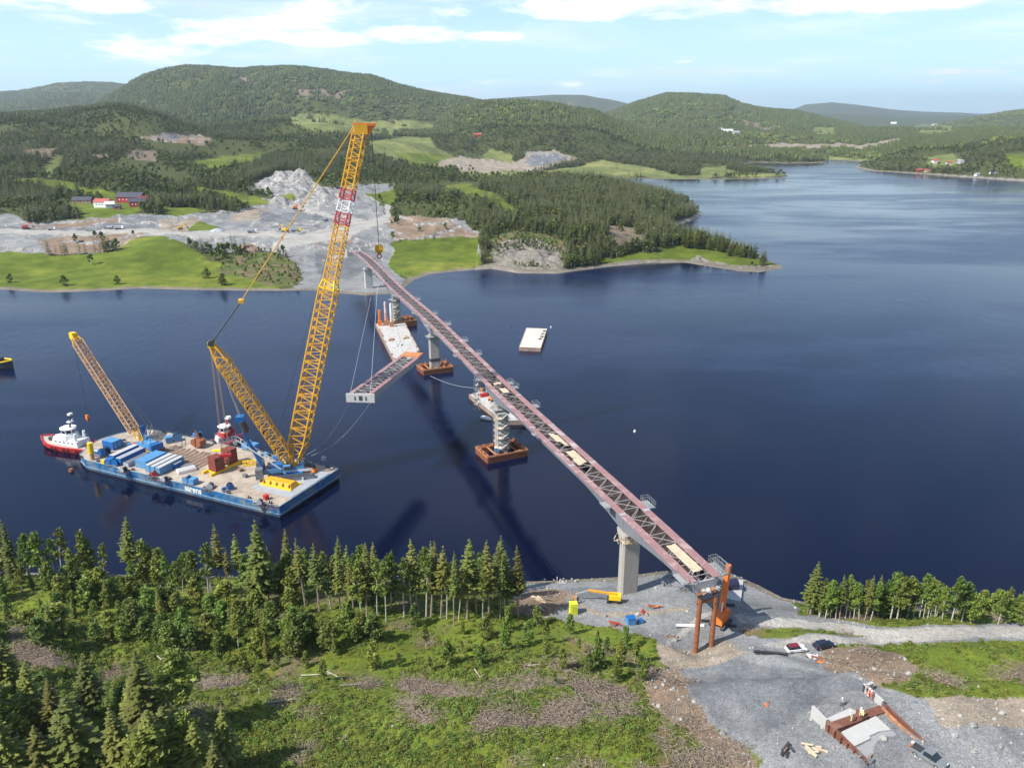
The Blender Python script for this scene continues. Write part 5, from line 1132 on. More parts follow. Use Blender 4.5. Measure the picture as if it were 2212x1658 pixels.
m_pdeck = M('dusty_steel_deck', (.50, .48, .46), .8, var=.10, scale=.5, dirt=(.32, .28, .25), dirt_amt=.35, dscale=.3)
m_pside = M('brown_pontoon_side', (.28, .19, .15), .85, var=.3, dirt=(.42, .36, .30), dirt_amt=.4, dscale=.4)
la, pa_ = pontoon('work_barge', 'long pale-decked barge lying between the two farthest water piers', [(811, 699), (872, 692), (906, 757), (900, 772), (861, 782), (850, 776)], 2.2, m_pside, m_pdeck)
mb = MB()
for k in range(46):
    j = rb.randrange(len(pa_)); a, b = pa_[j], pa_[(j+1) % len(pa_)]; t = rb.random(); x, y = (a[0]+(b[0]-a[0])*t)*.95, (a[1]+(b[1]-a[1])*t)*.95; mb.box((x, y, 2.5), (rb.uniform(.3, 1), rb.uniform(.3, 1), rb.uniform(.3, 1)), rb.random()*3)
tag(mb.build('edge_fittings', m_rust_l, la), kind='stuff')
m_leg = M('red_white_leg', (.66, .45, .42), .6, var=.35, scale=.6)
for k, (x, y, lab) in enumerate([(821, 703, 'leftmost orange spud tower at the rear of the long pale barge'), (834, 702, 'red and white spud tower second from the left on the long pale barge'), (846, 705, 'white spud tower nearest the scaffolded pier on the long pale barge')]):
    t_ = thing('spud_tower', lab, 'tower', tuple(P(x, y, 2.2)), .3)
    MB().box((0, 0, 1.5), (2.2, 2.2, 3)).build('foot', [m_orange, m_rust_l, m_rust_l][k], t_); q = MB(); q.bar((0, 0, 2.6), (0, 0, [9.5, 14, 14][k]), .75, 8); q.build('leg', [m_orange, m_leg, m_white][k], t_)
    q = MB()
    for j in range(5): q.bar((-1.1, -1.1, 3+1.1*j), (1.1, 1.1, 3.6+1.1*j), .12, 4)
    tag(q.build('ladder_frame', m_orange, t_), kind='stuff')
# small heaps on the barge deck
for k, (x, y, lab) in enumerate([(876, 730, 'pile of pale timber on the right side of the long pale barge'), (845, 735, 'orange frame on the left side of the long pale barge'), (860, 745, 'white sacks in the middle of the long pale barge')]):
    t_ = thing('cargo_pile', lab, 'cargo', tuple(P(x, y, 2.2)), rb.random())
    for j in range(5): MB().box((rb.uniform(-1.5, 1.5), rb.uniform(-1.5, 1.5), .3+.1*j), (rb.uniform(1, 3), rb.uniform(.4, 1), .5), rb.random()).build('bundle', [m_ply, m_rust_l, m_white][k], t_)
# cofferdams
def cofferdam(label, base, w_, d_, ya, z=2.2, seed=1):
    r_ = random.Random(seed); t_ = thing('cofferdam', label, 'cofferdam', (base.x, base.y, 0), ya)
    ring_o = [(-w_/2, -d_/2), (w_/2, -d_/2), (w_/2, d_/2), (-w_/2, d_/2)]; th = 1.5
    for nm, c, dd in (('wall', (0, -d_/2+th/2, (z-1)/2), (w_, th, z+1)), ('wall', (0, d_/2-th/2, (z-1)/2), (w_, th, z+1)), ('wall', (-w_/2+th/2, 0, (z-1)/2), (th, d_-2*th, z+1)), ('wall', (w_/2-th/2, 0, (z-1)/2), (th, d_-2*th, z+1))): MB().box(c, dd).build(nm, m_rust, t_)
    mb = MB()
    for k in range(int(w_/.8)):
        for sy in (-1, 1): mb.box((-w_/2+.4+.8*k, sy*(d_/2+.04), z*.4), (.4, .14, z+1.6))
    for k in range(int(d_/.8)):
        for sx in (-1, 1): mb.box((sx*(w_/2+.04), -d_/2+.4+.8*k, z*.4), (.14, .4, z+1.6))
    tag(mb.build('sheet_pile_ribs', m_rust, t_), kind='stuff')
    mb = MB()
    for k in range(4): a, b = ring_o[k], ring_o[(k+1) % 4]; mb.bar((a[0], a[1], z+.1), (b[0], b[1], z+.1), .3, 4)
    mb.build('rim', m_rust_l, t_); MB().box((0, 0, -.2), (w_-2*th, d_-2*th, .3)).build('dark_pit', m_dark, t_)
    for k in range(3): MB().box((-w_/2+w_*(k+1)/4, 0, z-.1), (.5, d_-2*th, .4)).build('strut', m_rust_l, t_)
    mb = MB()
    for k in range(60):
        a, b = ring_o[r_.randrange(4)], None; sd = r_.randrange(4); a, b = ring_o[sd], ring_o[(sd+1) % 4]; t = r_.random(); x, y = (a[0]+(b[0]-a[0])*t)*.94, (a[1]+(b[1]-a[1])*t)*.94
        if r_.random() < .5: mb.bar((x, y, z), (x+r_.uniform(-.3, .3), y+r_.uniform(-.3, .3), z+r_.uniform(.8, 1.9)), .07, 3)
        else: mb.box((x, y, z+.25), (r_.uniform(.3, 1.2), r_.uniform(.3, .9), r_.uniform(.2, .8)), r_.random()*3)
    tag(mb.build('deck_clutter', m_rust_l, t_), kind='stuff'); return t_
cofferdam('rust brown square cofferdam round the scaffolded pier nearest the near bank', P2[0], 16.5, 11, ya2+.12, 2.3, 1)
cofferdam('rusty cofferdam round the plain concrete pier with the dark band', P3[0], 15.5, 10.5, yaw_at(PS[2])-PI/2+.1, 2.3, 2)
cofferdam('orange rusty cofferdam behind the long pale barge', P4[0]+Vector((2, 2, 0)), 17, 12, yaw_at(PS[3])-PI/2+.1, 3.0, 3)
t_ = thing('tool_container', 'small light blue tank on the near edge of the nearest cofferdam', 'tank', tuple(P(1075, 974, 2.3)), .2); MB().box((0, 0, .8), (2.2, 1.4, 1.5)).build('body', m_blue_l, t_); MB().box((0, 0, 1.6), (2.3, 1.5, .1)).build('lid', m_white, t_)
# boat and platform barges
lb, pb_ = pontoon('work_barge', 'flat grey barge moored under the bridge behind the nearest cofferdam', [(1013, 852), (1050, 842), (1095, 872), (1122, 895), (1132, 908), (1085, 909)], 1.8, m_pside, m_pdeck)
t_ = thing('excavator', 'orange excavator parked on the barge under the bridge', 'excavator', tuple(P(1066, 865, 1.8)), .6)
for sy in (-1, 1): MB().box((0, sy*1.1, .45), (3.8, .6, .9)).build('track', m_dark, t_)
MB().box((-.4, 0, 1.6), (2.8, 2.4, 1.3)).build('body', m_orange, t_); MB().box((.7, -.7, 2.2), (1.3, 1, 1.5)).build('cab', m_orange, t_); q = MB(); q.bar((1, .3, 2), (4, .3, 4.2), .28, 5); q.build('boom', m_orange, t_); q = MB(); q.bar((4, .3, 4.2), (5.8, .3, 1.6), .22, 5); q.build('arm', m_orange, t_); MB().box((5.8, .3, 1.2), (.9, 1.1, .8)).build('bucket', m_dark, t_)
for k, (x, y, m_, lab) in enumerate([(1045, 856, m_red, 'red machine box at the left end of the barge under the bridge'), (1052, 852, m_dark, 'dark winch box at the rear of the barge under the bridge'), (1072, 877, m_ply, 'timber bundle in the middle of the barge under the bridge'), (1082, 884, m_white, 'white tarpaulin heap on the barge under the bridge'), (1040, 845, m_rust_l, 'rusty frame at the rear edge of the barge under the bridge'), (1110, 893, m_white, 'white cabin at the right end of the barge under the bridge')]):
    t_ = thing('cargo_box', lab, 'cargo', tuple(P(x, y, 1.8)), .4+k); MB().box((0, 0, .7), (rb.uniform(1.8, 3.2), rb.uniform(1.2, 2.2), 1.4)).build('body', m_, t_); MB().box((0, 0, 1.45), (rb.uniform(1., 1.8), 1.1, .3)).build('lid', m_grey if k % 2 else m_, t_)
t_ = tug('workboat', 'low red-hulled workboat beside the right end of the barge under the bridge', P(1133, 905, 0), 0.05, 9, 3.0, m_red, m_red, m_white, m_grey, .4, .25); t_.scale = (1, 1, .55); t_['category'] = 'workboat'
o = thing('dinghy', 'small white dinghy tied to the left side of the barge under the bridge', 'boat', tuple(P(1050, 905, 0)), -.6)
q = MB(); q.loft([[(x, -w_, .9), (x, -w_*.6, -.2), (x, w_*.6, -.2), (x, w_, .9)] for x, w_ in ((-2.4, 1.0), (0, 1.15), (1.8, .7), (2.8, .08))]); q.build('hull', m_white, o); MB().box((-.2, 0, 1.0), (.5, 1.7, .12)).build('thwart', m_ply, o)
lc, pc_ = pontoon('raft', 'lone pale flat pontoon floating in open water right of the bridge', [(1121, 750), (1137, 708), (1182, 710), (1168, 752)], 1.9, m_pside, M('white_raft_deck', (.62, .58, .50), .8, var=.12, scale=.6, dirt=(.40, .36, .30), dirt_amt=.3))
for j, (x, y) in enumerate([(1172, 722), (1176, 716), (1166, 733), (1170, 728)]):
    t_ = thing('crate', ['dark crate', 'topmost dark crate', 'lowest small crate', 'middle small crate'][j] + ' on the right side of the lone pontoon', 'crate', tuple(P(x, y, 1.9)), .3*j); MB().box((0, 0, .4), (1.6, 1.2, .7)).build('body', m_grey_d if j < 2 else m_mat, t_); MB().box((0, 0, .8), (1.7, 1.3, .1)).build('lid', m_grey, t_)
for x, y, s_, m_, lab in [(1371, 932, .55, m_white, 'white buoy floating alone right of the bridge'), (1190, 707, .5, m_white, 'white marker buoy just right of the lone pontoon'), (1105, 705, .4, m_dark, 'dark marker buoy left of the lone pontoon')]:
    q = MB(); q.loft([[(math.cos(2*PI*j/10)*r_*s_, math.sin(2*PI*j/10)*r_*s_, z_*s_) for j in range(10)] for z_, r_ in ((-.8, .3), (-.4, .9), (.3, 1.), (1., .6), (1.7, .15))]); o = q.build('buoy', m_, smooth=True); o.location = P(x, y, 0); tag(o, lab, 'buoy')
# mooring line between cofferdam and barge
a, b = P(930, 812, 2), P(1036, 838, 2); mb = MB(); pts = []
for k in range(11): t = k/10; v = a.lerp(b, t); v.z -= 1.6*math.sin(PI*t); pts.append(v-a)
mb.tube(pts, .06, 3); o = mb.build('mooring_line', m_rope_l); o.location = a; tag(o, 'pale mooring line stretched from the banded pier cofferdam towards the barge under the bridge', 'rope')
# ================================================================== NEAR SITE
rs = random.Random(77)
def GT(x, y): return G(x, y)
# rusty tube piles carrying the end of the girder
for k, (bx_, by_, tx_, ty_, lab) in enumerate([(1502, 1408, 1510, 1288, 'left rusty tube pile of the pair under the near end of the bridge'), (1536, 1396, 1552, 1283, 'right rusty tube pile of the pair under the near end of the bridge')]):
    g = GT(bx_, by_); top = PY(tx_-(0 if k == 0 else 3), ty_, g.y)
    t_ = thing('tube_pile', lab, 'pile', tuple(g)); h_ = top.z-g.z
    for j in range(4): q = MB(); q.bar((0, 0, -1+ (h_+1)*j/4), (0, 0, -1+(h_+1)*(j+1)/4-.05), .56, 14); q.build('tube_section', m_rust, t_)
    for j in range(1, 4): q = MB(); q.bar((0, 0, -1+(h_+1)*j/4-.15), (0, 0, -1+(h_+1)*j/4+.1), .59, 14); q.build('weld_collar', m_rust, t_)
    q = MB(); q.bar((0, 0, h_), (0, 0, h_+.3), .8, 10); q.build('cap', m_dark, t_)
    if k == 0: TP0 = g.copy(); TZ = top.z
    else: TP1 = g.copy()
d_ = TP1-TP0; t_ = thing('cross_girder', 'rusty cross beam laid over the heads of the two tube piles', 'beam', (TP0.x, TP0.y, TZ+.1), math.atan2(d_.y, d_.x)); Lc = Vector((d_.x, d_.y, 0)).length
MB().box((Lc/2, 0, -1.6), (Lc+1.6, .35, .6)).build('web', m_rust, t_); MB().box((Lc/2, 0, .55), (Lc+2.0, .8, .32)).build('top_flange', m_rust, t_)
q = MB()
for k in range(26): a = Vector((rs.uniform(-1, Lc+1), rs.uniform(-.9, .9), .8)); q.bar(a, a+Vector((rs.uniform(-.8, .8), rs.uniform(-.8, .8), rs.uniform(.2, 1.6))), .08, 3)
tag(q.build('clamps', m_galv, t_), kind='stuff')
for k in range(4): MB().box((Lc*.2+k*1.2, 0, 1.1), (.7, .9, .6)).build('packing_block', [m_ply, m_white, m_rust_l, m_grey][k], t_)
# orange piling rig behind the piles
g = GT(1556, 1346); t_ = thing('piling_rig', 'orange piling rig with a thick raised mast behind the rusty piles', 'piling rig', tuple(g), .9)
for sy in (-1, 1):
    q = MB(); q.loft([[(-2.6, sy*1.5-.4, .05), (-2.6, sy*1.5-.4, .7), (-2, sy*1.5-.4, 1.0), (2, sy*1.5-.4, 1.0), (2.6, sy*1.5-.4, .7), (2.6, sy*1.5-.4, .05)], [(-2.6, sy*1.5+.4, .05), (-2.6, sy*1.5+.4, .7), (-2, sy*1.5+.4, 1.), (2, sy*1.5+.4, 1.0), (2.6, sy*1.5+.4, .7), (2.6, sy*1.5+.4, .05)]]); q.build('track', m_dark, t_)
q = MB(); q.loft([[(-2.6, -1.4, 1.2), (1.6, -1.4, 1.2), (1.6, 1.4, 1.2), (-2.6, 1.4, 1.2)], [(-2.4, -1.3, 3.2), (1.0, -1.3, 3.0), (1.0, 1.3, 3.0), (-2.4, 1.3, 3.2)]]); q.build('body', m_orange, t_)
cbx = MB(); cbx.box((1.6, -.8, 2.4), (1.4, 1.1, 1.8)); c_b = cbx.build('cab', m_orange, t_); MB().box((2.33, -.8, 2.6), (.06, .9, 1.0)).build('window', m_glass, c_b)
tipw = PY(1574, 1219, g.y+2); tl = loc_of(t_, tipw); q = MB(); q.bar((1.6, .6, 2.0), Vector((1.6, .6, 2.0)).lerp(tl, .5), .75, 6); q.build('boom', m_orange, t_); q = MB(); q.bar(Vector((1.6, .6, 2.0)).lerp(tl, .5), tl, .78, 6, .7); q.build('mast', m_orange, t_)
q = MB(); q.bar((.4, .2, 3.0), Vector((1.6, .6, 2)).lerp(tl, .35), .2, 6); q.build('cylinder', m_white, t_); q = MB(); q.bar(tl-Vector((0, .9, .6)), tl+Vector((0, .9, .6)), .18, 4); q.build('tip_sheave', m_dark, t_)
# blue helicopter-like dark vehicle on the pale pad
pad = GT(1573, 1276); 
t_ = thing('storage_tank', 'dark blue upright rubber fender roll on the pale pad by the water', 'tank', tuple(GT(1580, 1274)), .2)
q = MB(); q.bar((-1.4, 0, 1.6), (1.4, 0, 1.6), 1.55, 16); q.build('body', M('navy', (.02, .022, .06), .5), t_); q = MB(); q.bar((-1.45, 0, 1.6), (-1.75, 0, 1.6), .9, 12); q.build('hub', m_blue, t_); MB().box((0, 0, .1), (3, 1.4, .25)).build('cradle', m_grey, t_)
def sheet(name, label, px, mat, th=.15, up=.1, cat='concrete pad', names='slab'):
    q = [GT(x, y) for x, y in px]; c = sum(q, Vector())/len(q); zt = sum(v.z for v in q)/len(q)+up+.3; t_ = thing(name, label, cat, (c.x, c.y, zt))
    poly = [(v.x-c.x, v.y-c.y) for v in q]; ar = sum(a[0]*b[1]-b[0]*a[1] for a, b in zip(poly, poly[1:]+poly[:1])); poly = poly[::-1] if ar < 0 else poly
    loc = [(v.x-c.x, v.y-c.y, v.z-zt+.25) for v in q]; mb_ = MB(); mb_.hexa([(a, b, z_-.5) for a, b, z_ in loc]+loc); mb_.build(names, mat, t_)
    for k in range(3): x, y = poly[k]; MB().box((x*.7, y*.7, .12), (.7, .5, .25), k).build('block', m_grey_d, t_)
    return t_
sheet('concrete_pad', 'pale square concrete pad by the water beside the near end of the bridge', [(1562, 1292), (1572, 1252), (1606, 1254), (1600, 1300)], M('pale_pad', (.46, .46, .45), .85, var=.08, scale=.5), .15, .15)
# boom lift on the gravel: yellow
g = GT(1326, 1300); t_ = thing('boom_lift', 'yellow boom lift with its arm folded back over the gravel left of the pier', 'boom lift', tuple(g), PI-.15)
for sx in (-1.3, 1.3):
    for sy in (-1, 1): q = MB(); q.bar((sx, sy*.8, .5), (sx, sy*1.25, .5), .5, 12); q.build('wheel', m_tyre, t_)
MB().box((0, 0, .8), (3.4, 1.5, .6)).build('chassis', m_dark, t_); MB().box((-.2, 0, 1.7), (3.0, 2.0, 1.2)).build('turret', m_yel_b, t_)
q = MB(); q.bar((-.6, .2, 2.5), (6.5, .2, 3.0), .32, 4); q.build('boom', m_yel, t_); q = MB(); q.bar((6.2, .2, 3.0), (9.6, .2, 1.6), .2, 4); q.build('jib', m_grey, t_)
q = MB(); 
for z_ in (.5, 1.1, 1.7):
    q.bar((9.4, -1., z_), (11, -1., z_), .05, 3); q.bar((9.4, 1., z_), (11, 1., z_), .05, 3); q.bar((9.4, -1, z_), (9.4, 1, z_), .05, 3); q.bar((11, -1, z_), (11, 1, z_), .05, 3)
for x in (9.4, 11):
    for y in (-1, 1): q.bar((x, y, .3), (x, y, 1.8), .05, 3)
q.box((10.2, 0, .35), (1.6, 2, .1)); q.build('basket', m_pale, t_)
g = GT(1238, 1326); t_ = thing('portable_toilet', 'bright yellow-green upright cabin at the grass edge of the gravel site', 'cabin', tuple(g), .15)
MB().box((0, 0, 1.5), (1.8, 1.6, 3.0)).build('body', M('lime_yellow', (.72, .75, .04), .5, var=.05), t_); MB().box((0, -.84, 1.4), (1.0, .06, 2.4)).build('door', M('lime_door', (.60, .63, .05), .5), t_); MB().box((0, 0, 3.08), (1.9, 1.7, .16)).build('roof', M('lime_yellow'), t_)
for (x, y, s_, m_, lab) in [(1362, 1347, 1., m_blue_l, 'larger bright blue box at the lower edge of the gravel site'), (1383, 1346, .55, m_blue_l, 'small pale blue box just right of the larger blue one')]:
    g = GT(x, y); t_ = thing('storage_box', lab, 'box', tuple(g), .3); MB().box((0, 0, .9*s_), (2.0*s_, 1.7*s_, 1.7*s_)).build('body', m_, t_); MB().box((0, 0, 1.8*s_), (2.1*s_, 1.8*s_, .12)).build('lid', m_blue, t_)
# white pipe, black strips modelled as the piles' cast shadows, and a steel plate strip
g = GT(1490, 1353); t_ = thing('white_pipe', 'long white pipe lying on the gravel behind the left rusty pile', 'pipe', tuple(g+Vector((0, 0, .3))), -.02); q = MB(); q.bar((-3.3, 0, 0), (3.3, 0, 0), .35, 12); q.build('tube', m_white, t_)
for sx in (-3.3, 3.3): q = MB(); q.bar((sx-.06, 0, 0), (sx+.06, 0, 0), .42, 12); q.build('flange', m_grey, t_)
for x, y, L_, ya, lab in [(1535, 1345, 4.5, -.1, 'black strip standing in for a pile shadow between the two rusty piles'), (1565, 1352, 5.5, -.15, 'black strip standing in for a shadow just right of the right rusty pile'), (1572, 1308, 3.4, -.1, 'short black strip standing in for a pile shadow near the pale pad'), (1665, 1413, 7, -.15, 'dark steel plate strip above the gravel slope')]:
    g = GT(x, y); t_ = thing('shadow_and_steel_strip', lab, 'beam', tuple(g+Vector((0, 0, .1))), ya); MB().box((0, 0, .5), (L_, .5, .1)).build('top_flange', m_dark, t_); MB().box((0, 0, .25), (L_, .12, .4)).build('web', m_dark, t_); MB().box((0, 0, .02), (L_, .5, .08)).build('bottom_flange', m_dark, t_)  # flanges and web also build up the black strips imitating pile shadows
# piles of debris on the left rim: bright boards and reinforcement
for x, y, n, m_, lab, cat in [(1165, 1296, 14, m_ply, 'orange-brown timber heap at the left end of the gravel site', 'timber pile'), (1205, 1257, 8, m_conc_w, 'pale concrete stump with boards at the left waterline of the site', 'timber pile'), (1172, 1317, 9, m_galv, 'stack of grey steel sheets in front of the timber heap', 'steel sheets'), (1415, 1310, 8, m_orange, 'small orange-red equipment heap on the gravel', 'equipment'), (1395, 1320, 4, m_red, 'tiny red canister heap left of the orange equipment', 'equipment'), (1455, 1245, 16, m_galv, 'grey heap of reinforcement by the shore under the bridge', 'scrap'), (1475, 1275, 14, m_grey_d, 'dark heap of formwork under the near span of the bridge', 'scrap'), (1440, 1265, 8, m_grey_d, 'second dark formwork heap nearer the pier', 'scrap'), (1756, 1420, 8, m_white, 'white plastic bag heap beside the parked cars', 'bags'), (1775, 1428, 8, m_orange, 'orange scrap heap beside the parked cars', 'scrap'), (1450, 1378, 12, m_galv, 'coil heap of pale reinforcement on the slope left of the piles', 'scrap'), (1330, 1352, 10, m_red, 'dark red fallen material at the lower edge of the gravel', 'scrap'), (1655, 1520, 2, m_orange, 'small orange dot of equipment alone on the gravel slope', 'equipment'), (1870, 1645, 9, m_grey_d, 'dark timber pieces at the bottom left of the abutment', 'scrap'), (1700, 1620, 8, m_dark, 'black plastic lying on the gravel left of the abutment', 'scrap'), (1760, 1625, 8, m_ply, 'yellowish timber pieces beside the left wall of the abutment', 'timber pile')]:
    g = GT(x, y); t_ = thing('material_pile', lab, cat, tuple(g), rs.random()*3)
    for k in range(n):
        q = MB(); L_ = rs.uniform(.8, 2.8); w_ = rs.uniform(.15, .4); L_ *= .8; q.box((rs.uniform(-1.4, 1.4), rs.uniform(-.9, .9), .15+.05*k), (L_, w_, rs.uniform(.12, .3)), rs.uniform(-.8, .8), rs.uniform(-.12, .12)); q.build('piece', (m_ if m_ not in (m_orange, m_red) else (m_ if k % 3 == 0 else m_rust)) if rs.random() < .75 else m_mat, t_)
# abutment under construction
AZ = 25.0
def A2(x, y, z=AZ): return P(x, y, z)
m_form = M('brown_formwork', (.17, .065, .042), .8, var=.25, scale=1., dirt=(.36, .22, .15), dirt_amt=.3)
ab = thing('abutment', 'unfinished concrete bridge abutment with brown steel forms and two side walls', 'abutment', tuple(A2(1850, 1580)))
def wall(name, a, b, th, z0, z1, mat, lab=None):
    a, b = loc_of(ab, a), loc_of(ab, b); d = (b-a); d.z = 0; L_ = d.length; c = (a+b)/2; q = MB(); q.box((c.x, c.y, (z0+z1)/2-AZ), (L_, th, z1-z0), math.atan2(d.y, d.x)); o = q.build(name, mat, ab)
    if lab: o['label'] = lab
    return o
wall('wall', A2(1755, 1527), A2(1786, 1558), .4, 20, 25.4, m_conc_w)
wall('wall', A2(1869, 1489), A2(1906, 1523), .5, 21, 26.0, m_conc_w)
wall('wall', A2(1869, 1489), A2(1884, 1482), .5, 21, 26.0, m_conc_w)
wall('form_beam', A2(1786, 1560), A2(1885, 1655), .4, 23, 25.35, m_form)
wall('form_beam', A2(1911, 1523), A2(1997, 1605), .4, 23, 25.4, m_form); wall('form_beam', A2(1905, 1528), A2(1992, 1612), .25, 24, 25.25, m_rust_l)
wall('cross_form', A2(1800, 1566), A2(1908, 1528), 1.6, 23.0, 24.98, m_form)
wall('form_beam', A2(1850, 1536), A2(1866, 1548), .35, 24, 25.8, m_form)
for a, b, w_, z_ in [(A2(1814, 1560), A2(1862, 1545), 3.2, 24.6)]: pass
def slab(name, px, z, mat):
    q = [loc_of(ab, A2(x, y, z)) for x, y in px]; poly = [(v.x, v.y) for v in q]; ar = sum(a[0]*b[1]-b[0]*a[1] for a, b in zip(poly, poly[1:]+poly[:1])); poly = poly[::-1] if ar < 0 else poly; MB().prism(poly, z-AZ-3.5, z-AZ).build(name, mat, ab)
slab('concrete_slab', [(1786, 1550), (1836, 1528), (1866, 1542), (1812, 1562)], 24.8, m_conc_w)
slab('concrete_slab', [(1818, 1579), (1892, 1545), (1925, 1575), (1900, 1578), (1878, 1588), (1880, 1594), (1842, 1612)], 24.9, m_conc_w)
slab('gravel_fill', [(1846, 1616), (1884, 1596), (1880, 1590), (1903, 1580), (1928, 1577), (1992, 1640), (1900, 1690), (1884, 1655)], 24.95, M('grey_gravel_fill', (.29, .295, .30), .95, var=.14, scale=3, bump=.1))
for k in range(7):
    a, b = loc_of(ab, A2(1786, 1560)), loc_of(ab, A2(1885, 1655)); c = a.lerp(b, (k+.5)/7); q = MB(); q.box((c.x-.32, c.y-.3, -.2), (.16, .5, 1.2), math.atan2((b-a).y, (b-a).x)); q.build('form_rib', m_form, ab)
# people
m_hiviz = M('hi_vis_yellow', (.72, .70, .25), .7, var=.1); m_hiorange = M('hi_vis_orange', (.75, .18, .08), .7, var=.1); m_workdark = M('dark_workwear', (.03, .03, .045), .8); m_skin = M('skin', (.50, .30, .22), .6); m_helm = M('white_helmet', (.8, .8, .78), .4); m_palewear = M('pale_workwear', (.66, .64, .56), .8)
def person(label, loc, yaw, top_m, leg_m, hat_m, pose='stand'):
    t_ = thing('person', label, 'person', tuple(loc), yaw)
    hip = .92; 
    J_ = {'pel': ((0, 0, hip), .15), 'chest': ((.03, 0, 1.32), .17), 'neck': ((.03, 0, 1.50), .07), 'head': ((.05, 0, 1.66), .10), 'top': ((.05, 0, 1.74), .09)}
    bend = .35 if pose == 'bend' else 0.
    def bd(p_):
        x, y, z = p_
        if z > hip: dz = z-hip; return (x+math.sin(bend)*dz, y, hip+math.cos(bend)*dz)
        return p_
    V = []; E_ = []; Rr = []
    def v(p_, r): V.append(bd(p_)); Rr.append(r); return len(V)-1
    pel = v((0, 0, hip), .15); ch = v((.02, 0, 1.34), .165); nk = v((.02, 0, 1.51), .065); hd = v((.05, 0, 1.64), .10); tp = v((.05, 0, 1.75), .085)
    E_ += [(pel, ch), (ch, nk), (nk, hd), (hd, tp)]
    for sy, st_, ar in ((-1, .16 if pose == 'walk' else .03, .25 if pose != 'stand' else .05), (1, -.14 if pose == 'walk' else -.03, .1)):
        h = v((0, sy*.10, hip-.06), .105); k_ = v((st_*.6+.04, sy*.12, .50), .075); an = v((st_, sy*.13, .09), .05); to = v((st_+.16, sy*.14, .04), .04); E_ += [(pel, h), (h, k_), (k_, an), (an, to)]
        s_ = v((.02, sy*.19, 1.42), .075); el = v((.06+ar*.4, sy*.27, 1.14), .05); wr = v((.12+ar, sy*.25, .92+ar*.6), .04); hn = v((.16+ar, sy*.25, .84+ar*.6), .04); E_ += [(ch, s_), (s_, el), (el, wr), (wr, hn)]
    me = bpy.data.meshes.new('body'); me.from_pydata(V, E_, []); o = bpy.data.objects.new('body', me); COL.objects.link(o)
    md = o.modifiers.new('skin', 'SKIN'); md.use_smooth_shade = True
    for i, r in enumerate(Rr): me.skin_vertices[0].data[i].radius = (r, r) if me.skin_vertices else (r, r)
    me.skin_vertices[0].data[0].use_root = True
    o.modifiers.new('sub', 'SUBSURF').levels = 1
    dg = bpy.context.evaluated_depsgraph_get(); nm = bpy.data.meshes.new_from_object(o.evaluated_get(dg)); bpy.data.objects.remove(o)
    nm.materials.clear()
    for m_ in (top_m, leg_m, m_skin): nm.materials.append(m_)
    for f_ in nm.polygons:
        z_ = f_.center.z; ym = abs(f_.center.y); f_.material_index = 1 if z_ < hip-.02 and ym < .21 else (2 if (z_ > 1.50 and pose != 'bend') or (pose == 'bend' and z_ > hip+.55 and f_.center.x > .2) or (ym > .21 and z_ < .96) else 0)
    b_ = bpy.data.objects.new('body', nm); COL.objects.link(b_); b_.parent = t_
    hc = Vector(bd((.05, 0, 1.74))); q = MB(); q.loft([[tuple(hc+Vector((math.cos(2*PI*j/10)*r_, math.sin(2*PI*j/10)*r_, z_))) for j in range(10)] for z_, r_ in ((-.03, .17), (.02, .135), (.08, .115), (.13, .05))]); q.build('helmet', hat_m, t_, True)
    return t_
S_ = 1.0
for (x, y, z, lab, tm, lm, hm, ps) in [(1865, 1492, 26.5, 'person in dark workwear, leftmost of the group at the right abutment wall', m_workdark, m_workdark, m_helm, 'stand'), (1872, 1497, 26.0, 'person in dark jacket and red trousers by the right abutment wall', m_workdark, m_hiorange, m_orange, 'stand'), (1877, 1501, 25.6, 'person with a white helmet right of the group by the right abutment wall', m_hiorange, m_workdark, m_helm, 'walk'), (1880, 1507, 25.2, 'person in orange-red jacket lowest of the group by the right abutment wall', m_hiorange, m_hiorange, m_helm, 'stand'),
        (1839, 1552, 25.4, 'person in pale yellow workwear left of the pair on the abutment slab', m_palewear, m_hiviz, m_helm, 'bend'), (1858, 1543, 25.4, 'person in pale workwear standing right of the pair behind the cross form', m_palewear, m_palewear, m_helm, 'stand'), (1862, 1549, 25.4, 'person in yellow jacket and dark trousers, nearest the gravel fill', m_hiviz, m_workdark, m_helm, 'stand'), (1818, 1521, 24.2, 'person in green-grey clothes alone behind the abutment slab', m_grey, m_workdark, m_helm, 'walk')]:
    person(lab, P(x, y+3, z), rs.uniform(0, 6), tm, lm, hm, ps)
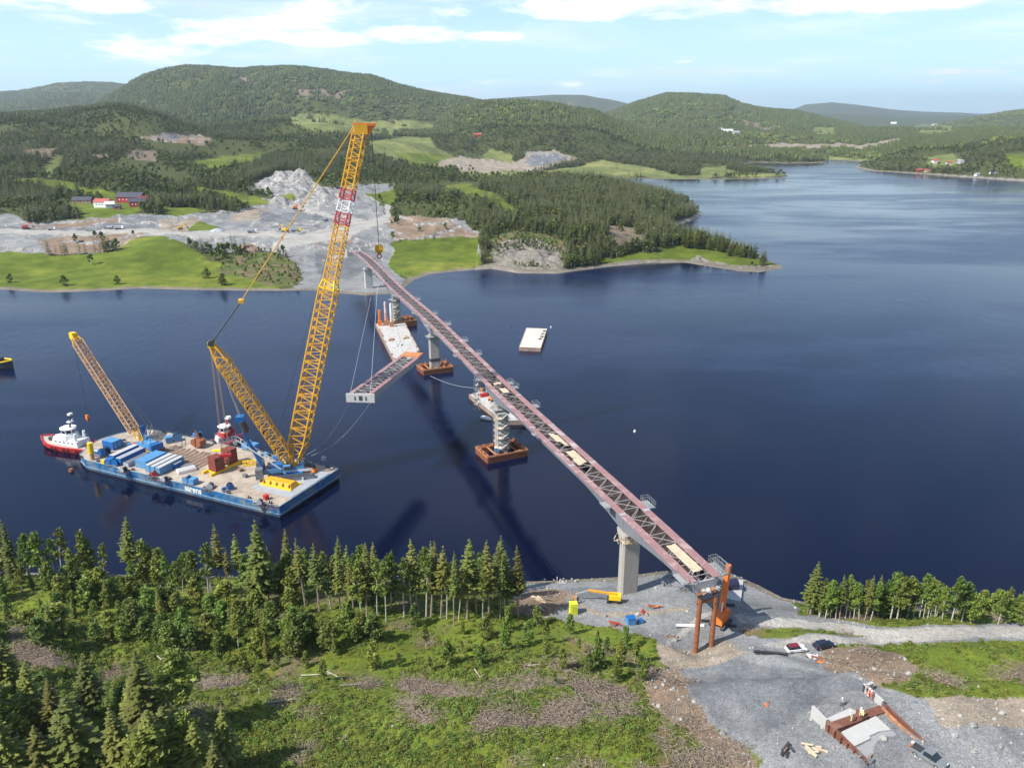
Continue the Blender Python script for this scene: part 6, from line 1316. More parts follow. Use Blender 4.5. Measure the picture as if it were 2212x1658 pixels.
# cars
def car(label, px, py, yaw, paint, roof_m, pick=False, L_=4.5, W_=1.85, H_=1.5):
    g = GT(px, py); t_ = thing('parked_car', label, 'pickup' if pick else 'car', tuple(g+Vector((0, 0, .02))), yaw)
    w2 = W_/2; hb = .82
    prof = [(-L_/2, .35), (-L_/2-.03, .62), (-L_/2+.08, .86), (-L_*.16 if pick else -L_*.42, .92), (L_*.20, .90), (L_*.44, .76), (L_/2, .60), (L_/2, .34)]
    n = len(prof); rings = []
    for y, k in ((-w2, .93), (-w2*.92, 1.), (w2*.92, 1.), (w2, .93)): rings.append([(x, y, .3+(z-.3)*k) for x, z in prof])
    MB().loft(rings).build('body', paint, t_)
    if pick: gp = [(-.55, .88), (-.45, 1.62), (.75, 1.66), (1.45, .90)]
    else: gp = [(-L_*.44, .88), (-L_*.36, H_-.06), (-L_*.05, H_), (L_*.10, H_-.06), (L_*.25, .88)]
    gh = MB(); gh.loft([[(x, -w2*.90+(.16 if z > 1.2 else 0), z) for x, z in gp], [(x, w2*.90-(.16 if z > 1.2 else 0), z) for x, z in gp]]); gh.build('windows', m_glass, t_)
    xs = [p_[0] for p_ in gp if p_[1] > 1.2]; MB().box(((min(xs)+max(xs))/2, 0, max(p_[1] for p_ in gp)+.0), (max(xs)-min(xs)+.08, W_*.72, .07)).build('roof', roof_m, t_)
    for sx in (-L_*.31, L_*.32):
        for sy in (-1, 1): q = MB(); q.bar((sx, sy*(w2-.22), .34), (sx, sy*(w2+.01), .34), .34, 14); wl = q.build('wheel', m_tyre, t_); q = MB(); q.bar((sx, sy*(w2+.0), .34), (sx, sy*(w2+.03), .34), .19, 10); q.build('rim', m_galv, wl)
    for sy in (-1, 1): MB().box((L_/2-.05, sy*w2*.72, .64), (.12, .34, .14)).build('headlight', m_white, t_); MB().box((-L_/2+.02, sy*w2*.78, .74), (.10, .28, .16)).build('tail_light', m_red, t_)
    for sy in (-1, 1): MB().box((L_*.13, sy*(w2+.05), .98), (.16, .2, .13)).build('mirror', paint, t_)
    if pick: MB().box((-L_*.33, 0, .90), (L_*.30, W_*.78, .08)).build('bed', m_dark, t_)
    else: pass
    return t_
m_carw = M('white_car_paint', (.78, .79, .80), .25, var=.02); m_carb = M('dark_blue_car_paint', (.015, .022, .05), .22, var=.1); m_carg = M('grey_car_paint', (.20, .21, .22), .28, var=.06)
car('white car with a dark red roof parked at the bend of the site road', 1718, 1406, .18, m_carw, M('dark_red_roof', (.18, .02, .03), .35))
car('dark blue estate car parked right of the white one', 1779, 1398, .28, m_carb, m_carb, L_=4.8)
car('grey pickup parked at the bottom right beside the abutment', 2004, 1640, -.95, m_carg, m_carg, True, 5.3, 1.95)
t_ = thing('survey_tripod', 'white and orange survey tripod left of the grey pickup', 'tripod', tuple(GT(1968, 1622)))
for k in range(3): a = k*2.1; q = MB(); q.bar((math.cos(a)*.7, math.sin(a)*.7, 0), (0, 0, 1.5), .05, 4); q.build('leg', m_orange, t_)
MB().box((0, 0, 1.6), (.35, .3, .35)).build('instrument', m_white, t_)
# fallen trunks and poles on the clearing
m_log = M('bare_log', (.42, .37, .30), .9, var=.2)
for k, (x0, y0, x1, y1) in enumerate([(735, 1482, 800, 1478), (650, 1460, 715, 1458), (690, 1443, 740, 1470), (340, 1418, 362, 1440), (390, 1404, 420, 1405), (1025, 1448, 1040, 1470), (735, 1610, 750, 1592), (570, 1520, 640, 1512), (1290, 1500, 1320, 1520), (1120, 1440, 1180, 1437)]):
    a, b = GT(x0, y0), GT(x1, y1); q = MB(); q.bar((0, 0, .25), b-a+Vector((0, 0, .35)), .14, 6, .07)
    for j in range(5): v = (b-a)*(.2+.15*j); q.bar(v+Vector((0, 0, .3)), v+Vector((rs.uniform(-1, 1), rs.uniform(-1, 1), rs.uniform(.3, 1.2))), .035, 3)
    o = q.build('fallen_trunk', m_log); o.location = a; tag(o, 'bare fallen trunk lying ' + ['across the middle of the clearing', 'just left of the middle trunk', 'slanting down towards the dry branches', 'in the thicket behind the bottom left trees', 'as a pale streak in the thicket', 'upright-slanting near the dry brush heap', 'short and pale in the bottom clearing', 'beside the left brush strip', 'near the brown slope left of the gravel', 'thin and level in the upper clearing'][k], 'fallen tree')
# ================================================================== FAR SHORE
m_roof_d = M('dark_roof', (.05, .05, .075), .7, var=.15); m_roof_r = M('red_roof', (.42, .09, .07), .7, var=.1); m_barn = M('barn_red', (.33, .03, .035), .7, var=.12)
def house(label, px, py, L_, W_, H_, wall_m, roof_m, yaw=0., name='farmhouse', wins=3):
    g = GT(px, py); t_ = thing(name, label, 'house' if name != 'barn' else 'barn', tuple(g), yaw)
    MB().box((0, 0, H_/2-.5), (L_, W_, H_+1)).build('wall', wall_m, t_)
    rh = W_*.38; q = MB(); q.add([(-L_/2-.5, -W_/2-.5, H_-.1), (L_/2+.5, -W_/2-.5, H_-.1), (L_/2+.5, W_/2+.5, H_-.1), (-L_/2-.5, W_/2+.5, H_-.1), (-L_/2-.5, 0, H_+rh), (L_/2+.5, 0, H_+rh)], [(0, 1, 5, 4), (2, 3, 4, 5), (3, 0, 4), (1, 2, 5), (3, 2, 1, 0)]); rf = q.build('roof', roof_m, t_); MB().box((L_*.2, .6, H_+rh), (.8, .8, 1.4)).build('chimney', m_grey_d, rf)
    for k in range(wins): MB().box((-L_/2+L_*(k+1)/(wins+1), -W_/2-.03, H_*.55), (1.1, .08, 1.3)).build('window', m_glass if wall_m != m_barn else m_white, t_)
    MB().box((L_*.38, -W_/2-.04, 1.1), (1.1, .1, 2.2)).build('door', m_white if wall_m == m_barn else m_grey_d, t_)
    return t_
house('long dark-roofed farmhouse left of the white house on the far hillside', 180, 439, 22, 9, 4.0, m_mat, m_roof_d, .0, wins=5)
house('white farmhouse with a red roof between the dark house and the red barns', 224, 447, 17, 9, 5.5, m_white, m_roof_r, -.15, wins=4)
house('small white outbuilding at the right corner of the white farmhouse', 238, 449, 9, 7, 4.0, m_white, m_white, .5)
house('large red barn with a grey-black roof, rearmost of the farm', 285, 437, 30, 13, 6.5, m_barn, m_roof_d, -.1, 'barn', 6)
house('dark red barn in front of the large one', 300, 446, 17, 10, 5.5, m_barn, m_roof_d, .2, 'barn', 4)
house('red barn wing at the right end of the farm', 313, 441, 12, 9, 5.5, m_barn, m_barn, .6, 'barn', 2)
house('tiny red shed at the front of the farm', 254, 452, 7, 5, 3, M('brown_shed', (.30, .12, .08), .8), m_roof_d, .2, 'barn', 1)
fh = [(912, 244, 22, 14, 9, m_white, m_roof_d, 'lone white house high on the distant hillside behind the crane head'), (1032, 296, 20, 10, 6, m_roof_r, m_roof_r, 'red farm building on the distant meadows'), (890, 287, 24, 12, 7, m_barn, m_roof_r, 'pale red barn on the meadow right of the crane head'), (1570, 288, 40, 16, 8, m_white, m_white, 'long white building on the distant right hillside'), (1590, 291, 24, 14, 7, m_white, m_grey, 'white house right of the long white building'), (1546, 300, 24, 14, 7, m_white, m_roof_d, 'white house low and left of the long white building'), (1556, 284, 22, 14, 8, m_white, m_grey, 'small white house above the long white building'), (1520, 298, 20, 12, 6, m_white, m_roof_d, 'leftmost white house of the distant hamlet'),
      (2338*.864, 352, 14, 9, 5, m_white, m_roof_r, 'white house among trees near the right shore'), (2075, 354, 16, 9, 5, m_white, m_grey, 'pale house further right among the shore trees'), (1985, 371, 14, 8, 4, m_barn, m_roof_r, 'red boathouse at the water of the right shore'), (2002, 372, 12, 7, 4, m_ply, m_roof_r, 'buff boathouse right of the red boathouse'), (2145, 376, 14, 8, 4, m_white, m_roof_d, 'white cabin at the right shore near the picture edge'), (2050, 356, 12, 8, 4, m_white, m_roof_r, 'small white house with red roof above the right shore'), (2110, 381, 9, 6, 4, m_white, m_grey, 'tiny pale cabin by the water of the right shore'), (1930, 268, 60, 30, 9, m_white, m_white, 'large pale building in the far valley at the right'), (2018, 271, 50, 25, 8, m_white, m_grey, 'second pale building in the far valley at the right')]
for x, y, L_, W_, H_, wm, rm, lab in fh: house(lab, x, y, L_, W_, H_, wm, rm, rs.uniform(-.4, .4))
# machines on the quarry floor
def digger(label, px, py, m_, yaw, s=1.):
    g = GT(px, py); t_ = thing('excavator', label, 'excavator', tuple(g), yaw)
    for sy in (-1, 1): MB().box((0, sy*1.3*s, .5*s), (4.4*s, .7*s, 1.0*s)).build('track', m_dark, t_)
    MB().box((-.4*s, 0, 1.9*s), (3.4*s, 2.8*s, 1.6*s)).build('body', m_, t_); MB().box((1.0*s, -.8*s, 2.5*s), (1.5*s, 1.1*s, 1.7*s)).build('cab', m_, t_)
    q = MB(); q.bar((1.2*s, .4*s, 2.2*s), (4.6*s, .4*s, 5.4*s), .34*s, 5); q.build('boom', m_, t_); q = MB(); q.bar((4.6*s, .4*s, 5.4*s), (6.8*s, .4*s, 2.2*s), .28*s, 5); q.build('arm', m_, t_); MB().box((6.8*s, .4*s, 1.6*s), (1.2*s, 1.4*s, 1.2*s)).build('bucket', m_dark, t_); return t_
def truck(label, px, py, m_, yaw, s=1.):
    g = GT(px, py); t_ = thing('dump_truck', label, 'truck', tuple(g), yaw)
    for sx in (-2.8, -1.2, 2.4):
        for sy in (-1, 1): q = MB(); q.bar((sx*s, sy*.9*s, .6*s), (sx*s, sy*1.3*s, .6*s), .6*s, 10); q.build('wheel', m_tyre, t_)
    MB().box((0, 0, .95*s), (8*s, 1.2*s, .4*s)).build('chassis', m_dark, t_); MB().box((3.1*s, 0, 2.1*s), (1.9*s, 2.4*s, 2.3*s)).build('cab', m_, t_)
    q = MB(); q.loft([[(-3.9*s, -1.2*s, 1.2*s), (1.8*s, -1.2*s, 1.2*s), (1.8*s, 1.2*s, 1.2*s), (-3.9*s, 1.2*s, 1.2*s)], [(-4.4*s, -1.5*s, 2.9*s), (2.0*s, -1.5*s, 2.9*s), (2.0*s, 1.5*s, 2.9*s), (-4.4*s, 1.5*s, 2.9*s)]]); q.build('tipper_body', m_grey, t_); return t_
digger('orange excavator on the stone floor left of the quarry wall', 638, 452, m_orange, .4, 1.3); digger('yellow excavator near the crane boom on the quarry floor', 617, 501, m_yel, 2.5, 1.2); digger('small yellow excavator by the road left of the quarry', 390, 496, m_yel, .5, 1.)
digger('dark red excavator far left on the cleared road', 55, 494, m_red, .2, 1.1)
truck('yellow dump truck right of the quarry excavator', 640, 501, m_yel_b, .1, 1.2); truck('white truck on the road under the red farm', 258, 496, m_white, .0, 1.1); truck('dark truck beside the white one under the farm', 235, 495, m_grey_d, 3.0, 1.1); truck('white truck alone in the middle of the stone ground', 545, 503, m_white, .2, 1.1); truck('grey truck at the foot of the quarry wall', 700, 480, m_grey_d, .3, 1.1); truck('small white vehicle at the far left of the road', 112, 497, m_white, .1, .9); truck('pale truck at the foot of the distant pink quarry', 985, 362, m_white, .1, 1.4)
for k, (x, y, lab) in enumerate([(536, 543, 'large brown stone heap behind the scrub on the far shore'), (470, 500, 'low grey stone heap beside the far road')]):
    g = GT(x, y); t_ = thing('stone_heap', lab, 'stone heap', tuple(g)); q = MB(); R0 = 13 if k == 0 else 8; hh_ = 6.5 if k == 0 else 3
    q.loft([[(math.cos(2*PI*j/14)*R0*r_*rs.uniform(.85, 1.1), math.sin(2*PI*j/14)*R0*.7*r_*rs.uniform(.85, 1.1), z_*hh_) for j in range(14)] for z_, r_ in ((-.3, 1.1), (.15, .95), (.55, .68), (.85, .36), (1., .1))]); q.build('heap', m_mat if k == 0 else m_grey, t_)
# ================================================================== VEGETATION
R_ = random.Random(5)
m_needle = M('spruce_needles', (.150, .165, .028), .7, var=.45, scale=.9, transl=.12, rnd=1.)
m_needle_d = M('dark_spruce_needles', (.026, .042, .014), .7, var=.45, scale=.9, transl=.08, rnd=.7)
m_leaf = M('birch_leaves', (.155, .205, .030), .6, var=.5, scale=.8, transl=.22, rnd=1.)
m_leaf_far = M('far_leaves', (.125, .160, .028), .7, var=.35, scale=.3, transl=.1, rnd=.9)
m_needle_far = M('far_needles', (.088, .110, .024), .7, var=.35, scale=.3, transl=.05, rnd=.8)
m_bark = M('spruce_bark', (.33, .26, .21), .9, var=.3, scale=3)
m_birchbark = M('birch_bark', (.50, .48, .43), .8, var=.3, scale=3, dirt=(.06, .055, .05), dscale=2.5)
m_twig = M('dry_twigs', (.26, .205, .155), .95, var=.35, scale=2)
m_grassy = M('undergrowth', (.165, .205, .028), .7, var=.35, scale=.7, transl=.25, rnd=1.1)
m_fern = M('yellow_undergrowth', (.17, .20, .03), .7, var=.5, scale=.7, transl=.25, rnd=.8)
m_stone = M('loose_stone', (.34, .33, .31), .9, var=.3, scale=1.5, rnd=.8)
def tri_fan(mb, c, q, s, up=.25):
    """small ragged tuft: two crossed triangles"""
    a = R_.uniform(0, 2*PI)
    for k in range(2):
        t = a + k*1.9 + R_.uniform(-.5, .5); d = Vector((math.cos(t), math.sin(t), R_.uniform(-.5, .5)*1.2))
        n = Vector((R_.uniform(-1, 1), R_.uniform(-1, 1), R_.uniform(.1, 1))).normalized()
        e = d.cross(n).normalized()
        mb.add([c - d*s*.5, c + e*s*.42 + d*s*.2, c + d*s*.6 - e*s*.2], [(0, 1, 2)])
def spruce_mesh(h=20, bare=.12, rad=2.9, levels=34, nb=10, dens=1., sparse_low=False, blades=5):
    tr, cr, tw = MB(), MB(), MB()
    tr.bar((0, 0, -1.2), (0, 0, h*.55), .26*h/20, 7, .15*h/20); tr.bar((0, 0, h*.55), (0, 0, h*.99), .15*h/20, 5, .02)
    for l in range(levels):
        t = l/(levels-1); z = h*(bare + (1-bare)*t*.985)
        r = rad*(1-t)**.8*(.55+.45*min(1, t*6)) * R_.uniform(.82, 1.15) + .10
        n = max(3, int(nb*(.45+.55*(1-t)) + .5)); a0 = R_.uniform(0, 6.28)
        for k in range(n):
            if R_.random() < .20: continue
            a = a0 + 2*PI*k/n + R_.uniform(-.25, .25); rl = r*R_.uniform(.7, 1.15)
            d = Vector((math.cos(a), math.sin(a), 0)); side = Vector((-d.y, d.x, 0))
            droop = .32*rl*(1-t*.9)
            zj = z; z = zj + R_.uniform(-.5, .5)*h/levels*1.3; pts = [Vector((0, 0, z)), Vector((0, 0, z+.02*rl)) + d*rl*.45 + Vector((0, 0, -droop*.35)), Vector((0, 0, z)) + d*rl + Vector((0, 0, -droop*.7 + .1*rl))]
            z = zj
            for b in range(blades):
                s = (b+.8)/blades; q = pts[0].lerp(pts[1], s*2) if s < .5 else pts[1].lerp(pts[2], (s-.5)*2)
                wd = (.26 + .42*(1-abs(s-.45)*1.2))*(.32+rl*.27)*R_.uniform(.6, 1.4); ln = rl/blades*1.2 + .12
                hang = Vector((0, 0, -R_.uniform(.10, .45)*wd))
                cr.add([q - d*ln*.4 + Vector((0, 0, .05)), q + side*wd + d*ln*.3 + hang, q + d*ln + hang*.3, q - side*wd + d*ln*.3 + hang], [(0, 1, 2), (0, 2, 3)])
    if bare > .2:
        for l in range(int(26*bare/.4)):
            z = h*R_.uniform(.12, bare+.05); a = R_.uniform(0, 6.28); L = R_.uniform(.5, 1.5)
            tw.bar((0, 0, z), (math.cos(a)*L, math.sin(a)*L, z-.25*L), .035, 3, .015)
    else: tw.bar((0, 0, h*.9), (0, 0, h), .03, 3)
    return tr, cr, tw
def leaf_mesh(h=10, crown0=.3, rad=2.2, nclump=34, per=44, ls=.34, lean=0.):
    tr, cr = MB(), MB(); top = Vector((lean*h, 0, h*.93)); mid = Vector((lean*h*.4, 0, h*.5))
    tr.bar((0, 0, -1), mid, .15*h/12+.03, 6, .09*h/12+.02); tr.bar(mid, top, .09*h/12+.02, 5, .02)
    for c in range(nclump):
        t = R_.random()**.8; z = crown0 + (1-crown0)*t; prof = math.sin(PI*min(1, (t*.86+.14)))**.7*(1-.35*t)
        a = R_.uniform(0, 6.28); rr_ = rad*prof*R_.uniform(.25, 1.)
        ax = mid.lerp(top, (z-.5)/.43) if z > .5 else Vector((0, 0, 0)).lerp(mid, z/.5)
        cc = Vector((ax.x + math.cos(a)*rr_, ax.y + math.sin(a)*rr_, z*h))
        base = Vector((ax.x, ax.y, max(crown0*h*.8, cc.z - rr_*.9)))
        tr.bar(base, cc, .035*h/12+.008, 3, .012)
        cs = rad*R_.uniform(.17, .40)
        for k in range(per):
            v = Vector((R_.gauss(0, 1), R_.gauss(0, 1), R_.gauss(0, .8))); v = v.normalized()*(R_.random()**.6)*cs
            q = cc + v; s = ls*R_.uniform(.6, 1.35)*rad/2.2
            e1 = Vector((R_.uniform(-1, 1), R_.uniform(-1, 1), R_.uniform(-.6, .6))).normalized(); e2 = e1.cross(Vector((R_.uniform(-1, 1), R_.uniform(-1, 1), R_.uniform(-1, 1)))).normalized()
            cr.add([q-e1*s, q+e2*s*.6, q+e1*s, q-e2*s*.6], [(0, 1, 2, 3)])
    return tr, cr
def proto(name, parts, label, cat, group):
    r = thing(name, label, cat, (0, 0, -500), 0, group)
    for n, mb, m in parts:
        o = mb.build(n, m, r)
        if n == 'dead_branches': o['kind'] = 'stuff'
    return r
SPR = []
for i, (bare, rad, lv) in enumerate([(.10, 2.9, 40), (.38, 2.4, 30), (.50, 2.1, 24), (.22, 2.6, 36), (.06, 3.6, 42)]):
    tr, cr, tw = spruce_mesh(20, bare, rad, lv, 10 if i != 4 else 12)
    SPR.append([('trunk', tr, m_bark), ('crown', cr, m_needle), ('dead_branches', tw, m_twig)])
BIR = []
for i, (h, c0, rad, ncl, ln) in enumerate([(12, .35, 2.3, 34, .05), (12, .45, 1.7, 26, -.06), (9, .12, 2.2, 34, .0), (7, .02, 2.1, 30, .02)]):
    tr, cr = leaf_mesh(h, c0, rad, int(ncl*1.8), 27, .27, ln); BIR.append([('trunk', tr, m_birchbark), ('crown', cr, m_leaf)])
BH = [12, 12, 9, 7]
used_proto = {}
def place_tree(kind, var, x, y, z, h, yaw, label, group, wide=1.):
    parts = (SPR if kind == 's' else BIR)[var]; base_h = 20 if kind == 's' else BH[var]
    key = (kind, var)
    if key not in used_proto:
        nm = 'spruce_tree' if kind == 's' else 'birch_tree'
        used_proto[key] = proto(nm, parts, label, 'tree', group); r = used_proto[key]; r.location = (x, y, z); r.rotation_euler = (0, 0, yaw); r['label'] = label; r['group'] = group
    else: r = dup(used_proto[key], (x, y, z), yaw, label, None, group)
    r.rotation_euler = (R_.gauss(0, .035), R_.gauss(0, .035), yaw)
    s = h/base_h; r.scale = (s*wide*R_.uniform(.9, 1.1), s*wide*R_.uniform(.9, 1.1), s)
    return r
def by_px(kind, var, xb, yb, yt, label, group, wide=1.):
    g = G(xb, yb); top = PY(xb, yt, g.y).z; h = max(2., (top-g.z))
    return place_tree(kind, var, g.x, g.y, g.z-.15, h, R_.uniform(0, 6.28), label, group, wide)
def zq(x, y): return x*.5, 1037+y*.5      # from my measuring picture
ROW = 'trees of the shoreline row below the crane barge'
row = [('s', 1, 565, 450, 160, 1.1), ('b', 1, 270, 435, 215, 1), ('b', 0, 415, 440, 250, 1), ('b', 1, 455, 450, 275, .9), ('s', 2, 588, 440, 270, .8), ('b', 2, 640, 455, 258, 1), ('b', 0, 735, 470, 330, 1), ('b', 0, 800, 440, 315, 1.2), ('b', 1, 905, 520, 268, .9),
       ('s', 1, 960, 480, 195, .9), ('s', 2, 1000, 500, 295, .8), ('s', 2, 1045, 500, 228, .9), ('s', 3, 1135, 552, 168, 1.25), ('s', 1, 1165, 545, 300, 1.), ('s', 2, 1320, 550, 252, .9), ('s', 2, 1380, 570, 272, .9), ('s', 1, 1470, 560, 300, .9), ('s', 2, 1495, 560, 282, .9),
       ('s', 1, 1530, 575, 330, .8), ('s', 1, 1585, 590, 288, 1.), ('b', 1, 1670, 612, 350, .9), ('b', 0, 1690, 560, 325, 1), ('b', 1, 1745, 590, 345, .9), ('s', 1, 1805, 580, 252, .95), ('s', 1, 1862, 590, 266, 1), ('s', 2, 1905, 600, 278, .9), ('s', 2, 1960, 632, 340, .7), ('s', 1, 2018, 600, 258, 1.15),
       ('s', 2, 2060, 590, 310, .8), ('s', 1, 2113, 600, 262, .95), ('s', 2, 2160, 600, 335, .8), ('s', 1, 2205, 600, 310, .9), ('s', 1, 2238, 598, 285, .9), ('b', 1, 1840, 600, 330, .9), ('b', 1, 1930, 600, 345, .8), ('b', 0, 1560, 585, 350, .9), ('b', 1, 1630, 600, 345, .9), ('b', 1, 1780, 600, 360, .8), ('b', 1, 1980, 605, 370, .8), ('b', 1, 2085, 603, 380, .8), ('b', 1, 2180, 600, 390, .8),
       ('s', 0, 18, 400, 110, 1.), ('s', 0, 70, 420, 165, .9), ('s', 3, -30, 400, 130, 1), ('b', 0, 120, 430, 240, 1), ('b', 0, 175, 430, 230, 1), ('b', 1, 240, 430, 250, 1), ('b', 0, 330, 450, 300, 1), ('b', 2, 690, 460, 300, 1.1), ('b', 0, 850, 500, 300, 1.), ('b', 0, 1090, 540, 320, 1.), ('b', 0, 1210, 545, 380, 1.1), ('b', 2, 1270, 550, 380, 1.1), ('b', 0, 1430, 560, 350, 1.), ('b', 2, 375, 440, 230, .8)]
def nth(i, w):
    return (['leftmost', 'second', 'third', 'fourth', 'fifth', 'sixth', 'seventh', 'eighth', 'ninth', 'tenth', 'eleventh', 'twelfth', 'thirteenth', 'fourteenth', 'fifteenth', 'sixteenth', 'seventeenth', 'eighteenth', 'nineteenth', 'twentieth'] + ['%dth' % j for j in range(21, 40)])[i] + (' ' + w if i == 0 else ' ' + w + ' from left')
names = {0: 'full dense crown', 1: 'bare lower trunk', 2: 'thin high crown', 3: 'broad dense crown', 4: 'wide full crown'}
for k, v, x, y, yt, wd in row:
    X_, Y_ = zq(x, y)
    side = 'left end' if X_ < 200 else ('stretch left of the tallest spruce' if X_ < 540 else ('middle' if X_ < 760 else 'right end beside the gravel site'))
    rank = sorted([q[2] for q in row if q[0] == k]).index(x); lab = '%s, %s in the shoreline row below the barge' % (('spruce with ' + names[v]) if k == 's' else 'pale-barked birch', nth(rank, 'spruce' if k == 's' else 'birch'))
    if (x, y) == (1135, 552): lab = 'tallest spruce of the shoreline row, rising in front of the barge corner'
    if (x, y) == (565, 450): lab = 'tall dark-topped spruce on a long bare trunk, rising alone above the birches'
    by_px(k, v, X_, Y_, 1037+yt*.5, lab, None if lab.startswith('tall') else ROW, wd)
# filler trunks behind the row
for i in range(62):
    x = R_.uniform(-200, 1130) if i % 3 else R_.uniform(620, 1130); g = G(x, R_.uniform(1256, 1285) + (8 if x > 500 else 0) + (12 if x > 750 else 0))
    if g.y < 150: continue
    k = 's' if (R_.random() < .45 and x > 500) else 'b'; v = R_.choice([1, 2, 2]) if k == 's' else R_.choice([0, 1, 2])
    h = R_.uniform(11, 17) if k == 's' else R_.uniform(7, 13)
    if x < 400: h *= .75
    place_tree(k, v, g.x, g.y, g.z-.1, h, R_.uniform(0, 6), ('slender %s standing in the thick of the shoreline row on the near bank' % ('spruce' if k == 's' else 'birch')), 'slender %s inside the shoreline row' % ('spruces' if k == 's' else 'birches'), .9)
BL = [(150, 1090, 800, 's', 0, 1.), (345, 1290, 925, 's', 4, 1.2), (405, 1010, 755, 's', 3, .9), (480, 1030, 820, 's', 0, .9), (545, 1290, 985, 's', 3, 1.0), (640, 1100, 745, 's', 0, .95), (700, 1330, 975, 's', 0, 1.2), (750, 1290, 965, 's', 4, .9), (790, 1060, 755, 's', 0, .9), (865, 1330, 1040, 's', 0, 1.1),
      (925, 1210, 945, 's', 3, 1.), (985, 1260, 975, 's', 0, .9), (40, 900, 655, 's', 0, 1), (20, 1150, 880, 's', 0, 1.), (-60, 1000, 700, 's', 0, 1), (70, 1330, 1010, 's', 4, 1.), (250, 1100, 850, 's', 3, .9), (590, 1060, 830, 's', 3, .9), (820, 1260, 1000, 's', 0, .9), (430, 1180, 900, 's', 0, .9), (-40, 1300, 950, 's', 0, 1), (200, 1330, 1060, 's', 0, 1.), (460, 1340, 1000, 's', 0, 1.), (620, 1400, 1080, 's', 0, 1.1), (950, 1400, 1120, 's', 0, .9), (330, 1020, 740, 's', 3, .8),
      (200, 980, 840, 'b', 2, 1), (560, 990, 870, 'b', 2, 1), (100, 1180, 1010, 'b', 2, 1), (280, 980, 800, 's', 0, .8), (-100, 1250, 880, 's', 4, 1), (110, 960, 780, 's', 0, .8)]
BL = [(x, y, yt, 'b' if i % 5 == 3 else k, 0 if i % 5 == 3 else v, wd) for i, (x, y, yt, k, v, wd) in enumerate(BL) if i not in (3, 10, 19, 22, 25, 29, 31)]
for n, (x, y, yt, k, v, wd) in enumerate(BL):
    X_, Y_ = zq(x, y); by_px(k, v, X_, Y_, 1037+yt*.5, ('large %s, %s in the near group at the bottom left' % ('spruce' if k == 's' else 'birch', nth(sorted([q[0]+q[1]/1e4 for q in BL]).index(x+y/1e4), 'tree'))), 'near group of large trees at the bottom left', wd*1.6)
# broad-leaved thicket between row and clearing
THK = [(-200, 1290), (60, 1262), (300, 1290), (560, 1310), (700, 1345), (860, 1365), (760, 1420), (560, 1430), (400, 1410), (150, 1395), (-200, 1400)]
TA = np.array(THK); cnt = 0
while cnt < 125:
    x = R_.uniform(-200, 860); y = R_.uniform(1262, 1430)
    if not pip(np.array([x]), np.array([y]), THK)[0]: continue
    g = G(x, y); k = 's' if R_.random() < .16 else 'b'
    place_tree(k, R_.choice([0, 3]) if k == 's' else R_.choice([2, 3, 2, 0]), g.x, g.y, g.z-.1, R_.uniform(5, 9) if k == 's' else R_.uniform(4.2, 8.2), R_.uniform(0, 6),
               'young %s in the dense thicket behind the shoreline row' % ('spruce' if k == 's' else 'birch'), 'young %s of the thicket on the near bank' % ('spruces' if k == 's' else 'birches'), 1.4 if k == 'b' else 1.1); cnt += 1
# single young trees on the clearing
CLR = [(860, 1440), (920, 1400), (1000, 1410), (1040, 1440), (930, 1450), (1090, 1400), (1120, 1420), (1180, 1420), (1230, 1370), (1290, 1390), (1340, 1440), (1370, 1430), (1290, 1440), (1250, 1410), (1150, 1370), (970, 1440), (810, 1445), (700, 1470), (560, 1500), (480, 1440), (530, 1450), (1390, 1470), (1330, 1470), (1200, 1480), (1160, 1350), (1100, 1360), (1050, 1380), (900, 1350), (1000, 1370), (1350, 1400), (1310, 1410), (1270, 1450), (1215, 1445), (1385, 1450), (1180, 1390), (1140, 1390), (660, 1440), (600, 1440)]
for x, y in CLR:
    g = G(x, y); place_tree('b', R_.choice([0, 2, 3, 3]), g.x, g.y, g.z-.1, R_.uniform(3, 7.), R_.uniform(0, 6), 'young birch standing apart on the green clearing left of the gravel site', 'young birches scattered over the clearing', .9)
# right-hand row
RR_ = [('s', 3, 385, 470, 60, 1.25), ('s', 1, 365, 465, 220, .9), ('b', 1, 455, 490, 205, .9), ('b', 0, 500, 500, 215, 1), ('s', 1, 610, 510, 170, .9), ('b', 1, 580, 505, 240, .9), ('b', 1, 655, 505, 180, .9), ('b', 0, 720, 505, 230, .9), ('b', 1, 760, 512, 240, .8), ('s', 1, 805, 520, 168, .9), ('b', 0, 850, 515, 230, .9), ('s', 1, 900, 505, 170, .9), ('b', 1, 940, 500, 200, 1), ('b', 0, 1000, 515, 170, 1), ('b', 0, 1050, 520, 200, 1.1),
      ('b', 0, 1130, 505, 190, 1.1), ('b', 1, 1220, 505, 178, 1.1), ('b', 0, 1290, 505, 215, .9), ('b', 1, 1345, 505, 255, .9), ('b', 0, 1400, 515, 270, .9), ('b', 0, 1470, 525, 188, 1.1), ('b', 0, 1550, 525, 235, 1), ('b', 2, 1620, 535, 310, 1.1), ('b', 0, 1830, 545, 310, .9), ('b', 2, 1890, 545, 370, .9), ('b', 2, 1990, 560, 390, 1.2), ('b', 0, 2050, 560, 380, 1), ('b', 1, 1080, 500, 210, .8), ('b', 1, 1180, 505, 220, .8), ('b', 1, 1255, 505, 230, .8), ('b', 0, 690, 500, 260, 1), ('b', 0, 540, 500, 260, 1)]
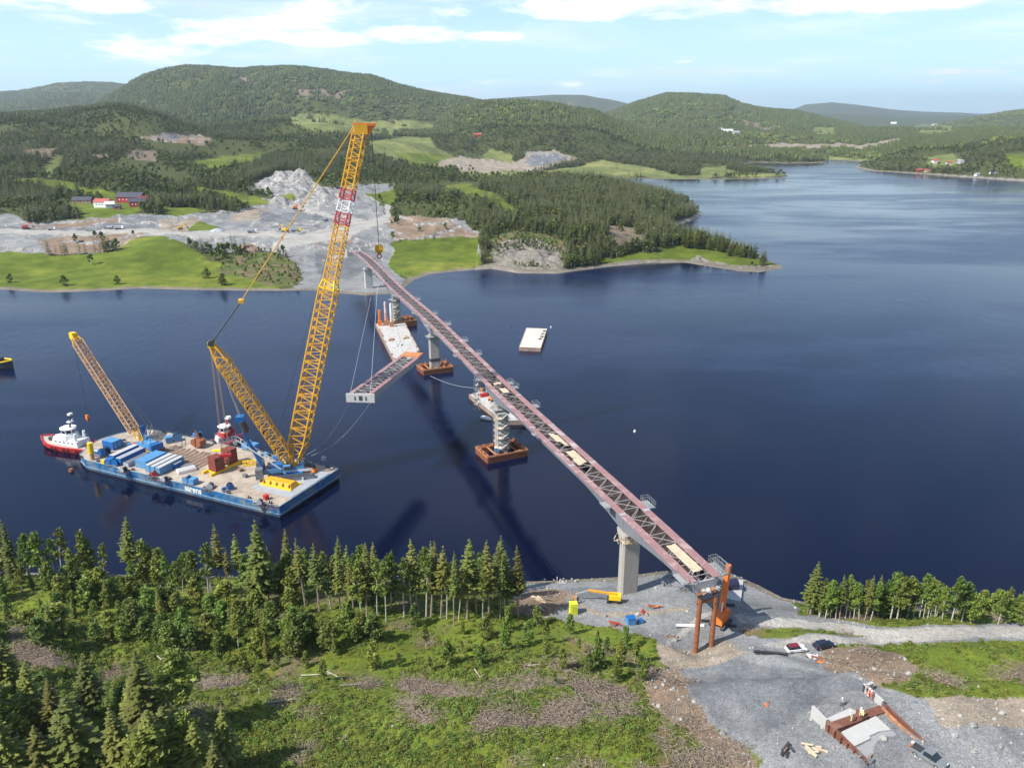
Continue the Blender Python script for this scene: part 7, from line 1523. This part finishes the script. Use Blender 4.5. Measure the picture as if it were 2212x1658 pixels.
for k, v, x, y, yt, wd in RR_:
    X_, Y_ = 1641.6+x*.281, 1192.3+y*.281
    lab = 'tallest spruce at the left end of the tree row beyond the right-hand road' if (x, y) == (385, 470) else ('%s, %s in the row beyond the right-hand road' % ('spruce' if k == 's' else 'birch', nth(sorted([q[2] for q in RR_]).index(x), 'tree')))
    by_px(k, v, X_, Y_+2, 1192.3+yt*.281, lab, None if lab.startswith('tallest') else 'trees of the row beyond the right-hand road', wd)
for i in range(66):
    x = R_.uniform(1735, 2330) if i < 46 else R_.uniform(2200, 2950); g = G(x, R_.uniform(1318, 1336) + max(0, x-2300)*.022); place_tree('b', R_.choice([2, 3, 1]), g.x, g.y, g.z-.1, R_.uniform(4, 9) if i < 46 else R_.uniform(6, 13), R_.uniform(0, 6), 'low bushy birch at the foot of the right-hand tree row', 'low birches under the right-hand tree row', 1.1)
# dark spruces on the far point and bushes on the far shore
m_point = 'dark spruces on the grassy point'
for k, (x, yb, yt) in enumerate([(1478, 533, 492), (1488, 536, 486), (1500, 538, 488), (1512, 537, 490), (1492, 530, 489), (1506, 531, 492), (1520, 535, 497), (1533, 540, 507), (1542, 541, 500), (1553, 543, 503), (1562, 545, 508), (1571, 546, 511), (1580, 549, 514), (1589, 550, 516), (1598, 552, 519), (1606, 553, 523), (1614, 555, 527), (1622, 557, 533), (1630, 558, 540), (1575, 553, 525), (1590, 556, 530)]):
    by_px('s', [0, 4, 3][k % 3], x, yb, yt, 'dark spruce, %s in the file on the grassy point' % nth(sorted([1478, 1488, 1500, 1512, 1492, 1506, 1520, 1533, 1542, 1553, 1562, 1571, 1580, 1589, 1598, 1606, 1614, 1622, 1630, 1575, 1590]).index(x), 'tree'), m_point, 1.5)
for k, (x, yb, yt, lab) in enumerate([(22, 610, 590, 'small round tree nearest the left edge on the far meadow shore'), (138, 618, 594, 'round dark tree on the far meadow shore, second from the left edge'), (253, 614, 594, 'small round tree on the far meadow shore, third from the left edge'), (447, 601, 578, 'left tree of the pair beside the far shore, upper one'), (482, 616, 590, 'right tree of the pair beside the far shore, at the water')]):
    by_px('b', 3, x, yb, yt, lab, None, 1.5)
for r in list(used_proto.values()): pass
# -------- masses of vegetation that nobody could count: scattered with geometry nodes
def source_collection(name, meshes):
    c = bpy.data.collections.new(name)
    for n, mb, mats in meshes:
        me = bpy.data.meshes.new(n); me.from_pydata(mb.v, [], mb.f); me.polygons.foreach_set('material_index', mb.m)
        for m in mats: me.materials.append(m)
        me.update(); c.objects.link(bpy.data.objects.new(n, me))
    return c
def scatter(name, Xs, Ys, Zs, sc, kind, coll, label, tilt=0., zs=None):
    n = len(Xs); me = bpy.data.meshes.new(name); me.vertices.add(n); me.vertices.foreach_set('co', np.stack([Xs, Ys, Zs], 1).astype(np.float32).ravel()); me.update()
    a = me.attributes.new('s', 'FLOAT_VECTOR', 'POINT'); zz = sc if zs is None else zs; a.data.foreach_set('vector', np.stack([sc, sc, zz], 1).astype(np.float32).ravel())
    a = me.attributes.new('r', 'FLOAT_VECTOR', 'POINT'); a.data.foreach_set('vector', np.stack([RNG.uniform(-tilt, tilt, n), RNG.uniform(-tilt, tilt, n), RNG.uniform(0, 6.28, n)], 1).astype(np.float32).ravel())
    a = me.attributes.new('k', 'INT', 'POINT'); a.data.foreach_set('value', kind.astype(np.int32))
    o = bpy.data.objects.new(name, me); COL.objects.link(o)
    ng = bpy.data.node_groups.new(name, 'GeometryNodeTree'); ng.interface.new_socket('Geometry', in_out='INPUT', socket_type='NodeSocketGeometry'); ng.interface.new_socket('Geometry', in_out='OUTPUT', socket_type='NodeSocketGeometry')
    N = ng.nodes; L = ng.links; gi = N.new('NodeGroupInput'); go = N.new('NodeGroupOutput')
    ip = N.new('GeometryNodeInstanceOnPoints'); ci = N.new('GeometryNodeCollectionInfo'); ci.inputs[0].default_value = coll; ci.inputs[1].default_value = True; ci.inputs[2].default_value = True
    def attr(nm, ty):
        q = N.new('GeometryNodeInputNamedAttribute'); q.data_type = ty; q.inputs[0].default_value = nm; return [s for s in q.outputs if s.enabled and s.name == 'Attribute'][0]
    L.new(gi.outputs[0], ip.inputs['Points']); L.new(ci.outputs[0], ip.inputs['Instance']); ip.inputs['Pick Instance'].default_value = True
    L.new(attr('k', 'INT'), ip.inputs['Instance Index']); L.new(attr('s', 'FLOAT_VECTOR'), ip.inputs['Scale'])
    eu = N.new('FunctionNodeEulerToRotation'); L.new(attr('r', 'FLOAT_VECTOR'), eu.inputs[0]); L.new(eu.outputs[0], ip.inputs['Rotation'])
    L.new(ip.outputs[0], go.inputs[0])
    md = o.modifiers.new('scatter', 'NODES'); md.node_group = ng
    return tag(o, label, None, None, 'stuff')
def join_mb(parts):
    o = MB()
    for i, mb in enumerate(parts): o.cur = i; o.add(mb.v, mb.f)
    return o
mid = []
for i, (bare, rad) in enumerate([(.04, 3.1), (.10, 2.5), (.25, 2.2)]):
    tr, cr, tw = spruce_mesh(16, bare, rad*1.05, 14, 8, blades=3); mid.append(('a%d' % i, join_mb([tr, cr]), [m_bark, m_needle_far]))
for i, (c0, rad) in enumerate([(.15, 3.0), (.25, 2.3)]):
    tr, cr = leaf_mesh(10, c0, rad, 16, 12, .75); mid.append(('b%d' % i, join_mb([tr, cr]), [m_birchbark, m_leaf_far]))
C_mid = source_collection('mid_tree_sources', mid)
far = []
def cone_clump(n, leafy=False, spread=9):
    mb = MB()
    for k in range(n):
        x, y = R_.uniform(-spread, spread), R_.uniform(-spread, spread); h = R_.uniform(9, 17)*(.7 if leafy else 1); r = h*(.34 if leafy else .19)
        nn = 6; rings = []
        prof = [(0.05, .55), (.3, 1.), (.7, .75), (.97, .15)] if leafy else [(.06, 1.), (.38, .62), (.40, .82), (.98, .04)]
        for zt, rt in prof:
            rings.append([(x + math.cos(2*PI*j/nn)*r*rt*R_.uniform(.7, 1.25), y + math.sin(2*PI*j/nn)*r*rt*R_.uniform(.7, 1.25), h*zt*R_.uniform(.95, 1.05) - .6) for j in range(nn)])
        mb.loft(rings)
    return mb
for i in range(3): far.append(('a%d' % i, cone_clump(9), [m_needle_far]))
for i in range(2): far.append(('b%d' % i, cone_clump(7, True), [m_leaf_far]))
C_far = source_collection('far_tree_sources', far)
def sample(n, r0, r1, amax=38):
    a = np.radians(RNG.uniform(-amax, amax, n)); r = np.exp(RNG.uniform(math.log(r0), math.log(r1), n)); X = r*np.sin(a); Y = r*np.cos(a)
    Z, d = hz_at(X, Y); c = classify(X, Y, Z, d); return X, Y, Z, d, c
# mid distance forest 450..2500 m
X, Y, Z, d, c = sample(150000, 520, 2500)
dn = fbm(X, Y, 120, 3, 130); dn2 = fbm(X, Y, 35, 3, 131)
rnd = RNG.random(len(X))
pxs, pys = proj(X, Y, Z)
dens = np.where(c == FOREST, np.clip(.80+dn*1.5+dn2*.9, .05, 1), np.where(c == SCRUB, .42, np.where(c == ROCK, np.where(d > 10, np.clip(.35+dn2*2.6, 0, .9), .04), np.where(np.isin(c, (CLEAR,)), .05, np.where(np.isin(c, (GRASS, PALE)), .0006, np.where(c == BROWN, .01, 0.))))))
dens = np.where((c == SCRUB) & (pxs < 700), .22, dens)
keep = (rnd < dens*np.clip(Y/1100, .42, 1)) & (d > 5) & (Z > 1) & ~((Y < 900) & (np.arctan2(X, Y) < -.02) & (Y < 640) & (c == FOREST))
X, Y, Z, c, dn = X[keep], Y[keep], Z[keep], c[keep], dn[keep]
leafy = (RNG.random(len(X)) < np.where(np.isin(c, (SCRUB, ROCK)), .88, np.where((X > -60) & (Y < 1200), .30, np.clip(.52 - dn*1.8, .05, .95))))
kd = np.where(leafy, RNG.integers(3, 5, len(X)), RNG.integers(0, 3, len(X)))
sc = RNG.uniform(.55, 1.15, len(X))*np.where(np.isin(c, (SCRUB, ROCK)), .42, np.where(leafy, .9, .95))
scatter('forest', X, Y, Z-.2, sc*np.clip(1.0+Y/6000, 1, 1.3), kd, C_mid, 'mixed spruce and birch forest covering the hills and headland across the strait', .05, sc)
# far forests
X, Y, Z, d, c = sample(95000, 2400, 9500)
dn = fbm(X, Y, 500, 4, 140)
dens = np.where(c == FOREST, np.clip(.85+dn*1.6, .08, 1), np.where(c == CLEAR, .25, np.where(np.isin(c, (PALE, GRASS)), .02, np.where(c == ROCK, .1, .02))))
keep = (RNG.random(len(X)) < dens) & (d > 8)
X, Y, Z, dn = X[keep], Y[keep], Z[keep], dn[keep]
kd = np.where(RNG.random(len(X)) < np.clip(.25-dn*.8, .05, .8), RNG.integers(3, 5, len(X)), RNG.integers(0, 3, len(X)))
sc = RNG.uniform(.75, 1.25, len(X)); scatter('distant_forest', X, Y, Z-.3, sc*np.clip(Y/3200, .9, 2.2), kd, C_far, 'distant spruce forest on the far hillsides', .03, sc)
# undergrowth and saplings on the near bank
def tuft(n, h, r, s, m):
    mb = MB()
    for k in range(n):
        a = R_.uniform(0, 6.28); q = r*R_.random()**.6; zz = h*R_.random()**.7*(1-(q/r)**2*.6); c = Vector((math.cos(a)*q, math.sin(a)*q, zz))
        e1 = Vector((R_.uniform(-1, 1), R_.uniform(-1, 1), R_.uniform(-.1, .5))).normalized(); e2 = e1.cross(Vector((R_.uniform(-1, 1), R_.uniform(-1, 1), R_.uniform(-1, 1)))).normalized()
        k_ = s*R_.uniform(.5, 1.3); e2.z *= .4; mb.add([c-e1*k_, c+e2*k_*.55, c+e1*k_, c-e2*k_*.55], [(0, 1, 2, 3)])
    return mb
def slash(n, L):
    mb = MB()
    for k in range(n):
        a = R_.uniform(0, 6.28); c = Vector((R_.gauss(0, L*.4), R_.gauss(0, L*.4), R_.uniform(.05, .4))); d_ = Vector((math.cos(a), math.sin(a), R_.uniform(-.2, .3)))*R_.uniform(.1, L*.16)
        mb.bar(c-d_, c+d_, R_.uniform(.012, .05), 3)
    return mb
def stone():
    mb = MB(); rings = []
    for zt, rt in ((-.35, .5), (0, 1.), (.35, .85), (.6, .35)): rings.append([(math.cos(2*PI*j/7)*rt*R_.uniform(.75, 1.2)*.5, math.sin(2*PI*j/7)*rt*R_.uniform(.75, 1.2)*.5, zt*.8) for j in range(7)])
    mb.loft(rings); return mb
C_und = source_collection('undergrowth_sources', [('a0', tuft(90, .9, .9, .26, 0), [m_grassy]), ('a1', tuft(120, 1.5, 1.0, .27, 0), [m_leaf]), ('a2', tuft(70, .55, .8, .22, 0), [m_fern]), ('a3', tuft(70, .7, .8, .24, 0), [m_grassy])])
C_sl = source_collection('slash_sources', [('a0', slash(90, 3), [m_twig]), ('a1', slash(70, 4), [m_twig])])
C_st = source_collection('stone_sources', [('a%d' % i, stone(), [m_stone]) for i in range(4)])
X, Y, Z, d, c = sample(120000, 88, 240, 54)
n2 = fbm(X, Y, 9, 3, 91); n1 = fbm(X, Y, 30, 3, 150)
keep = (c == NGRASS) & (d > 2) & (RNG.random(len(X)) < np.clip(.42 - n2*.9 + n1*.9, .04, 1))
X1, Y1, Z1, n1 = X[keep], Y[keep], Z[keep], n1[keep]
kd = np.where(RNG.random(len(X1)) < .10+n1*.5, 1, np.where(RNG.random(len(X1)) < .22-n1*.3, 2, RNG.integers(0, 2, len(X1))*3))
scatter('undergrowth', X1, Y1, Z1-.1, RNG.uniform(.25, .85, len(X1)), kd, C_und, 'leafy green undergrowth covering the cleared slopes of the near bank', .15)
X, Y, Z, d, c = sample(38000, 88, 240, 54)
keep = (np.isin(c, (CLEAR,)) & (RNG.random(len(X)) < .5)) | ((c == NGRASS) & (fbm(X, Y, 9, 3, 91) > .28) & (RNG.random(len(X)) < .25)) | ((c == BROWN) & (RNG.random(len(X)) < .12))
keep &= d > 2
scatter('felling_debris', X[keep], Y[keep], Z[keep], RNG.uniform(.5, 1.3, keep.sum()), RNG.integers(0, 2, keep.sum()), C_sl, 'dry grey-brown branches left from felling on the near bank', .2)
X, Y, Z, d, c = sample(42000, 80, 240, 44)
keep = (np.isin(c, (BROWN, TAN, ROCK)) & (RNG.random(len(X)) < .35)) | ((np.isin(c, (GRAV,))) & (RNG.random(len(X)) < np.clip(.06+fbm(X, Y, 12, 3, 160)*.3, .01, .4))) | ((c == NGRASS) & (RNG.random(len(X)) < .008))
keep &= (d > -1)
scatter('loose_stones', X[keep], Y[keep], Z[keep]+.05, np.exp(RNG.normal(-1.25, .55, keep.sum())), RNG.integers(0, 4, keep.sum()), C_st, 'loose stones and boulders strewn over the works site and shore', .6)
# ------------------------------------------------------------------ haze
mh = bpy.data.materials.new('haze'); mh.use_nodes = True; t = NT(mh.node_tree); t.n.clear()
pv = t.add('ShaderNodeVolumePrincipled', ins={'Color': (.74, .86, 1.0, 1), 'Density': 4.8e-5, 'Anisotropy': .2})
t.l.new(pv.outputs[0], t.add('ShaderNodeOutputMaterial').inputs['Volume'])
mb = MB(); mb.box((0, 10400, 300), (33000, 23000, 620)); hzo = mb.build('haze', mh); tag(hzo, kind='stuff')
